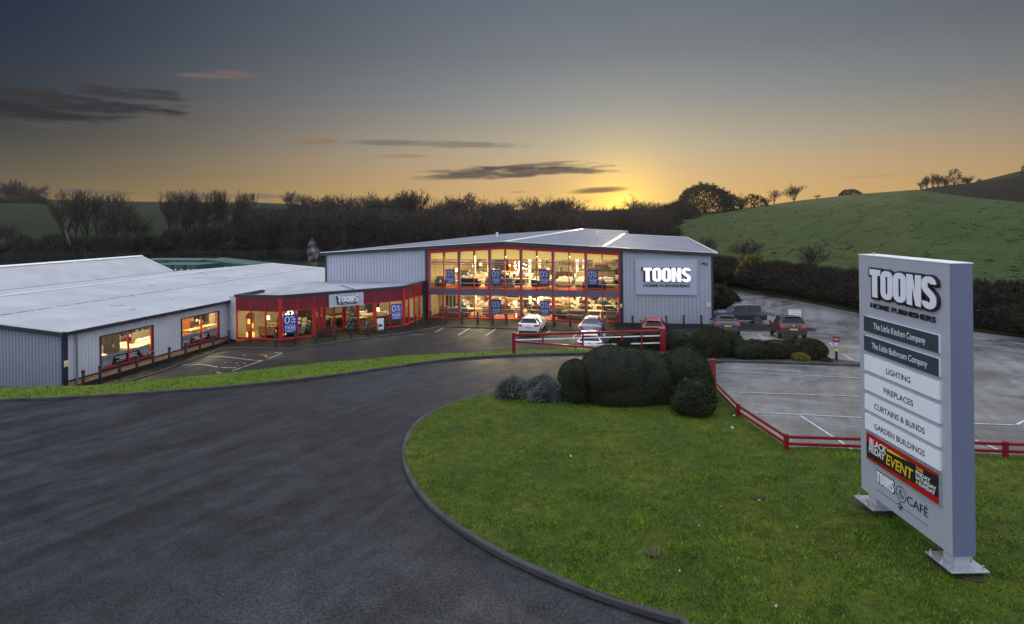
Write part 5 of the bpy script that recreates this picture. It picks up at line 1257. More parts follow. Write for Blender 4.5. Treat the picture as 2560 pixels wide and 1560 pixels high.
# ------------------------------------------------------------------ furniture seen through the glass
FAB = {}
for n_, c in (('olive', (.15,.13,.055)), ('beige', (.36,.29,.18)), ('taupe', (.17,.13,.095)), ('charcoal', (.022,.021,.022)), ('teal', (.016,.05,.045)), ('navy', (.015,.025,.09)), ('rust', (.28,.08,.025)), ('cream', (.55,.48,.33)), ('grey', (.15,.145,.14)), ('brown', (.065,.036,.02))):
    FAB[n_] = pm('fabric_'+n_, c, .85, var=.15, vs=4)
base_f = FAB['olive']
wood = pm('light_wood', (.33,.20,.09), .5, var=.3, vs=5)
shade = pm('lit_shade', (.85,.75,.5), .6, emit=(1, .72, .34, 1), est=2.2)
PROTO = {}
def proto(kind):
    s = thing(kind, '', {'sofa': 'sofa', 'armchair': 'chair', 'bed': 'bed', 'dining_table': 'table', 'sideboard': 'cabinet', 'floor_lamp': 'lamp', 'tub_chair': 'chair', 'footstool': 'stool', 'display_wall': 'display', 'mirror': 'mirror', 'wardrobe': 'cabinet'}[kind])
    def bx_(n, m, *boxes, bev=.04):
        b = MB()
        for q in boxes: b.box(*q)
        return part(n, b, m, s, bevel=bev)
    if kind == 'sofa':
        bx_('price_card', white, (.1, .34, .14, .16, .80, 1.02), bev=0); bx_('base', base_f, (-.95, .95, -.42, .42, .1, .34)); bx_('backrest', base_f, (-.95, .95, .2, .46, .34, .92))
        for k in (-1, 1): bx_('armrest', base_f, (k*.98-.1, k*.98+.1, -.44, .44, .1, .64)); bx_('seat_cushion', base_f, (k*.44-.42, k*.44+.42, -.44, .2, .34, .5)); bx_('scatter_cushion', FAB['cream'] if k > 0 else base_f, (k*.6-.2, k*.6+.2, .02, .16, .5, .86))
    elif kind == 'armchair':
        bx_('price_card', white, (-.1, .1, -.10, -.08, .44, .70), bev=0); bx_('base', base_f, (-.40, .40, -.40, .40, .1, .42)); bx_('backrest', base_f, (-.40, .40, .22, .46, .42, 1.0))
        for k in (-1, 1): bx_('armrest', base_f, (k*.46-.09, k*.46+.09, -.42, .42, .1, .64))
    elif kind == 'tub_chair':
        b = MB(); b.tube([(0, 0, .3), (0, 0, .46)], .36, 14); part('seat', b, base_f, s, 40)
        b = MB()
        for i in range(13):
            a0, a1 = rad(-20+220*i/13), rad(-20+220*(i+1)/13); h0 = .55+.3*math.sin(math.pi*i/13); h1 = .55+.3*math.sin(math.pi*(i+1)/13)
            b.prism([(.38*math.cos(a0), .38*math.sin(a0), .28), (.38*math.cos(a1), .38*math.sin(a1), .28), (.42*math.cos(a1), .42*math.sin(a1), h1), (.42*math.cos(a0), .42*math.sin(a0), h0)], (.06*math.cos(a0), .06*math.sin(a0), 0))
        part('backrest', b, base_f, s)
        for k in (0, 1, 2, 3):
            b = MB(); a = rad(45+90*k); b.tube([(.2*math.cos(a), .2*math.sin(a), .3), (.34*math.cos(a), .34*math.sin(a), 0)], .02, 6); part('leg', b, wood, s)
    elif kind == 'bed':
        bx_('base', base_f, (-.78, .78, -1.0, 1.0, .05, .42)); bx_('mattress', FAB['cream'], (-.76, .76, -.98, .98, .42, .68), bev=.06)
        bx_('price_card', white, (-.14, .14, .30, .33, .70, .98), bev=0); bx_('headboard', base_f, (-.84, .84, 1.0, 1.1, .05, 1.35))
        for k in (-1, 1): bx_('pillow', white, (k*.38-.3, k*.38+.3, .5, .92, .68, .84), bev=.06)
    elif kind == 'dining_table':
        bx_('tabletop', wood, (-.8, .8, -.45, .45, .72, .77), bev=.01)
        for a in (-.7, .7):
            for b_ in (-.36, .36): bx_('leg', wood, (a-.04, a+.04, b_-.04, b_+.04, 0, .72), bev=0)
        bx_('table_runner', FAB['cream'], (-.5, .5, -.14, .14, .772, .776), bev=0)
    elif kind == 'sideboard':
        bx_('body', wood, (-.75, .75, -.22, .22, .12, .85), bev=.01)
        for k in (-1, 0, 1): bx_('door', wood, (k*.49-.23, k*.49+.23, -.245, -.22, .17, .8), bev=.01)
        for k in (-1, 1): bx_('leg', wood, (k*.66-.03, k*.66+.03, -.15, .15, 0, .12), bev=0)
    elif kind == 'floor_lamp':
        b = MB(); b.lathe([(.16, 0), (.16, .03), (.02, .05)], 12); part('base', b, steel, s, 40)
        b = MB(); b.tube([(0, 0, .03), (0, 0, 1.25)], .015, 6); part('stem', b, steel, s)
        b = MB(); b.tube([(0, 0, 1.2), (0, 0, 1.52)], [.2, .13], 12, False); part('lamp_shade', b, shade, s, 40)
    elif kind == 'footstool':
        bx_('seat', base_f, (-.55, .55, -.25, .25, .3, .46), bev=.05)
        for a in (-.46, .46): bx_('leg', wood, (a-.025, a+.025, -.2, .2, 0, .3), bev=0)
    elif kind == 'display_wall':
        bx_('panel', wallin, (-1.2, 1.2, 0, .08, 0, 2.0), bev=0)
        for i in range(6): bx_('fabric_sample', FAB[list(FAB)[i+1]], (-1.1+i*.37, -.83+i*.37, -.03, 0, .5, 1.75), bev=.01)
    elif kind == 'wardrobe':
        bx_('body', base_f, (-.6, .6, -.25, .3, .06, 1.95), bev=.01)
        for k in (-1, 1): bx_('door', base_f, (k*.295-.285, k*.295+.285, -.275, -.25, .12, 1.9), bev=.01); bx_('handle', steel, (k*.06-.012, k*.06+.012, -.30, -.275, .9, 1.15), bev=0)
        bx_('plinth', wood, (-.58, .58, -.22, .28, 0, .06), bev=0)
    elif kind == 'mirror':
        bx_('frame', wood, (-.5, .5, 0, .06, .5, 1.8), bev=.01); bx_('mirror_glass', pm('mirror_glass', (.6,.58,.5), .1, metal=.8), (-.42, .42, -.01, 0, .58, 1.72), bev=0)
    return s
fcount = {}
BAYS = ['first', 'second', 'third', 'fourth', 'fifth', 'sixth']
ROWN = ['close to the glass', 'in the second row back', 'in the third row back', 'in the fourth row back', 'in the fifth row back', 'in the sixth row back', 'in the seventh row back', 'in the rearmost row']
def furn(kind, col, p, rz_, label, group):
    if kind not in PROTO:
        s = PROTO[kind] = proto(kind); s.location = p; s.rotation_euler.z = rz_; s['label'] = label; s['group'] = group
        s['_first'] = 1
        if col != 'olive':
            for ch in s.children:
                if ch.type == 'MESH' and ch.material_slots[0].material == base_f: ch.material_slots[0].link = 'OBJECT'; ch.material_slots[0].material = FAB[col]
        del s['_first']; return s
    src = PROTO[kind]; r = src.copy(); COL.objects.link(r); r.location = p; r.rotation_euler = (0, 0, rz_); r['label'] = label; r['group'] = group
    for ch in src.children:
        c = ch.copy(); COL.objects.link(c); c.parent = r
        if ch.data.materials[0] == base_f: c.material_slots[0].link = 'OBJECT'; c.material_slots[0].material = FAB[col]
    return r
NM = {'sofa': 'two-seat sofa', 'armchair': 'armchair', 'bed': 'double bed', 'dining_table': 'dining table', 'sideboard': 'wooden sideboard', 'floor_lamp': 'lit floor lamp', 'tub_chair': 'tub chair', 'footstool': 'long footstool', 'display_wall': 'fabric display wall', 'mirror': 'framed standing mirror', 'wardrobe': 'tall wardrobe'}
def show_item(kind, col, x, y, up, turn):
    bi = min(5, max(0, int((x+26.26)/3.032))); row = min(7, max(0, int((y-.2)/2.1)))
    half = 'left' if (x+26.26) % 3.032 < 1.516 else 'right'
    flo = 'upstairs' if up else 'downstairs'
    nm = NM[kind] if kind in ('dining_table', 'sideboard', 'floor_lamp', 'display_wall', 'mirror') else col+' '+NM[kind]
    lab = f'{nm} {flo}, {half} half of {BAYS[bi]} bay, {ROWN[row]}'
    fcount[lab] = fcount.get(lab, 0)+1
    if fcount[lab] > 1: return
    furn(kind, col, G(x, y, 2.945 if up else .115), GROT+rad(turn), lab, f'{NM[kind]}s on display {flo}')
fr2 = random.Random(21)
front_up = [('armchair', 'brown', -25.6, 1.4, 20), ('sofa', 'beige', -23.9, 2.9, 10), ('sofa', 'charcoal', -22.6, 1.3, 180), ('sofa', 'cream', -21.9, 4.2, 0), ('armchair', 'grey', -20.4, 1.5, 160), ('sofa', 'grey', -19.1, 1.4, 175), ('dining_table', 'olive', -17.9, 2.6, 0), ('tub_chair', 'charcoal', -17.5, 1.1, 200), ('bed', 'olive', -15.9, 3.3, 0), ('tub_chair', 'navy', -15.9, .95, 160), ('tub_chair', 'rust', -15.0, .95, 190), ('footstool', 'charcoal', -14.3, 1.2, 0), ('bed', 'grey', -13.5, 3.3, 0), ('bed', 'beige', -11.6, 3.3, 0), ('footstool', 'brown', -11.6, 1.2, 0), ('bed', 'taupe', -9.5, 3.2, 0), ('sofa', 'navy', -10.4, 1.1, 5), ('footstool', 'cream', -8.8, 1.1, 0)]
for k, c, x, y, t_ in front_up: show_item(k, c, x, y, True, t_)
front_dn = [('display_wall', 'olive', -25.3, 3.2, 10), ('armchair', 'taupe', -25.1, 1.4, 180), ('sofa', 'teal', -23.9, 3.0, -5), ('sofa', 'grey', -23.6, 1.1, 180), ('sofa', 'beige', -21.6, 3.2, 10), ('dining_table', 'olive', -22.3, 1.2, 0), ('armchair', 'taupe', -20.7, 1.5, 150), ('sofa', 'brown', -19.3, 3.1, 0), ('floor_lamp', 'olive', -18.1, 1.6, 0), ('armchair', 'beige', -17.5, 1.3, 160), ('sofa', 'charcoal', -15.7, 2.9, 10), ('floor_lamp', 'olive', -16.3, 4.0, 0), ('armchair', 'charcoal', -13.6, 1.3, 140), ('sofa', 'olive', -13.0, 3.2, 0), ('sofa', 'taupe', -12.0, 1.2, 180), ('dining_table', 'olive', -10.4, 1.6, 0), ('sofa', 'brown', -11.2, 3.4, 0), ('sofa', 'charcoal', -8.9, 3.3, 0), ('armchair', 'taupe', -8.8, 1.3, 170)]
for k, c, x, y, t_ in front_dn: show_item(k, c, x, y, False, t_)
for up in (True, False):
    for row, y in enumerate((5.3, 7.2, 9.1, 11.0, 12.9, 14.7, 16.4)):
        x = -25.2+fr2.random()*.6
        while x < -8.8:
            if row >= 4 and fr2.random() < .55: k = fr2.choice(['wardrobe', 'wardrobe', 'display_wall', 'mirror', 'sideboard'])
            elif up and x > -17: k = fr2.choice(['bed', 'bed', 'sideboard', 'bed', 'mirror', 'sofa'])
            else: k = fr2.choice(['sofa', 'sofa', 'armchair', 'sofa', 'dining_table', 'sideboard', 'floor_lamp', 'sofa', 'display_wall' if row > 2 else 'sofa'])
            show_item(k, fr2.choice(['olive', 'beige', 'taupe', 'brown', 'grey', 'charcoal', 'olive', 'beige', 'taupe', 'brown', 'cream', 'charcoal', 'teal', 'rust']), x, y+fr2.uniform(-.4, .4), up, fr2.choice([0, 0, 180, 15, -15, 90 if k != 'bed' else 0]))
            x += {'sofa': 2.15, 'bed': 2.0, 'armchair': 1.15, 'dining_table': 1.9, 'sideboard': 1.7, 'floor_lamp': .8, 'display_wall': 2.6, 'mirror': 1.2, 'wardrobe': 1.4}.get(k, 1.5)
# the glowing cluster pendant in the middle of the upper floor
ch = thing('chandelier', 'cluster of glowing globe pendants upstairs in the centre of the glazed front', 'lamp', G(-17.7, 2.6, 5.9), GROT)
m = MB(); m.box(-.7, .7, -.3, .3, -.04, 0); part('ceiling_plate', m, steel, ch)
for i in range(34):
    x, y, z = fr2.gauss(0, .50), fr2.gauss(0, .28), -.55-fr2.random()*1.5; x = max(-1.1, min(1.0, x))
    m = MB(); m.ball((x, y, z), .07, 8, 6); g_ = part('globe', m, lampw, ch, 60)
    m = MB(); m.tube([(x, y, z+.07), (x*.6, y*.6, -.04)], .005, 4); part('flex', m, black, g_)
ptl = thing('tube_lamp', 'tall glowing tube lamp downstairs beside the left blue poster', 'lamp', G(-17.85, 1.0, .12), GROT)
m = MB(); m.lathe([(.14, 0), (.14, .04), (.03, .05)], 10); part('base', m, steel, ptl); m = MB(); m.tube([(0, 0, .05), (0, 0, 1.25)], .05, 10); part('tube', m, pm('tube_glow', (.9,.8,.6), .5, emit=(1, .62, .28, 1), est=4.0), ptl)
for i, (x, z) in enumerate(((-16.3, 1.75), (-16.0, 1.45), (-15.6, 1.95), (-15.5, 2.1), (-20.9, 1.55), (-20.6, 1.7))):
    hl = thing('pendant_lamp', ('red glowing pendant lamp downstairs over the beige sofa' if i > 3 else 'small warm pendant globe downstairs left of the right blue poster') + f', {ORD[i % 4]} of its cluster', 'lamp', G(x, 2.2, z), GROT, 'small pendant lamps downstairs')
    m = MB(); m.ball((0, 0, 0), .075, 8, 6); part('globe', m, lampw if i < 4 else pm('red_glow%d' % i, (.8,.1,.05), .5, emit=(1, .08, .03, 1), est=3.0), hl, 60); m = MB(); m.tube([(0, 0, .07), (0, 0, 2.5-z)], .006, 4); part('flex', m, black, hl)
# inside the entrance block
def ent_item(kind, col, a, o, turn, label): furn(kind, col, onseg(a, o, .09), RB+rad(turn), label, 'furniture in the entrance block')
furn('sideboard', 'olive', G(-36.2, -11.2, .09), GROT, 'wooden sideboard behind the left entrance windows', 'furniture in the entrance block')
furn('armchair', 'charcoal', G(-35.3, -10.0, .09), GROT, 'black armchair behind the middle left entrance window', 'furniture in the entrance block')
furn('floor_lamp', 'olive', G(-36.9, -10.2, .09), GROT, 'lit floor lamp in the corner of the left entrance window', 'furniture in the entrance block')
ent_item('sofa', 'teal', bx(930), -1.9, 20, 'green-grey sofa in the entrance window right of the blue poster')
ent_item('tub_chair', 'beige', bx(905), -.8, 200, 'pale tub chair in the entrance window right of the blue poster')
ent_item('sofa', 'charcoal', bx(1290), -4.6, 0, 'dark sofa seen through the entrance doors')
ent_item('dining_table', 'olive', bx(1640), -2.4, 0, 'wooden table in the entrance window behind the garden bench')
ent_item('sideboard', 'olive', bx(1800), -2.8, 0, 'wooden sideboard in the right entrance window under a lamp')
ent_item('armchair', 'brown', bx(1800), -.9, 190, 'brown armchair in the right entrance window')
ent_item('floor_lamp', 'olive', bx(1850), -2.2, 0, 'lit floor lamp in the right entrance window')
for i_, (k_, c_, a_, o_, t_) in enumerate((('sideboard', 'olive', 760, -3.4, 0), ('wardrobe', 'taupe', 900, -4.6, 0), ('sofa', 'olive', 1010, -4.2, 0), ('armchair', 'brown', 980, -2.6, 20), ('wardrobe', 'brown', 1160, -5.6, 0), ('wardrobe', 'olive', 1420, -6.2, 0), ('dining_table', 'olive', 1480, -4.2, 0), ('sofa', 'brown', 1600, -5.0, 0), ('wardrobe', 'taupe', 1700, -5.4, 0), ('bed', 'grey', 1860, -4.8, 0), ('wardrobe', 'charcoal', 1930, -5.2, 0), ('armchair', 'taupe', 1930, -1.2, 160))):
    ent_item(k_, c_, bx(a_), o_, t_, f'{NM[k_] if k_ in ("dining_table", "sideboard") else c_+" "+NM[k_]} deep inside the entrance block, {ORD[i_]} from the left')
ent_item('sofa', 'beige', bx(1960), -3.2, 0, 'beige sofa behind the right blue entrance poster')
fr3 = random.Random(9); ROWS_ = ['row by the windows', 'second row', 'third row', 'back row']
for r_, a in enumerate((-41.4, -43.4, -45.6, -47.9)):
    b, n_ = -23.6+.4*r_, 0
    while b < -4.5:
        k = fr3.choice(['dining_table', 'sideboard', 'bed', 'sideboard'] if r_ == 0 else ['wardrobe', 'sofa', 'display_wall', 'bed', 'dining_table', 'wardrobe'] if r_ < 3 else ['wardrobe', 'display_wall', 'wardrobe'])
        c = fr3.choice(list(FAB)); nm = NM[k] if k in ('dining_table', 'sideboard', 'display_wall') else c+' '+NM[k]
        if n_ < 15: furn(k, c, G(a, b, -.28), GROT+rad(fr3.choice([90, 90, 70, 110] if k != 'display_wall' else [45, 30, 60])), f'{nm} inside the pale shed, {ROWS_[r_]}, {ORD[n_]} from the near end', 'furniture in the pale shed')
        n_ += 1; b += {'wardrobe': 1.7, 'display_wall': 2.4, 'bed': 2.1, 'sofa': 2.3}.get(k, 1.9)
pine = pm('artificial_pine', (.012,.035,.018), .8, var=.4)
def xmas(label, p, h, dots, seed):
    r = random.Random(seed); s = thing('christmas_tree', label, 'Christmas tree', p, 0)
    m = MB(); m.tube([(0, 0, 0), (0, 0, h*.95)], .03, 6); part('trunk', m, timber, s)
    V = []
    for i in range(900):
        k = r.random()**.7; z = h*(.1+.9*(1-k)); R = h*.27*k; a = r.random()*6.28; rr = R*(.4+.6*r.random())
        c = Vector((rr*math.cos(a), rr*math.sin(a), z)); d = Vector((math.cos(a), math.sin(a), -.3))*.13; e = Vector((-math.sin(a), math.cos(a), r.uniform(-.5, .5)))*.035
        V += [c-e, c+e, c+e*.4+d, c-e*.4+d]
    link('foliage', quads('foliage', np.array([tuple(v) for v in V]), pine), s)
    m = MB()
    for i in range(46):
        k = r.random()**.7; z = h*(.12+.86*(1-k)); R = h*.27*k; a = r.random()*6.28; m.ball((R*math.cos(a), R*math.sin(a), z-.03), .028, 6, 4)
    part('fairy_lights', m, dots, s)
xmas('tall Christmas tree with orange lights in the left entrance window', G(-34.75, -11.75, .09), 2.0, pm('fairy_orange', (.8,.4,.1), .5, emit=(1, .42, .06, 1), est=4.0), 3)
xmas('slim Christmas tree with pale blue baubles beside the entrance doors', onseg(bx(1495), -.75, .09), 2.2, pm('bauble_blue', (.25,.40,.6), .3, emit=(.4, .6, 1, 1), est=.5), 5)
dl = thing('lantern_set', 'tall glass lanterns with orange glow at the far left of the entrance window', 'lamp', G(-37.35, -11.9, .09), GROT)
for x, z, r in ((-.2, .25, .16), (.18, .25, .17), (.12, .95, .12), (-.12, 1.3, .10)):
    m = MB(); m.lathe([(r, z-.18), (r, z+.18)], 10, (x, 0, 0)); part('lantern', m, pm('lantern_glow%.2f' % z+str(x), (.8,.4,.1), .5, emit=(1, .42, .07, 1), est=2.2), dl, 40)
m = MB(); m.box(-.3, .3, .1, .14, 0, 2.0); m.box(-.32, -.28, -.1, .14, 0, 1.9); part('stand', m, wood, dl)
wr_ = thing('ring_light', 'pair of glowing white ring lights above the left entrance poster', 'lamp', onseg(bx(770), -.5, 2.05), RB)
for x, z, r in ((-.05, -.12, .15), (.18, .06, .19)):
    m = MB(); m.tube([(x+r*math.cos(t_), 0, z+r*math.sin(t_)) for t_ in np.linspace(0, 6.28, 18)], .045, 6); part('ring', m, pm('ring_glow%d' % int(r*100), (.9,.85,.7), .5, emit=(1, .86, .6, 1), est=5), wr_, 60)

# ------------------------------------------------------------------ clipped hedges and shrubs
def leafmat(n, c1, c2, rough=.7):
    m = bpy.data.materials.new(n); m.use_nodes = True; nn = m.node_tree.nodes; l = m.node_tree.links; b = nn['Principled BSDF']
    b.inputs['Roughness'].default_value = rough; b.inputs['Specular IOR Level'].default_value = .2
    g = nn.new('ShaderNodeNewGeometry'); mx = nn.new('ShaderNodeMix'); mx.data_type = 'RGBA'; l.new(g.outputs['Random Per Island'], mx.inputs[0]); mx.inputs[6].default_value = c1+(1,); mx.inputs[7].default_value = c2+(1,)
    z = nn.new('ShaderNodeTexNoise'); z.inputs['Scale'].default_value = 1.2; l.new(g.outputs['Position'], z.inputs['Vector'])
    q = nn.new('ShaderNodeMix'); q.data_type = 'RGBA'; q.blend_type = 'MULTIPLY'; q.inputs[0].default_value = .8; l.new(mx.outputs[2], q.inputs[6])
    k = nn.new('ShaderNodeMapRange'); k.inputs['From Min'].default_value = .35; k.inputs['From Max'].default_value = .65; k.inputs['To Min'].default_value = .5; k.inputs['To Max'].default_value = 1.3; l.new(z.outputs['Fac'], k.inputs['Value']); l.new(k.outputs[0], q.inputs[7])
    l.new(q.outputs[2], b.inputs['Base Color']); return m
yew = leafmat('yew_leaves', (.008,.014,.005), (.046,.058,.018))
yewin = pm('yew_inside', (.008,.010,.005), .95, var=.3, vs=4)
lav = leafmat('silver_leaves', (.075,.088,.086), (.20,.225,.225))
lavin = pm('silver_inside', (.035,.035,.028), .95, var=.4, vs=6)
brack = leafmat('bramble_twigs', (.014,.012,.008), (.040,.032,.018))
brackin = pm('bramble_inside', (.010,.009,.006), .95, var=.5, vs=1.5)
yell = leafmat('yellow_leaves', (.10,.09,.012), (.22,.19,.03))
amber = leafmat('amber_leaves', (.10,.05,.01), (.20,.10,.02))
privet = leafmat('privet_leaves', (.016,.024,.008), (.045,.052,.018))
def blob(name, label, cat, base, ells, mat, inmat, n, size, group=None, rough=.06, up=.0, long=1.0, kind=None, extra=None, seed=0, wid=.35):
    """a shrub: ells = [(dx,dy,dz,rx,ry,rz)...] about base; inner mass plus many leaf faces over it"""
    r = np.random.default_rng(seed+5)
    s = thing(name, label, cat, base, 0, group)
    bm = bmesh.new()
    for (ex_, ey_, ez, rx, ry, rz_) in ells:
        mt = Matrix.Translation((ex_, ey_, ez)) @ Matrix.Diagonal((rx*.97, ry*.97, rz_*.97, 1))
        bmesh.ops.create_icosphere(bm, subdivisions=4, radius=1, matrix=mt)
    for v in bm.verts:
        q = v.co*2.2+Vector((seed, 0, 0)); v.co += v.co.normalized()*0 + Vector((noise.noise(q), noise.noise(q+Vector((9, 0, 0))), noise.noise(q+Vector((0, 9, 0)))))*rough*1.6
        if v.co.z < -.1: v.co.z = -.1
    me = bpy.data.meshes.new('inner_mass'); bm.to_mesh(me); bm.free(); me.materials.append(inmat); me.polygons.foreach_set('use_smooth', [True]*len(me.polygons))
    link('inner_mass', me, s)
    area = np.array([(e[3]*e[4]+e[3]*e[5]+e[4]*e[5]) for e in ells]); P, Nn = [], []
    for e, a in zip(ells, area/area.sum()):
        k = int(n*a*1.5); d = r.normal(size=(k, 3)); d /= np.linalg.norm(d, axis=1)[:, None]
        rr = np.array(e[3:6]); p = d*rr*(1+r.normal(size=(k, 1))*rough*.5/rr.mean()) + np.array(e[:3])
        nn_ = d/rr; nn_ /= np.linalg.norm(nn_, axis=1)[:, None]
        ok = p[:, 2] > -.02
        for f in ells:
            if f is e: continue
            ok &= ((((p-np.array(f[:3]))/np.array(f[3:6]))**2).sum(1) > .93)
        P.append(p[ok]); Nn.append(nn_[ok])
    P = np.concatenate(P); Nn = np.concatenate(Nn)
    pert = np.array([noise.noise(Vector(tuple(p*2.2))+Vector((seed, 0, 0))) for p in P])[:, None]
    P = P + Nn*pert*rough*1.5
    V, mi = leafquads(P, Nn, size, long, up, r, wid)
    mats = [mat]
    if extra:
        mats.append(extra[0]); mi = (np.array([noise.noise(Vector(tuple(p*extra[1]))+Vector((seed*3., 7, 1))) for p in P]) > extra[2]).astype(int)
    link('foliage', quads('foliage', V, mats, mi), s)
    return s
def leafquads(P, Nn, size, long, up, r, wid=.35):
    k = len(P)
    t1 = r.normal(size=(k, 3)); t1 -= (t1*Nn).sum(1)[:, None]*Nn*.7; t1[:, 2] += up; t1 /= np.linalg.norm(t1, axis=1)[:, None]+1e-9
    t1 = t1*.75+Nn*.55; t1 /= np.linalg.norm(t1, axis=1)[:, None]
    t2 = np.cross(t1, r.normal(size=(k, 3))); t2 /= np.linalg.norm(t2, axis=1)[:, None]+1e-9
    sz = size*(.6+.8*r.random((k, 1)))
    a = P-t2*sz*wid; b = P+t2*sz*wid; c = P+t2*sz*wid*.35+t1*sz*long; d = P-t2*sz*wid*.35+t1*sz*long
    return np.stack([a, b, c, d], 1).reshape(-1, 3), None
def gbase(px, py, dz=.05): p = on(px, py); return Vector((p.x, p.y, p.z+dz))
# the clipped group on the island lawn; sizes from pixel widths at their distance
def ell(base, px, py, hwpx, hhpx, dpt, dy=0.):
    """ellipsoid whose outline sits at px,py with half sizes in photo pixels, at the base's distance (+dy)"""
    Y = base.y+dy; c = at(px, py, Y); k = Y/F
    return (c.x-base.x, dy, c.z-base.z, hwpx*k, dpt, hhpx*k)
def bush(px, py): return gbase(px, py)
b1 = bush(1470, 1003)
blob('clipped_bush', 'small round clipped bush at the left end of the big dark clump', 'bush', b1, [ell(b1, 1437, 947, 40, 46, 1.0), ell(b1, 1440, 975, 42, 38, 1.0)], yew, yewin, 12000, .045, 'clipped dark bushes on the island lawn', .03, seed=1)
b2 = bush(1560, 1006)
blob('clipped_bush', 'largest double-humped clipped bush in the middle of the lawn clump', 'bush', b2, [ell(b2, 1530, 935, 84, 69, 1.5, .3), ell(b2, 1608, 948, 80, 72, 1.5, .3), ell(b2, 1568, 940, 86, 69, 1.5, .3), ell(b2, 1560, 975, 100, 50, 1.3), ell(b2, 1650, 975, 62, 50, 1.2, .2)], yew, yewin, 34000, .045, 'clipped dark bushes on the island lawn', .035, seed=2)
b3 = bush(1725, 1010)
blob('clipped_bush', 'right-hand domed clipped bush of the clump beside the tall red rail post', 'bush', b3, [ell(b3, 1710, 930, 62, 57, 1.3, .7), ell(b3, 1722, 962, 60, 62, 1.3, .5)], yew, yewin, 20000, .045, 'clipped dark bushes on the island lawn', .03, seed=3)
b4 = bush(1738, 1036)
blob('clipped_bush', 'low rough bush in front at the right end of the dark clump', 'bush', b4, [ell(b4, 1738, 993, 46, 42, .85), ell(b4, 1728, 1008, 42, 32, .85)], yew, yewin, 11000, .06, 'clipped dark bushes on the island lawn', .07, seed=4)
for i, (px, py, lobes, lab) in enumerate(((1283, 999, [(1283, 970, 30, 26), (1262, 985, 20, 18), (1308, 982, 18, 18), (1275, 960, 16, 14)], 'silver-grey shrub furthest left beside the road curve'), (1352, 978, [(1352, 962, 24, 20), (1336, 968, 16, 14), (1372, 968, 16, 16)], 'silver-grey shrub behind the other two near the road edge'), (1378, 1007, [(1370, 982, 30, 26), (1348, 990, 20, 18), (1404, 993, 18, 16), (1385, 972, 20, 16), (1416, 1000, 10, 9)], 'larger silver-grey shrub touching the dark clipped clump'))):
    b = bush(px, py)
    es = [ell(b, a, c+3, w_*.9, h_*.86, w_*b.y/F*.8) for a, c, w_, h_ in lobes]
    blob('silver_shrub', lab, 'shrub', b, es, lav, lavin, 9000, .07, 'silver shrubs left of the clipped clump', .14, 1.0, 1.5, seed=10+i, wid=.25)
# hedge row in the planting bed
hb = [(1615, 895, [(1628, 854, 50, 32), (1580, 866, 40, 26), (1680, 858, 50, 28)], 'clipped hedge mound behind the swing gate', 20, yew),
      (1760, 900, [(1778, 858, 58, 39), (1770, 875, 62, 28), (1835, 866, 24, 30)], 'big rounded clipped mound with rusty patches in the planting bed', 21, yew),
      (1900, 903, [(1885, 874, 46, 22), (1940, 875, 44, 22), (1985, 873, 34, 21), (1860, 878, 34, 20)], 'lower box-cut hedge in front of the dark red car', 22, privet),
      (2030, 905, [(2030, 870, 30, 21), (2010, 877, 26, 18)], 'brownish rounded hedge end by the speed sign', 23, privet),
      (2052, 909, [(2050, 897, 18, 8)], 'tiny low shrub at the very end of the planting bed', 24, privet),
      (1993, 908, [(1993, 891, 22, 13)], 'small yellow-leaved shrub in front of the hedge', 25, yell),
      (1530, 900, [(1553, 854, 28, 13), (1545, 866, 34, 16)], 'low dark bush below the swing gate hiding the white car', 26, yew)]
for px, py, es, lab, sd_, mt in hb:
    b = gbase(px, py); E_ = [ell(b, a, c, w_, h_, 1.0, 2.9 if sd_ in (20, 26) else .9) for a, c, w_, h_ in es]
    blob('clipped_hedge', lab, 'hedge', b, E_, mt, yewin, 5000*len(es), .06, 'hedges in the planting bed', .05, seed=sd_, extra=(amber, .9, .52) if sd_ in (21, 23, 22) else None)
bb = Vector((21.2, 63.5, H(21.2, 63.5)))
blob('corner_bush', 'dark bush beside the side wall of the showroom behind the SUV', 'bush', bb, [(-.5, 0, .9, 2.2, 1.6, 1.3), (.9, .2, .7, 1.5, 1.3, 1.0), (-1.5, .8, 1.2, 1.4, 1.4, 1.1)], privet, yewin, 9000, .16, None, .15, .4, 1.3, seed=31)
# bramble bank at the foot of the field: overgrown hedge in three lengths
def bank(label, pts, seed, n):
    b = Vector((pts[0][0], pts[0][1], 0)); es = []
    r = random.Random(seed)
    for (x0, y0, z0, h0), (x1, y1, z1, h1) in zip(pts, pts[1:]):
        L = math.hypot(x1-x0, y1-y0); k = max(2, int(L/1.7))
        for i in range(k):
            t_ = i/k; h = (h0+(h1-h0)*t_); x, y, z = x0+(x1-x0)*t_, y0+(y1-y0)*t_, z0+(z1-z0)*t_
            w_ = 1.5
            es.append((x-b.x+r.uniform(0, .5), y-b.y, z+h*.32, w_*r.uniform(.9, 1.2), 1.7, h*.38*r.uniform(.85, 1.15)))
            es.append((x-b.x+1.7+r.uniform(-.2, .6), y-b.y+r.uniform(-.5, .5), z+h*.62, 1.7*r.uniform(.9, 1.2), 1.8, h*.40*r.uniform(.8, 1.12)))
    return blob('hedge_bank', label, 'hedge', b, es, brack, brackin, int(n*2.0), .22, None, .28, .4, 2.2, seed=seed, extra=(privet, .25, .40), wid=.13)
bank('dark overgrown bramble bank below the field, far end behind the showroom corner', [(25.5, 101, .9, 2.4), (29.0, 86, .9, 2.5), (31.0, 74, .9, 2.5)], 41, 22000)
bank('dark overgrown bramble bank below the field, middle length left of the totem sign', [(31.0, 74, .9, 2.6), (32.8, 64, .9, 2.6), (33.9, 55, 1.0, 2.6)], 42, 24000)
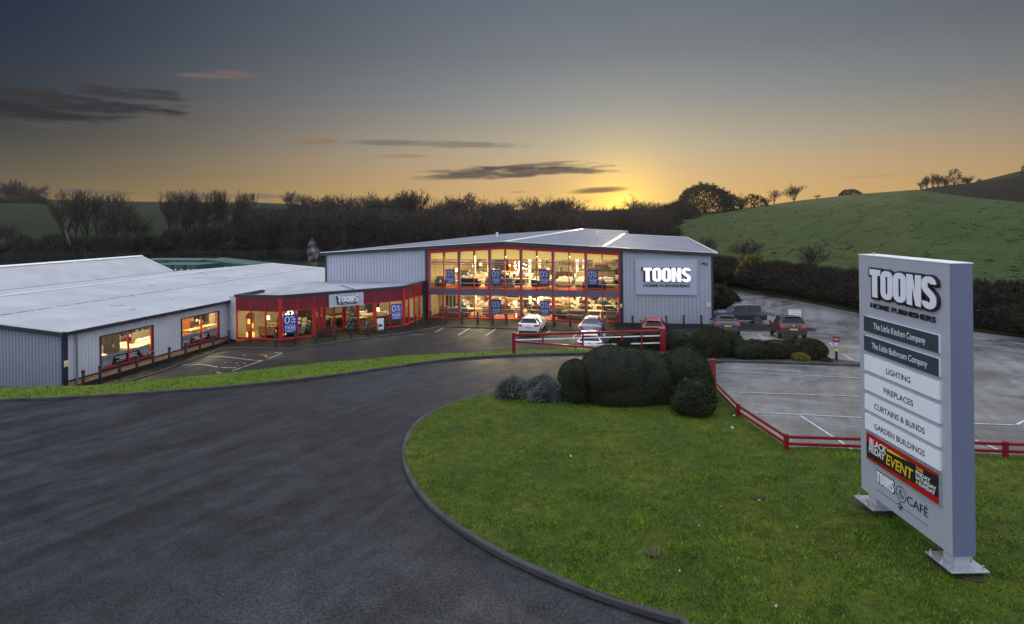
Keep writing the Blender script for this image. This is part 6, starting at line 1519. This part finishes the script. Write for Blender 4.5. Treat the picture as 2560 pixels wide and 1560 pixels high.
bank('dark overgrown bramble bank below the field, near length right of the totem sign', [(33.9, 55, 1.0, 2.7), (35.2, 48, 1.0, 3.0), (36.4, 40, 1.0, 3.0), (37.5, 33, 1.2, 3.0)], 43, 24000)
vg = MB(); vgp = [(25, 101), (28.4, 86), (30.2, 74), (31.9, 64), (33, 55), (34.3, 48), (35.4, 40), (36.4, 34)]
sheet('roadside_verge', [(x-1.0, y) for x, y in vgp] + [(x+2, y) for x, y in vgp[::-1]], grassmat('verge_rough', (.03,.042,.010,1), (.05,.06,.014,1), (.02,.022,.010,1)), .1, 1.0)
yb = at(1880, 690, 79); yb = Vector((yb.x, yb.y, 1.2))
blob('yellowing_bush', 'straggly yellow-green bush growing from the bramble bank by the road fork', 'bush', yb, [(0, 0, 1.4, 1.3, 1, 1.6), (-.9, -.3, .7, 1.0, .9, 1.0), (.8, .3, 2.1, .8, .8, 1.0)], yell, brackin, 1500, .28, None, .25, .4, 1.4, seed=51)
# ------------------------------------------------------------------ bare winter trees
bark = pm('bark', (.022,.018,.014), .9, var=.4, vs=3)
twigm = pm('bare_twigs', (.030,.025,.019), .9, var=.35, vs=.4)
birchm = pm('birch_bark', (.10,.10,.10), .7, var=.4, vs=2)
oliveleaf = leafmat('evergreen_leaves', (.014,.016,.007), (.040,.036,.016))
def segs_tree(seed, h, spread=.5, lean=0., nlimb=6, kids=(5, 5, 5), trunkf=.3, droop=0.):
    jit = 1.0 if nlimb else .25
    """recursive branching; returns [(p, q, r0, r1, level)]"""
    r = random.Random(seed); out = []
    def grow(p, d, L, rad_, lv):
        n = 3 if lv < 2 else 2; q = p
        pts = [p]
        for i in range(n):
            d = (d+Vector((r.gauss(0, .13*jit), r.gauss(0, .13*jit), (.05-droop*lv*.05)*jit))).normalized(); q2 = q+d*(L/n)
            out.append((q, q2, rad_*(1-.5*i/n), rad_*(1-.5*(i+1)/n), lv)); q = q2; pts.append(q)
        if lv >= len(kids)+0: return
        k = kids[lv]
        for i in range(k):
            t_ = r.uniform(.35, 1.0) if lv else r.uniform(.45, 1.0); j = min(n-1, int(t_*n)); s = pts[j].lerp(pts[j+1], t_*n-j)
            a = r.random()*6.28; tilt = r.uniform(.35, 1.0)*spread*1.6
            e = d.orthogonal().normalized(); f = d.cross(e)
            nd = (d*math.cos(tilt)+(e*math.cos(a)+f*math.sin(a))*math.sin(tilt)+Vector((0, 0, .12))).normalized()
            grow(s, nd, L*r.uniform(.48, .72), rad_*.45, lv+1)
    t0 = Vector((0, 0, 0)); d0 = Vector((lean, 0, 1)).normalized(); base_r = h*.018
    t1 = t0+d0*h*trunkf
    out.append((t0, t1, base_r*1.2, base_r*.85, 0))
    grow(t1, d0, h*.35, base_r*.8, 0 if nlimb else 1)
    for i in range(nlimb):
        a = 6.28*i/nlimb+r.uniform(-.4, .4); tilt = r.uniform(.3, .8)*spread*1.7
        grow(t0.lerp(t1, r.uniform(.7, 1.0)), Vector((math.cos(a)*math.sin(tilt), math.sin(a)*math.sin(tilt), math.cos(tilt))), h*r.uniform(.26, .38), base_r*.55, 0)
    zm = max(s[1].z for s in out); k = h/zm
    return [(p*k, q*k, a, b, l) for p, q, a, b, l in out]
def seg_quads(segs, wmin, seed=0):
    r = np.random.default_rng(seed); P = np.array([tuple(s[0]) for s in segs]); Q = np.array([tuple(s[1]) for s in segs]); a = np.maximum([s[2] for s in segs], wmin)[:, None]; b = np.maximum([s[3] for s in segs], wmin*.6)[:, None]
    d = Q-P; n = np.cross(d, r.normal(size=P.shape)); n /= np.linalg.norm(n, axis=1)[:, None]+1e-9
    m = np.cross(d, n); m /= np.linalg.norm(m, axis=1)[:, None]+1e-9
    V = [np.stack([P-n*a, P+n*a, Q+n*b, Q-n*b], 1)]
    th = (a[:, 0] > wmin*1.5); V.append(np.stack([P-m*a, P+m*a, Q+m*b, Q-m*b], 1)[th])
    return np.concatenate(V).reshape(-1, 3)
TREES = {}
def tree_proto(key, label, seed, h, spread, nlimb, kids, trunkf, wmin, lean=0., mat=None, bmat=None, droop=0.):
    s = segs_tree(seed, h, spread, lean, nlimb, kids, trunkf, droop)
    m = MB()
    tk = .45 if bmat else 1
    for p, q, a, b, l in s:
        if l == 0: m.tube([p, q], [max(a*tk, .03), max(b*tk, .025)], 6, False)
    mt = m.mesh('trunk', bmat or bark, 40, fix=False)
    top = [x for x in s if x[4] >= 1]
    mc = quads('crown', seg_quads(top, wmin, seed), mat or twigm)
    TREES[key] = (mt, mc, h); return s
SEGS = {}
SEGS['a'] = tree_proto('a', '', 1, 10, .50, 7, (5, 5, 5), .22, .020)
SEGS['b'] = tree_proto('b', '', 2, 10, .38, 6, (5, 5, 5), .28, .020)
SEGS['c'] = tree_proto('c', '', 3, 10, .60, 8, (5, 5, 5), .18, .020)
SEGS['d'] = tree_proto('d', '', 4, 10, .26, 5, (5, 5, 4), .35, .020)
SEGS['e'] = tree_proto('e', '', 6, 10, .45, 9, (6, 5, 6), .14, .022)
tree_proto('f', '', 14, 10, .34, 7, (6, 5, 4), .2, .030)
tree_proto('g', '', 15, 10, .26, 6, (6, 5, 4), .25, .030)
tree_proto('h', '', 16, 10, .42, 8, (6, 5, 4), .16, .030)
tree_proto('birch', '', 5, 10, .20, 0, (5, 4, 4), .66, .010, -.22, None, birchm)
tree_proto('shrub', '', 8, 10, .55, 12, (5, 4, 4), .04, .045)
def tree(key, px, Y, ztop_px, zb_, label, group=None, sx_=1.0, name='bare_tree'):
    """trunk at photo column px and distance Y, standing at height zb_, its tip at photo row ztop_px"""
    top = at(px, ztop_px, Y); h = top.z-zb_; k = h/TREES[key][2]
    s = thing(name, label, 'tree', (top.x, Y, zb_), rnd.random()*6.28 if key != 'birch' else 0, group); s.scale = (k*sx_, k*sx_, k)
    link('trunk', TREES[key][0], s); link('crown', TREES[key][1], s); return s
def fieldz(px, py): return at(px, py, 1)
# trees on the far field skyline at the left
LS = [(18, 430, 446), (45, 430, 450), (70, 430, 456), (725, 438, 474), (760, 438, 488)]
for i, (px, Y, py) in enumerate(LS):
    zb_ = at(px, 503, Y).z-2
    tree('fgh'[i % 3], px, Y, py-4, zb_-9, f'faint bare tree on the left field crest, {ORD[i if i < 3 else i-3]} of {"the group at the picture edge" if i < 3 else "the pair nearest the wood"}', 'bare trees on the left field crest', 1.15)
# bare trees in front of the left field
NS = [('b', 160, 182, 470, 1.0), ('d', 190, 186, 466, 1.1), ('b', 216, 180, 467, 1.0), ('d', 242, 184, 474, 1.1), ('a', 266, 176, 500, 1.2), ('b', 284, 184, 473, 1.0), ('a', 312, 178, 482, 1.0), ('c', 355, 184, 530, 1.1), ('d', 424, 182, 478, 1.2), ('b', 448, 178, 470, 1.0), ('d', 470, 184, 466, 1.1), ('a', 492, 180, 463, .9), ('b', 522, 182, 470, 1.0), ('d', 548, 178, 467, 1.1), ('b', 576, 182, 468, 1.0), ('d', 602, 180, 471, 1.2), ('a', 626, 176, 482, 1.0), ('c', 20, 184, 540, 1.2)]
for i, (k, px, Y, py, sx_) in enumerate(sorted(NS, key=lambda q: q[1])):
    tree(k, px, Y, py, .2, f'tall bare tree standing before the dim left field, {ORD[i] if i < 9 else ORD[17-i]} from the {"left" if i < 9 else "right"}', 'bare trees before the left field', sx_)
tree('birch', 186, 162, 500, .2, 'slim leaning birch with a white trunk before the left field', None, 1.5, 'birch_tree')
# taller trees breaking the skyline of the wood
WS = [('a', 735, 500), ('b', 800, 496), ('c', 825, 486), ('a', 868, 492), ('b', 915, 498), ('e', 948, 484), ('a', 975, 480), ('c', 1012, 478), ('e', 1035, 482), ('b', 1095, 500), ('a', 1140, 492), ('e', 1155, 490), ('b', 1200, 498), ('c', 1235, 500), ('a', 1255, 504), ('e', 1340, 500), ('a', 1365, 497), ('b', 1395, 500), ('d', 1415, 502), ('c', 1450, 506), ('a', 1475, 522), ('e', 1535, 520), ('b', 1612, 512), ('c', 1640, 518)]
for i, (k, px, py) in enumerate(WS):
    tree('fghfgeh'[i % 7], px, 215+(i*37) % 40, py-13, 2, f'bare tree rising above the dark wood, {ORD[i] if i < 12 else ORD[23-i]} from the {"left" if i < 12 else "right"}', 'trees on the wood skyline', 1.45)
tree('a', 1583, 300, 482, 6, 'delicate bare tree glowing against the setting sun', None, 1.35)
# trees on the right field's crest
def crest(px):
    L = [(1690, 543), (1790, 528), (1873, 519), (2006, 500), (2147, 485), (2290, 476), (2434, 462), (2560, 440)]
    return float(np.interp(px, [a for a, b in L], [b for a, b in L]))
def domed(px, Y, hw_, top, base_py, label, n, seed, group=None):
    k = Y/F; c = at(px, (top+base_py)/2, Y); hh = (base_py-top)/2*k; b = Vector((c.x, Y, c.z-hh))
    s = thing('domed_tree', label, 'tree', b, 0, group)
    m = MB()
    for i in range(5):
        a = 6.28*i/5; m.tube([(0, 0, -1), (.2*math.cos(a), .2*math.sin(a), hh*.4), (hw_*k*.5*math.cos(a), hw_*k*.5*math.sin(a), hh*1.1)], [.3, .22, .08], 6)
    part('trunk', m, bark, s)
    r = np.random.default_rng(seed); P = []; R = np.array([hw_*k, hw_*k*.8, hh*1.95])
    d = r.normal(size=(n, 3)); d /= np.linalg.norm(d, axis=1)[:, None]; d[:, 2] = np.abs(d[:, 2]); rr = (.72+.28*r.random((n, 1))**.5)
    P = d*R*rr; pn = np.array([noise.noise(Vector(tuple(p*.55))+Vector((seed, 0, 0))) for p in P]); P = P*(1+.16*pn[:, None]); keep = pn > -.36
    P = P[keep]; V, _ = leafquads(P, d[keep], .42, 1.2, .3, r)
    link('crown', quads('crown', V, oliveleaf), s); return s
domed(1762, 222, 78, 458, 542, 'large dark dome-shaped tree on the field crest right of the sunset', 15000, 3)
domed(1712, 214, 34, 505, 556, 'smaller dark bush at the left foot of the domed tree', 1600, 4)
domed(1826, 224, 30, 486, 526, 'dark bushy tree just right of the domed tree', 1500, 5)
domed(1886, 226, 34, 486, 522, 'low dark bushy tree on the crest left of the bare pair', 1500, 6)
domed(2126, 255, 26, 474, 490, 'low dome-shaped bush on the crest in the middle of the field', 1000, 7)
for i, (k, px, py, sx_, lab) in enumerate((('a', 1850, 480, 1.3, 'bare tree behind the dark bushes beside the domed tree'), ('b', 1935, 472, 1.5, 'left one of the two bare trees on the right field crest'), ('e', 1985, 455, 1.3, 'right and taller one of the two bare trees on the right field crest'), ('c', 2044, 484, 1.3, 'tiny bare bush alone on the right field crest'), ('c', 1915, 490, 1.6, 'low bare bush between the dark bush and the bare pair'))):
    tree(k, px, 236, py, at(px, crest(px)+6, 236).z, lab, None, sx_)
for i, (k, px, py, sx_) in enumerate((('g', 2302, 449, 1.0), ('f', 2316, 434, .8), ('g', 2332, 430, .8), ('g', 2346, 434, .9), ('f', 2362, 434, .8), ('h', 2420, 434, 1.0), ('f', 2448, 442, 1.1))):
    tree(k, px, 318, py, at(px, 474 if px < 2380 else 466, 318).z-3, f'thin bare tree on the dark hill shoulder, {ORD[i]} from the left', 'trees on the dark hill', sx_)
domed(2386, 318, 22, 421, 470, 'round bushy tree on the dark hill shoulder among thin bare trees', 1200, 9)
domed(2566, 300, 14, 410, 440, 'dark bush at the right edge of the dark hill top', 500, 11)
for i, (px, Y, py, lab, sx_) in enumerate(((1768, 104, 588, 'bare shrub on the bank behind the right corner of the showroom', 1.2), (1866, 88, 594, 'spreading bare shrub on the bank, middle of three', 1.5), (2032, 72, 603, 'bare shrub on the bank nearest the totem sign', 1.15))):
    zb_ = 3.0; tree('shrub', px, Y, py, zb_, lab, 'bare shrubs on the bank', sx_, 'bare_shrub')
# the wood itself: one mass of trees and undergrowth
def mass(name, spots, mat, label, seed):
    r = np.random.default_rng(seed); out = []
    keys = list(SEGS)
    base_ = {k: seg_quads(SEGS[k], .035, 3) for k in keys}
    for i, (x, y, z, h, w_) in enumerate(spots):
        V = base_[keys[i % len(keys)]]; a = r.random()*6.28; c, s_ = math.cos(a), math.sin(a)
        k = h/10; W = np.c_[(V[:, 0]*c-V[:, 1]*s_)*k*w_+x, (V[:, 0]*s_+V[:, 1]*c)*k*w_+y, V[:, 2]*k+z]; out.append(W)
    o = link(name, quads(name, np.concatenate(out), mat)); o['kind'] = 'stuff'; tag(o, label, 'woodland'); return o
sp = []
for i in range(130):
    px = 640+rnd.random()*1040; Y = 165+rnd.random()*80; topy = 510+rnd.random()*22 - 6*math.sin(px*.02)
    p = at(px, topy, Y); sp.append((p.x, Y, .0, p.z, 1.2))
mass('woodland', sp, twigm, 'dark leafless wood filling the valley behind the buildings', 5)
def undergrowth(name, label, spots, mat, inm, seed, size=.9):
    r = np.random.default_rng(seed); V = []; bm = bmesh.new()
    for (x, y, z, rx, rz_) in spots:
        bmesh.ops.create_icosphere(bm, subdivisions=2, radius=1, matrix=Matrix.Translation((x, y, z)) @ Matrix.Diagonal((rx, rx, rz_*.92, 1)))
        k = int(260*rx*rz_/4); d = r.normal(size=(k, 3)); d /= np.linalg.norm(d, axis=1)[:, None]; d[:, 2] = np.abs(d[:, 2]); d[:, 1] = -np.abs(d[:, 1])*.8
        P = d*np.array([rx, rx, rz_])*(.85+.3*r.random((k, 1)))+np.array([x, y, z]); q, _ = leafquads(P, d, size, 2.0, .9, r, .07); V.append(q)
    n0 = len(bm.verts)
    for v in bm.verts: v.co += Vector((noise.noise(v.co*.4), noise.noise(v.co*.4+Vector((5, 0, 0))), noise.noise(v.co*.4+Vector((0, 5, 0)))))*1.2
    me = bpy.data.meshes.new(name); bm.to_mesh(me); bm.free(); me.materials.append(inm)
    o = link(name, me); o['kind'] = 'stuff'; tag(o, label, 'undergrowth')
    c = link('twigs', quads('twigs', np.concatenate(V), mat), o); c['kind'] = 'stuff'
scrub = leafmat('scrub_twigs', (.018,.015,.011), (.050,.042,.032)); scrubin = pm('scrub_inside', (.013,.012,.009), .95, var=.4, vs=.5)
sp = []
for i in range(150):
    px = 560+rnd.random()*1130; Y = 160+rnd.random()*60; h = 4+rnd.random()*5; x = at(px, 600, Y).x; sp.append((x, Y, h*.3, 2.5+rnd.random()*2.5, h*.75))
undergrowth('undergrowth', 'dark brown undergrowth along the foot of the wood', sp, scrub, scrubin, 3)
sp = []
for i in range(70):
    px = -140+rnd.random()*740; Y = 160+rnd.random()*14; h = 3.0+rnd.random()*2.2+(2.0 if px > 430 else 0); x = at(px, 600, Y).x; sp.append((x, Y, h*.3, 2.2+rnd.random()*2, h*.72))
undergrowth('hedgerow_scrub', 'dark hedgerow scrub below the left field', sp, scrub, scrubin, 4)
sp = []
for i in range(26):
    px = -60+rnd.random()*170; Y = 380+rnd.random()*20; p = at(px, 505+rnd.random()*14+px*.03, Y); sp.append((p.x, Y, p.z-3, 4+rnd.random()*3, 5))
undergrowth('crest_scrub', 'black scrub on the left field crest at the edge of the view', sp, scrub, scrubin, 6, 1.5)
sp = []
for i in range(60):
    px = 1480+rnd.random()*240; t_ = (px-1480)/240; Y = 205+rnd.random()*12; p = at(px, 575-32*t_-rnd.random()*10, Y); sp.append((p.x, Y, p.z-1.5, 2+rnd.random()*2, 3+rnd.random()*2))
undergrowth('field_edge_scrub', 'dark scrub between the wood and the right field', sp, scrub, scrubin, 8)

# ------------------------------------------------------------------ fences, containers, steam behind
greenf = pm('fence_green', (.010,.035,.028), .6, var=.2)
def palisade(label, p, q, z, h):
    p, q = Vector(p), Vector(q); s = thing('palisade_fence', label, 'fence', (p.x, p.y, z), 0)
    d = q-p; L = d.length; d.normalize()
    m = MB()
    for i in range(int(L/.42)): c = d*(i*.42); m.bar((c.x, c.y, 0), (c.x, c.y, h), .19, .02, Vector((d.x, d.y, 0)))
    o = part('pales', m, greenf, s)
    for zz in (.4, h-.4): m = MB(); m.bar((0, 0, zz), (d.x*L, d.y*L, zz), .06, .06); part('rail', m, greenf, s)
    n = int(L/2.75)
    for i in range(n+1): m = MB(); c = d*(i*L/n); m.bar((c.x, c.y, 0), (c.x, c.y, h+.1), .1, .1, Vector((d.x, d.y, 0))); part('post', m, greenf, s)
palisade('long dark green palisade fence along the foot of the wood', (at(-120, 600, 152).x, 152), (at(1000, 600, 150).x, 150), 0, 2.6)
palisade('green palisade fence slanting down to the showroom corner by the steam', (at(690, 655, 98).x, 98), (at(870, 640, 112).x, 112), .0, 2.3)
contm = pm('container_green', (.018,.085,.075), .5, var=.15); contr = pm('container_roof', (.055,.12,.11), .5, var=.2); contg = pm('container_grey', (.10,.12,.13), .5, var=.2)
CP = [None]
def container(a, b, label, L=6.06):
    loc_ = GH(a, b)
    if CP[0] is not None: dup(CP[0], loc_, GROT, label, 'storage containers in the yard'); return
    s = thing('storage_container', label, 'container', loc_, GROT, 'storage containers in the yard'); CP[0] = s
    m = MB()
    corr(m, (-1.22, 0), (1.22, 0), lambda s: .1, lambda s: 2.5, (0, -1), .3, .05); corr(m, (1.22, 0), (1.22, 6.06), lambda s: .1, lambda s: 2.5, (1, 0), .3, .05); corr(m, (1.22, 6.06), (-1.22, 6.06), lambda s: .1, lambda s: 2.5, (0, 1), .3, .05); corr(m, (-1.22, 6.06), (-1.22, 0), lambda s: .1, lambda s: 2.5, (-1, 0), .3, .05)
    part('wall', m, contm, s)
    m = MB(); m.box(-1.22, 1.22, 0, 6.06, 2.5, 2.56); part('roof', m, contr, s)
    m = MB()
    for x in (-.6, -.2, .2, .6): m.tube([(x, -.06, .15), (x, -.06, 2.4)], .02, 5)
    part('lock_bar', m, steel, s)
    m = MB(); m.box(-.9, -.5, -.05, -.03, 1.5, 1.8); m.box(.25, .8, -.05, -.03, 1.6, 1.75); part('door_label', m, white, s)
n_ = 0
rowsC = [([(-107+2.6*i, 48.5) for i in range(6)], 'far green row, above the corrugated roof'), ([(-92.2+2.6*i, 36.5) for i in range(4)], 'nearer green row, beside the corrugated gable'), ([(-93+2.9*i, 50-1.9*i) for i in range(8)], 'slanting row running to the right')]
for L_, nm in rowsC:
    for i, (a, b) in enumerate(L_): container(a, b, f'green storage container in the {nm}, {ORD[i]} from the left')
st = bpy.data.materials.new('steam'); st.use_nodes = True
n = st.node_tree.nodes; l = st.node_tree.links
for q in list(n): n.remove(q)
tcn = n.new('ShaderNodeTexCoord'); nz2 = n.new('ShaderNodeTexNoise'); nz2.inputs['Scale'].default_value = 1.3; nz2.inputs['Detail'].default_value = 4; l.new(tcn.outputs['Object'], nz2.inputs['Vector'])
mp_ = n.new('ShaderNodeMapRange'); mp_.inputs['From Min'].default_value = .46; mp_.inputs['From Max'].default_value = .72; mp_.inputs['To Max'].default_value = .45; l.new(nz2.outputs['Fac'], mp_.inputs['Value'])
pv_ = n.new('ShaderNodeVolumePrincipled'); pv_.inputs['Color'].default_value = (.95, .95, 1, 1); l.new(mp_.outputs[0], pv_.inputs['Density'])
ou = n.new('ShaderNodeOutputMaterial'); l.new(pv_.outputs[0], ou.inputs['Volume'])
sp0 = at(783, 668, 84)
m = MB(); m.lathe([(.25, 0), (.6, .8), (.75, 1.8), (.9, 2.8), (.6, 3.8), (.1, 4.4)], 10)
so_ = link('steam', m.mesh('steam', st, 60)); so_.location = (sp0.x, 84, sp0.z-.3); so_['kind'] = 'stuff'; tag(so_, 'plume of white steam rising behind the low roof', 'steam')

# ------------------------------------------------------------------ grass
def blades(name, poly, n, hmin, hmax, w_, mat, label, parent_dz, fn=None, seed=1, clear=()):
    r = np.random.default_rng(seed); P = np.array(poly); x0, y0 = P.min(0); x1, y1 = P.max(0)
    pts = np.c_[r.uniform(x0, x1, n), r.uniform(y0, y1, n)]
    pts = pts[inside(pts, poly)]
    if fn is not None: pts = pts[r.random(len(pts)) < fn(pts)]
    z = np.array([H(a, b)+parent_dz+.05*noise.noise(Vector((a*.7, b*.7, 0))) for a, b in pts])
    cl = np.array([noise.noise(Vector((a*1.3, b*1.3, 4))) for a, b in pts])
    k = len(pts); th = r.uniform(0, 6.28, k); ln = r.normal(size=(k, 2))*.7
    h = (hmin+(hmax-hmin)*r.random(k))*(1+.6*np.clip(cl, -.6, 1))
    B = np.c_[pts, z-.01]; dx_ = np.c_[np.cos(th), np.sin(th), np.zeros(k)]*w_*(.6+.8*r.random((k, 1)))
    T = B+np.c_[ln*h[:, None]*.9, h]
    V = np.stack([B-dx_, B+dx_, T], 1).reshape(-1, 3)
    me = quads(name, V, mat, tri=True); o = link(name, me); o['kind'] = 'stuff'; tag(o, label, 'grass'); return o
def lawn_density(p):
    d = np.hypot(p[:, 0]-2, p[:, 1]); return np.clip((11/np.maximum(d, 8))**1.6, .10, 1)
blades('lawn_grass', lawn_poly, 620000, .035, .085, .011, bladem, 'short green grass of the island lawn', .085, lawn_density, 2)
def vd(p): return np.clip((28/np.maximum(p[:, 1], 20)), .3, 1)*(np.abs(p[:, 0]) < 26)
blades('verge_grass', strip_poly, 60000, .05, .11, .018, vergeblade, 'bright green grass of the long verge', .095, vd, 3)
# fallen leaves and scraps on the lawn
litm = [pm('leaf_brown', (.16,.09,.04), .8, var=.3), pm('leaf_pale', (.40,.36,.28), .8, var=.3), pm('paper_scrap', (.62,.62,.62), .7)]
lr = random.Random(4)
def scrap(px, py, sz, k, label, cat='leaf', name='fallen_leaf'):
    sz *= .7; p = on(px, py, .15); s = MB(); n0 = 7; a0 = lr.random()*6
    s.poly([(sz*(1+.35*math.sin(i*2.1+a0))*math.cos(6.28*i/n0+a0), sz*.7*math.sin(6.28*i/n0+a0), .018*math.sin(i*1.9)) for i in range(n0)])
    s.prism([(0, -.004, 0), (sz*1.4, -.003, .012), (sz*1.4, .003, .012), (0, .004, 0)], (0, 0, .004))
    o = link(name, s.mesh(name, litm[k], fix=False)); o.location = (p.x, p.y, p.z); o.rotation_euler = (lr.uniform(-.4, .4), lr.uniform(-.4, .4), lr.random()*6); tag(o, label, cat)
Zl = lambda x, y: (1300+x/2.3467, 920+y/2.3467)
for x, y, s_, k, lab, c, nm in ((1255, 278, .10, 2, 'crumpled white paper on the lawn beside the rail post', 'litter', 'paper_scrap'), (1245, 347, .11, 1, 'pale dead leaf on the lawn below the crumpled paper', 'leaf', 'fallen_leaf'), (297, 516, .06, 2, 'small white scrap on the lawn front-left of the bushes', 'litter', 'paper_scrap'), (1858, 1062, .06, 0, 'brown curled leaf on the lawn left of the totem sign', 'leaf', 'fallen_leaf'), (848, 326, .06, 0, 'brown leaf in the bush shadow on the lawn', 'leaf', 'fallen_leaf'), (1053, 925, .04, 1, 'pale leaf in the middle of the lawn', 'leaf', 'fallen_leaf'), (1500, 1395, .05, 1, 'pale twig-like scrap low on the lawn right of the kerb', 'litter', 'paper_scrap'), (932, 1190, .045, 2, 'white scrap on the lawn above the kerb curve', 'litter', 'paper_scrap'), (1628, 932, .045, 1, 'pale leaf on the lawn midway to the totem sign', 'leaf', 'fallen_leaf'), (680, 523, .05, 0, 'brown leaf on the yellowish upper lawn', 'leaf', 'fallen_leaf'), (1403, 775, .05, 1, 'pale leaf beside a bare patch on the lawn', 'leaf', 'fallen_leaf'), (1178, 812, .045, 1, 'beige leaf on the central lawn above the middle pale one', 'leaf', 'fallen_leaf')):
    px, py = Zl(x, y); scrap(px, py, s_, k, lab, c, nm)
for x, y, rr, sd_ in ((1395, 765, .22, 1), (785, 1098, .18, 2)):
    px, py = Zl(x, y); p = on(px, py, .1)
    pts = [(p.x+rr*(.8+.5*noise.noise(Vector((i*.9, sd_, 0))))*math.cos(6.28*i/12), p.y+rr*.7*(.8+.5*noise.noise(Vector((i*.9, sd_+7, 0))))*math.sin(6.28*i/12)) for i in range(12)]
    sheet('bare_patch', pts, soil, .115, .2, edge=.2, noisez=.05)
tm = MB()
for i in range(60):
    a = lr.random()*6.28; r = lr.random()*.16; hh = .06+lr.random()*.09; x, y = r*math.cos(a), r*math.sin(a); tm.poly([(x-.006, y, 0), (x+.006, y, 0), (x+lr.gauss(0, .07), y+lr.gauss(0, .07), hh)])
px, py = Zl(785, 1085); p = on(px, py, .12); o = link('dead_tussock', tm.mesh('dead_tussock', pm('straw', (.20,.16,.08), .9, var=.3), fix=False)); o.location = p; tag(o, 'straw-coloured dead grass tussock above the kerb curve', 'tussock')

# ------------------------------------------------------------------ evening haze: one even body of air round the place
hz = bpy.data.materials.new('haze'); hz.use_nodes = True
n = hz.node_tree.nodes; l = hz.node_tree.links
for q in list(n): n.remove(q)
pv_ = n.new('ShaderNodeVolumePrincipled'); pv_.inputs['Color'].default_value = (.93, .95, 1, 1); pv_.inputs['Density'].default_value = .00007; pv_.inputs['Anisotropy'].default_value = .55
ou = n.new('ShaderNodeOutputMaterial'); l.new(pv_.outputs[0], ou.inputs['Volume'])
m = MB(); m.box(-660, 500, -170, 640, -22, 75); ho = link('haze', m.mesh('haze', hz)); ho['kind'] = 'stuff'; tag(ho, 'thin evening haze over the whole valley', 'haze')

# coarse tufts over the right hand field
def tufts(name, lower, upper, n, mat, label, seed):
    r = np.random.default_rng(seed); L, U = np.array(lower), np.array(upper); m = len(L)-1
    t_ = r.random(n)*m*.999; i = t_.astype(int); f = (t_-i)[:, None]; s_ = (r.random(n)**1.4)[:, None]
    lo = L[i]*(1-f)+L[i+1]*f; up_ = U[i]*(1-f)+U[i+1]*f; P = lo*(1-s_)+up_*s_
    dzv = up_[:, 2]-lo[:, 2]; P[:, 2] += .05*np.sin(math.pi*s_[:, 0])*dzv-.05
    w_ = r.uniform(.12, .5, n); h = r.uniform(.02, .08, n); a = r.uniform(0, 6.28, n); d = np.c_[np.cos(a), np.sin(a), np.zeros(n)]*w_[:, None]; up3 = np.c_[r.normal(size=n)*.1, r.normal(size=n)*.1, h]
    V = np.stack([P-d, P+d, P+d*.5+up3, P-d*.5+up3], 1).reshape(-1, 3)
    o = link(name, quads(name, V, mat)); o['kind'] = 'stuff'; tag(o, label, 'grass')
tuftm = grassmat('field_tufts', (.040,.060,.017,1), (.066,.086,.024,1), (.024,.040,.012,1), .04, 1.3, .9, True, .9, 1.15)
tufts('field_grass', dens(low_r), dens([tuple(p) for p in up_r]), 22000, tuftm, 'coarse tufted grass across the sloping right field', 12)
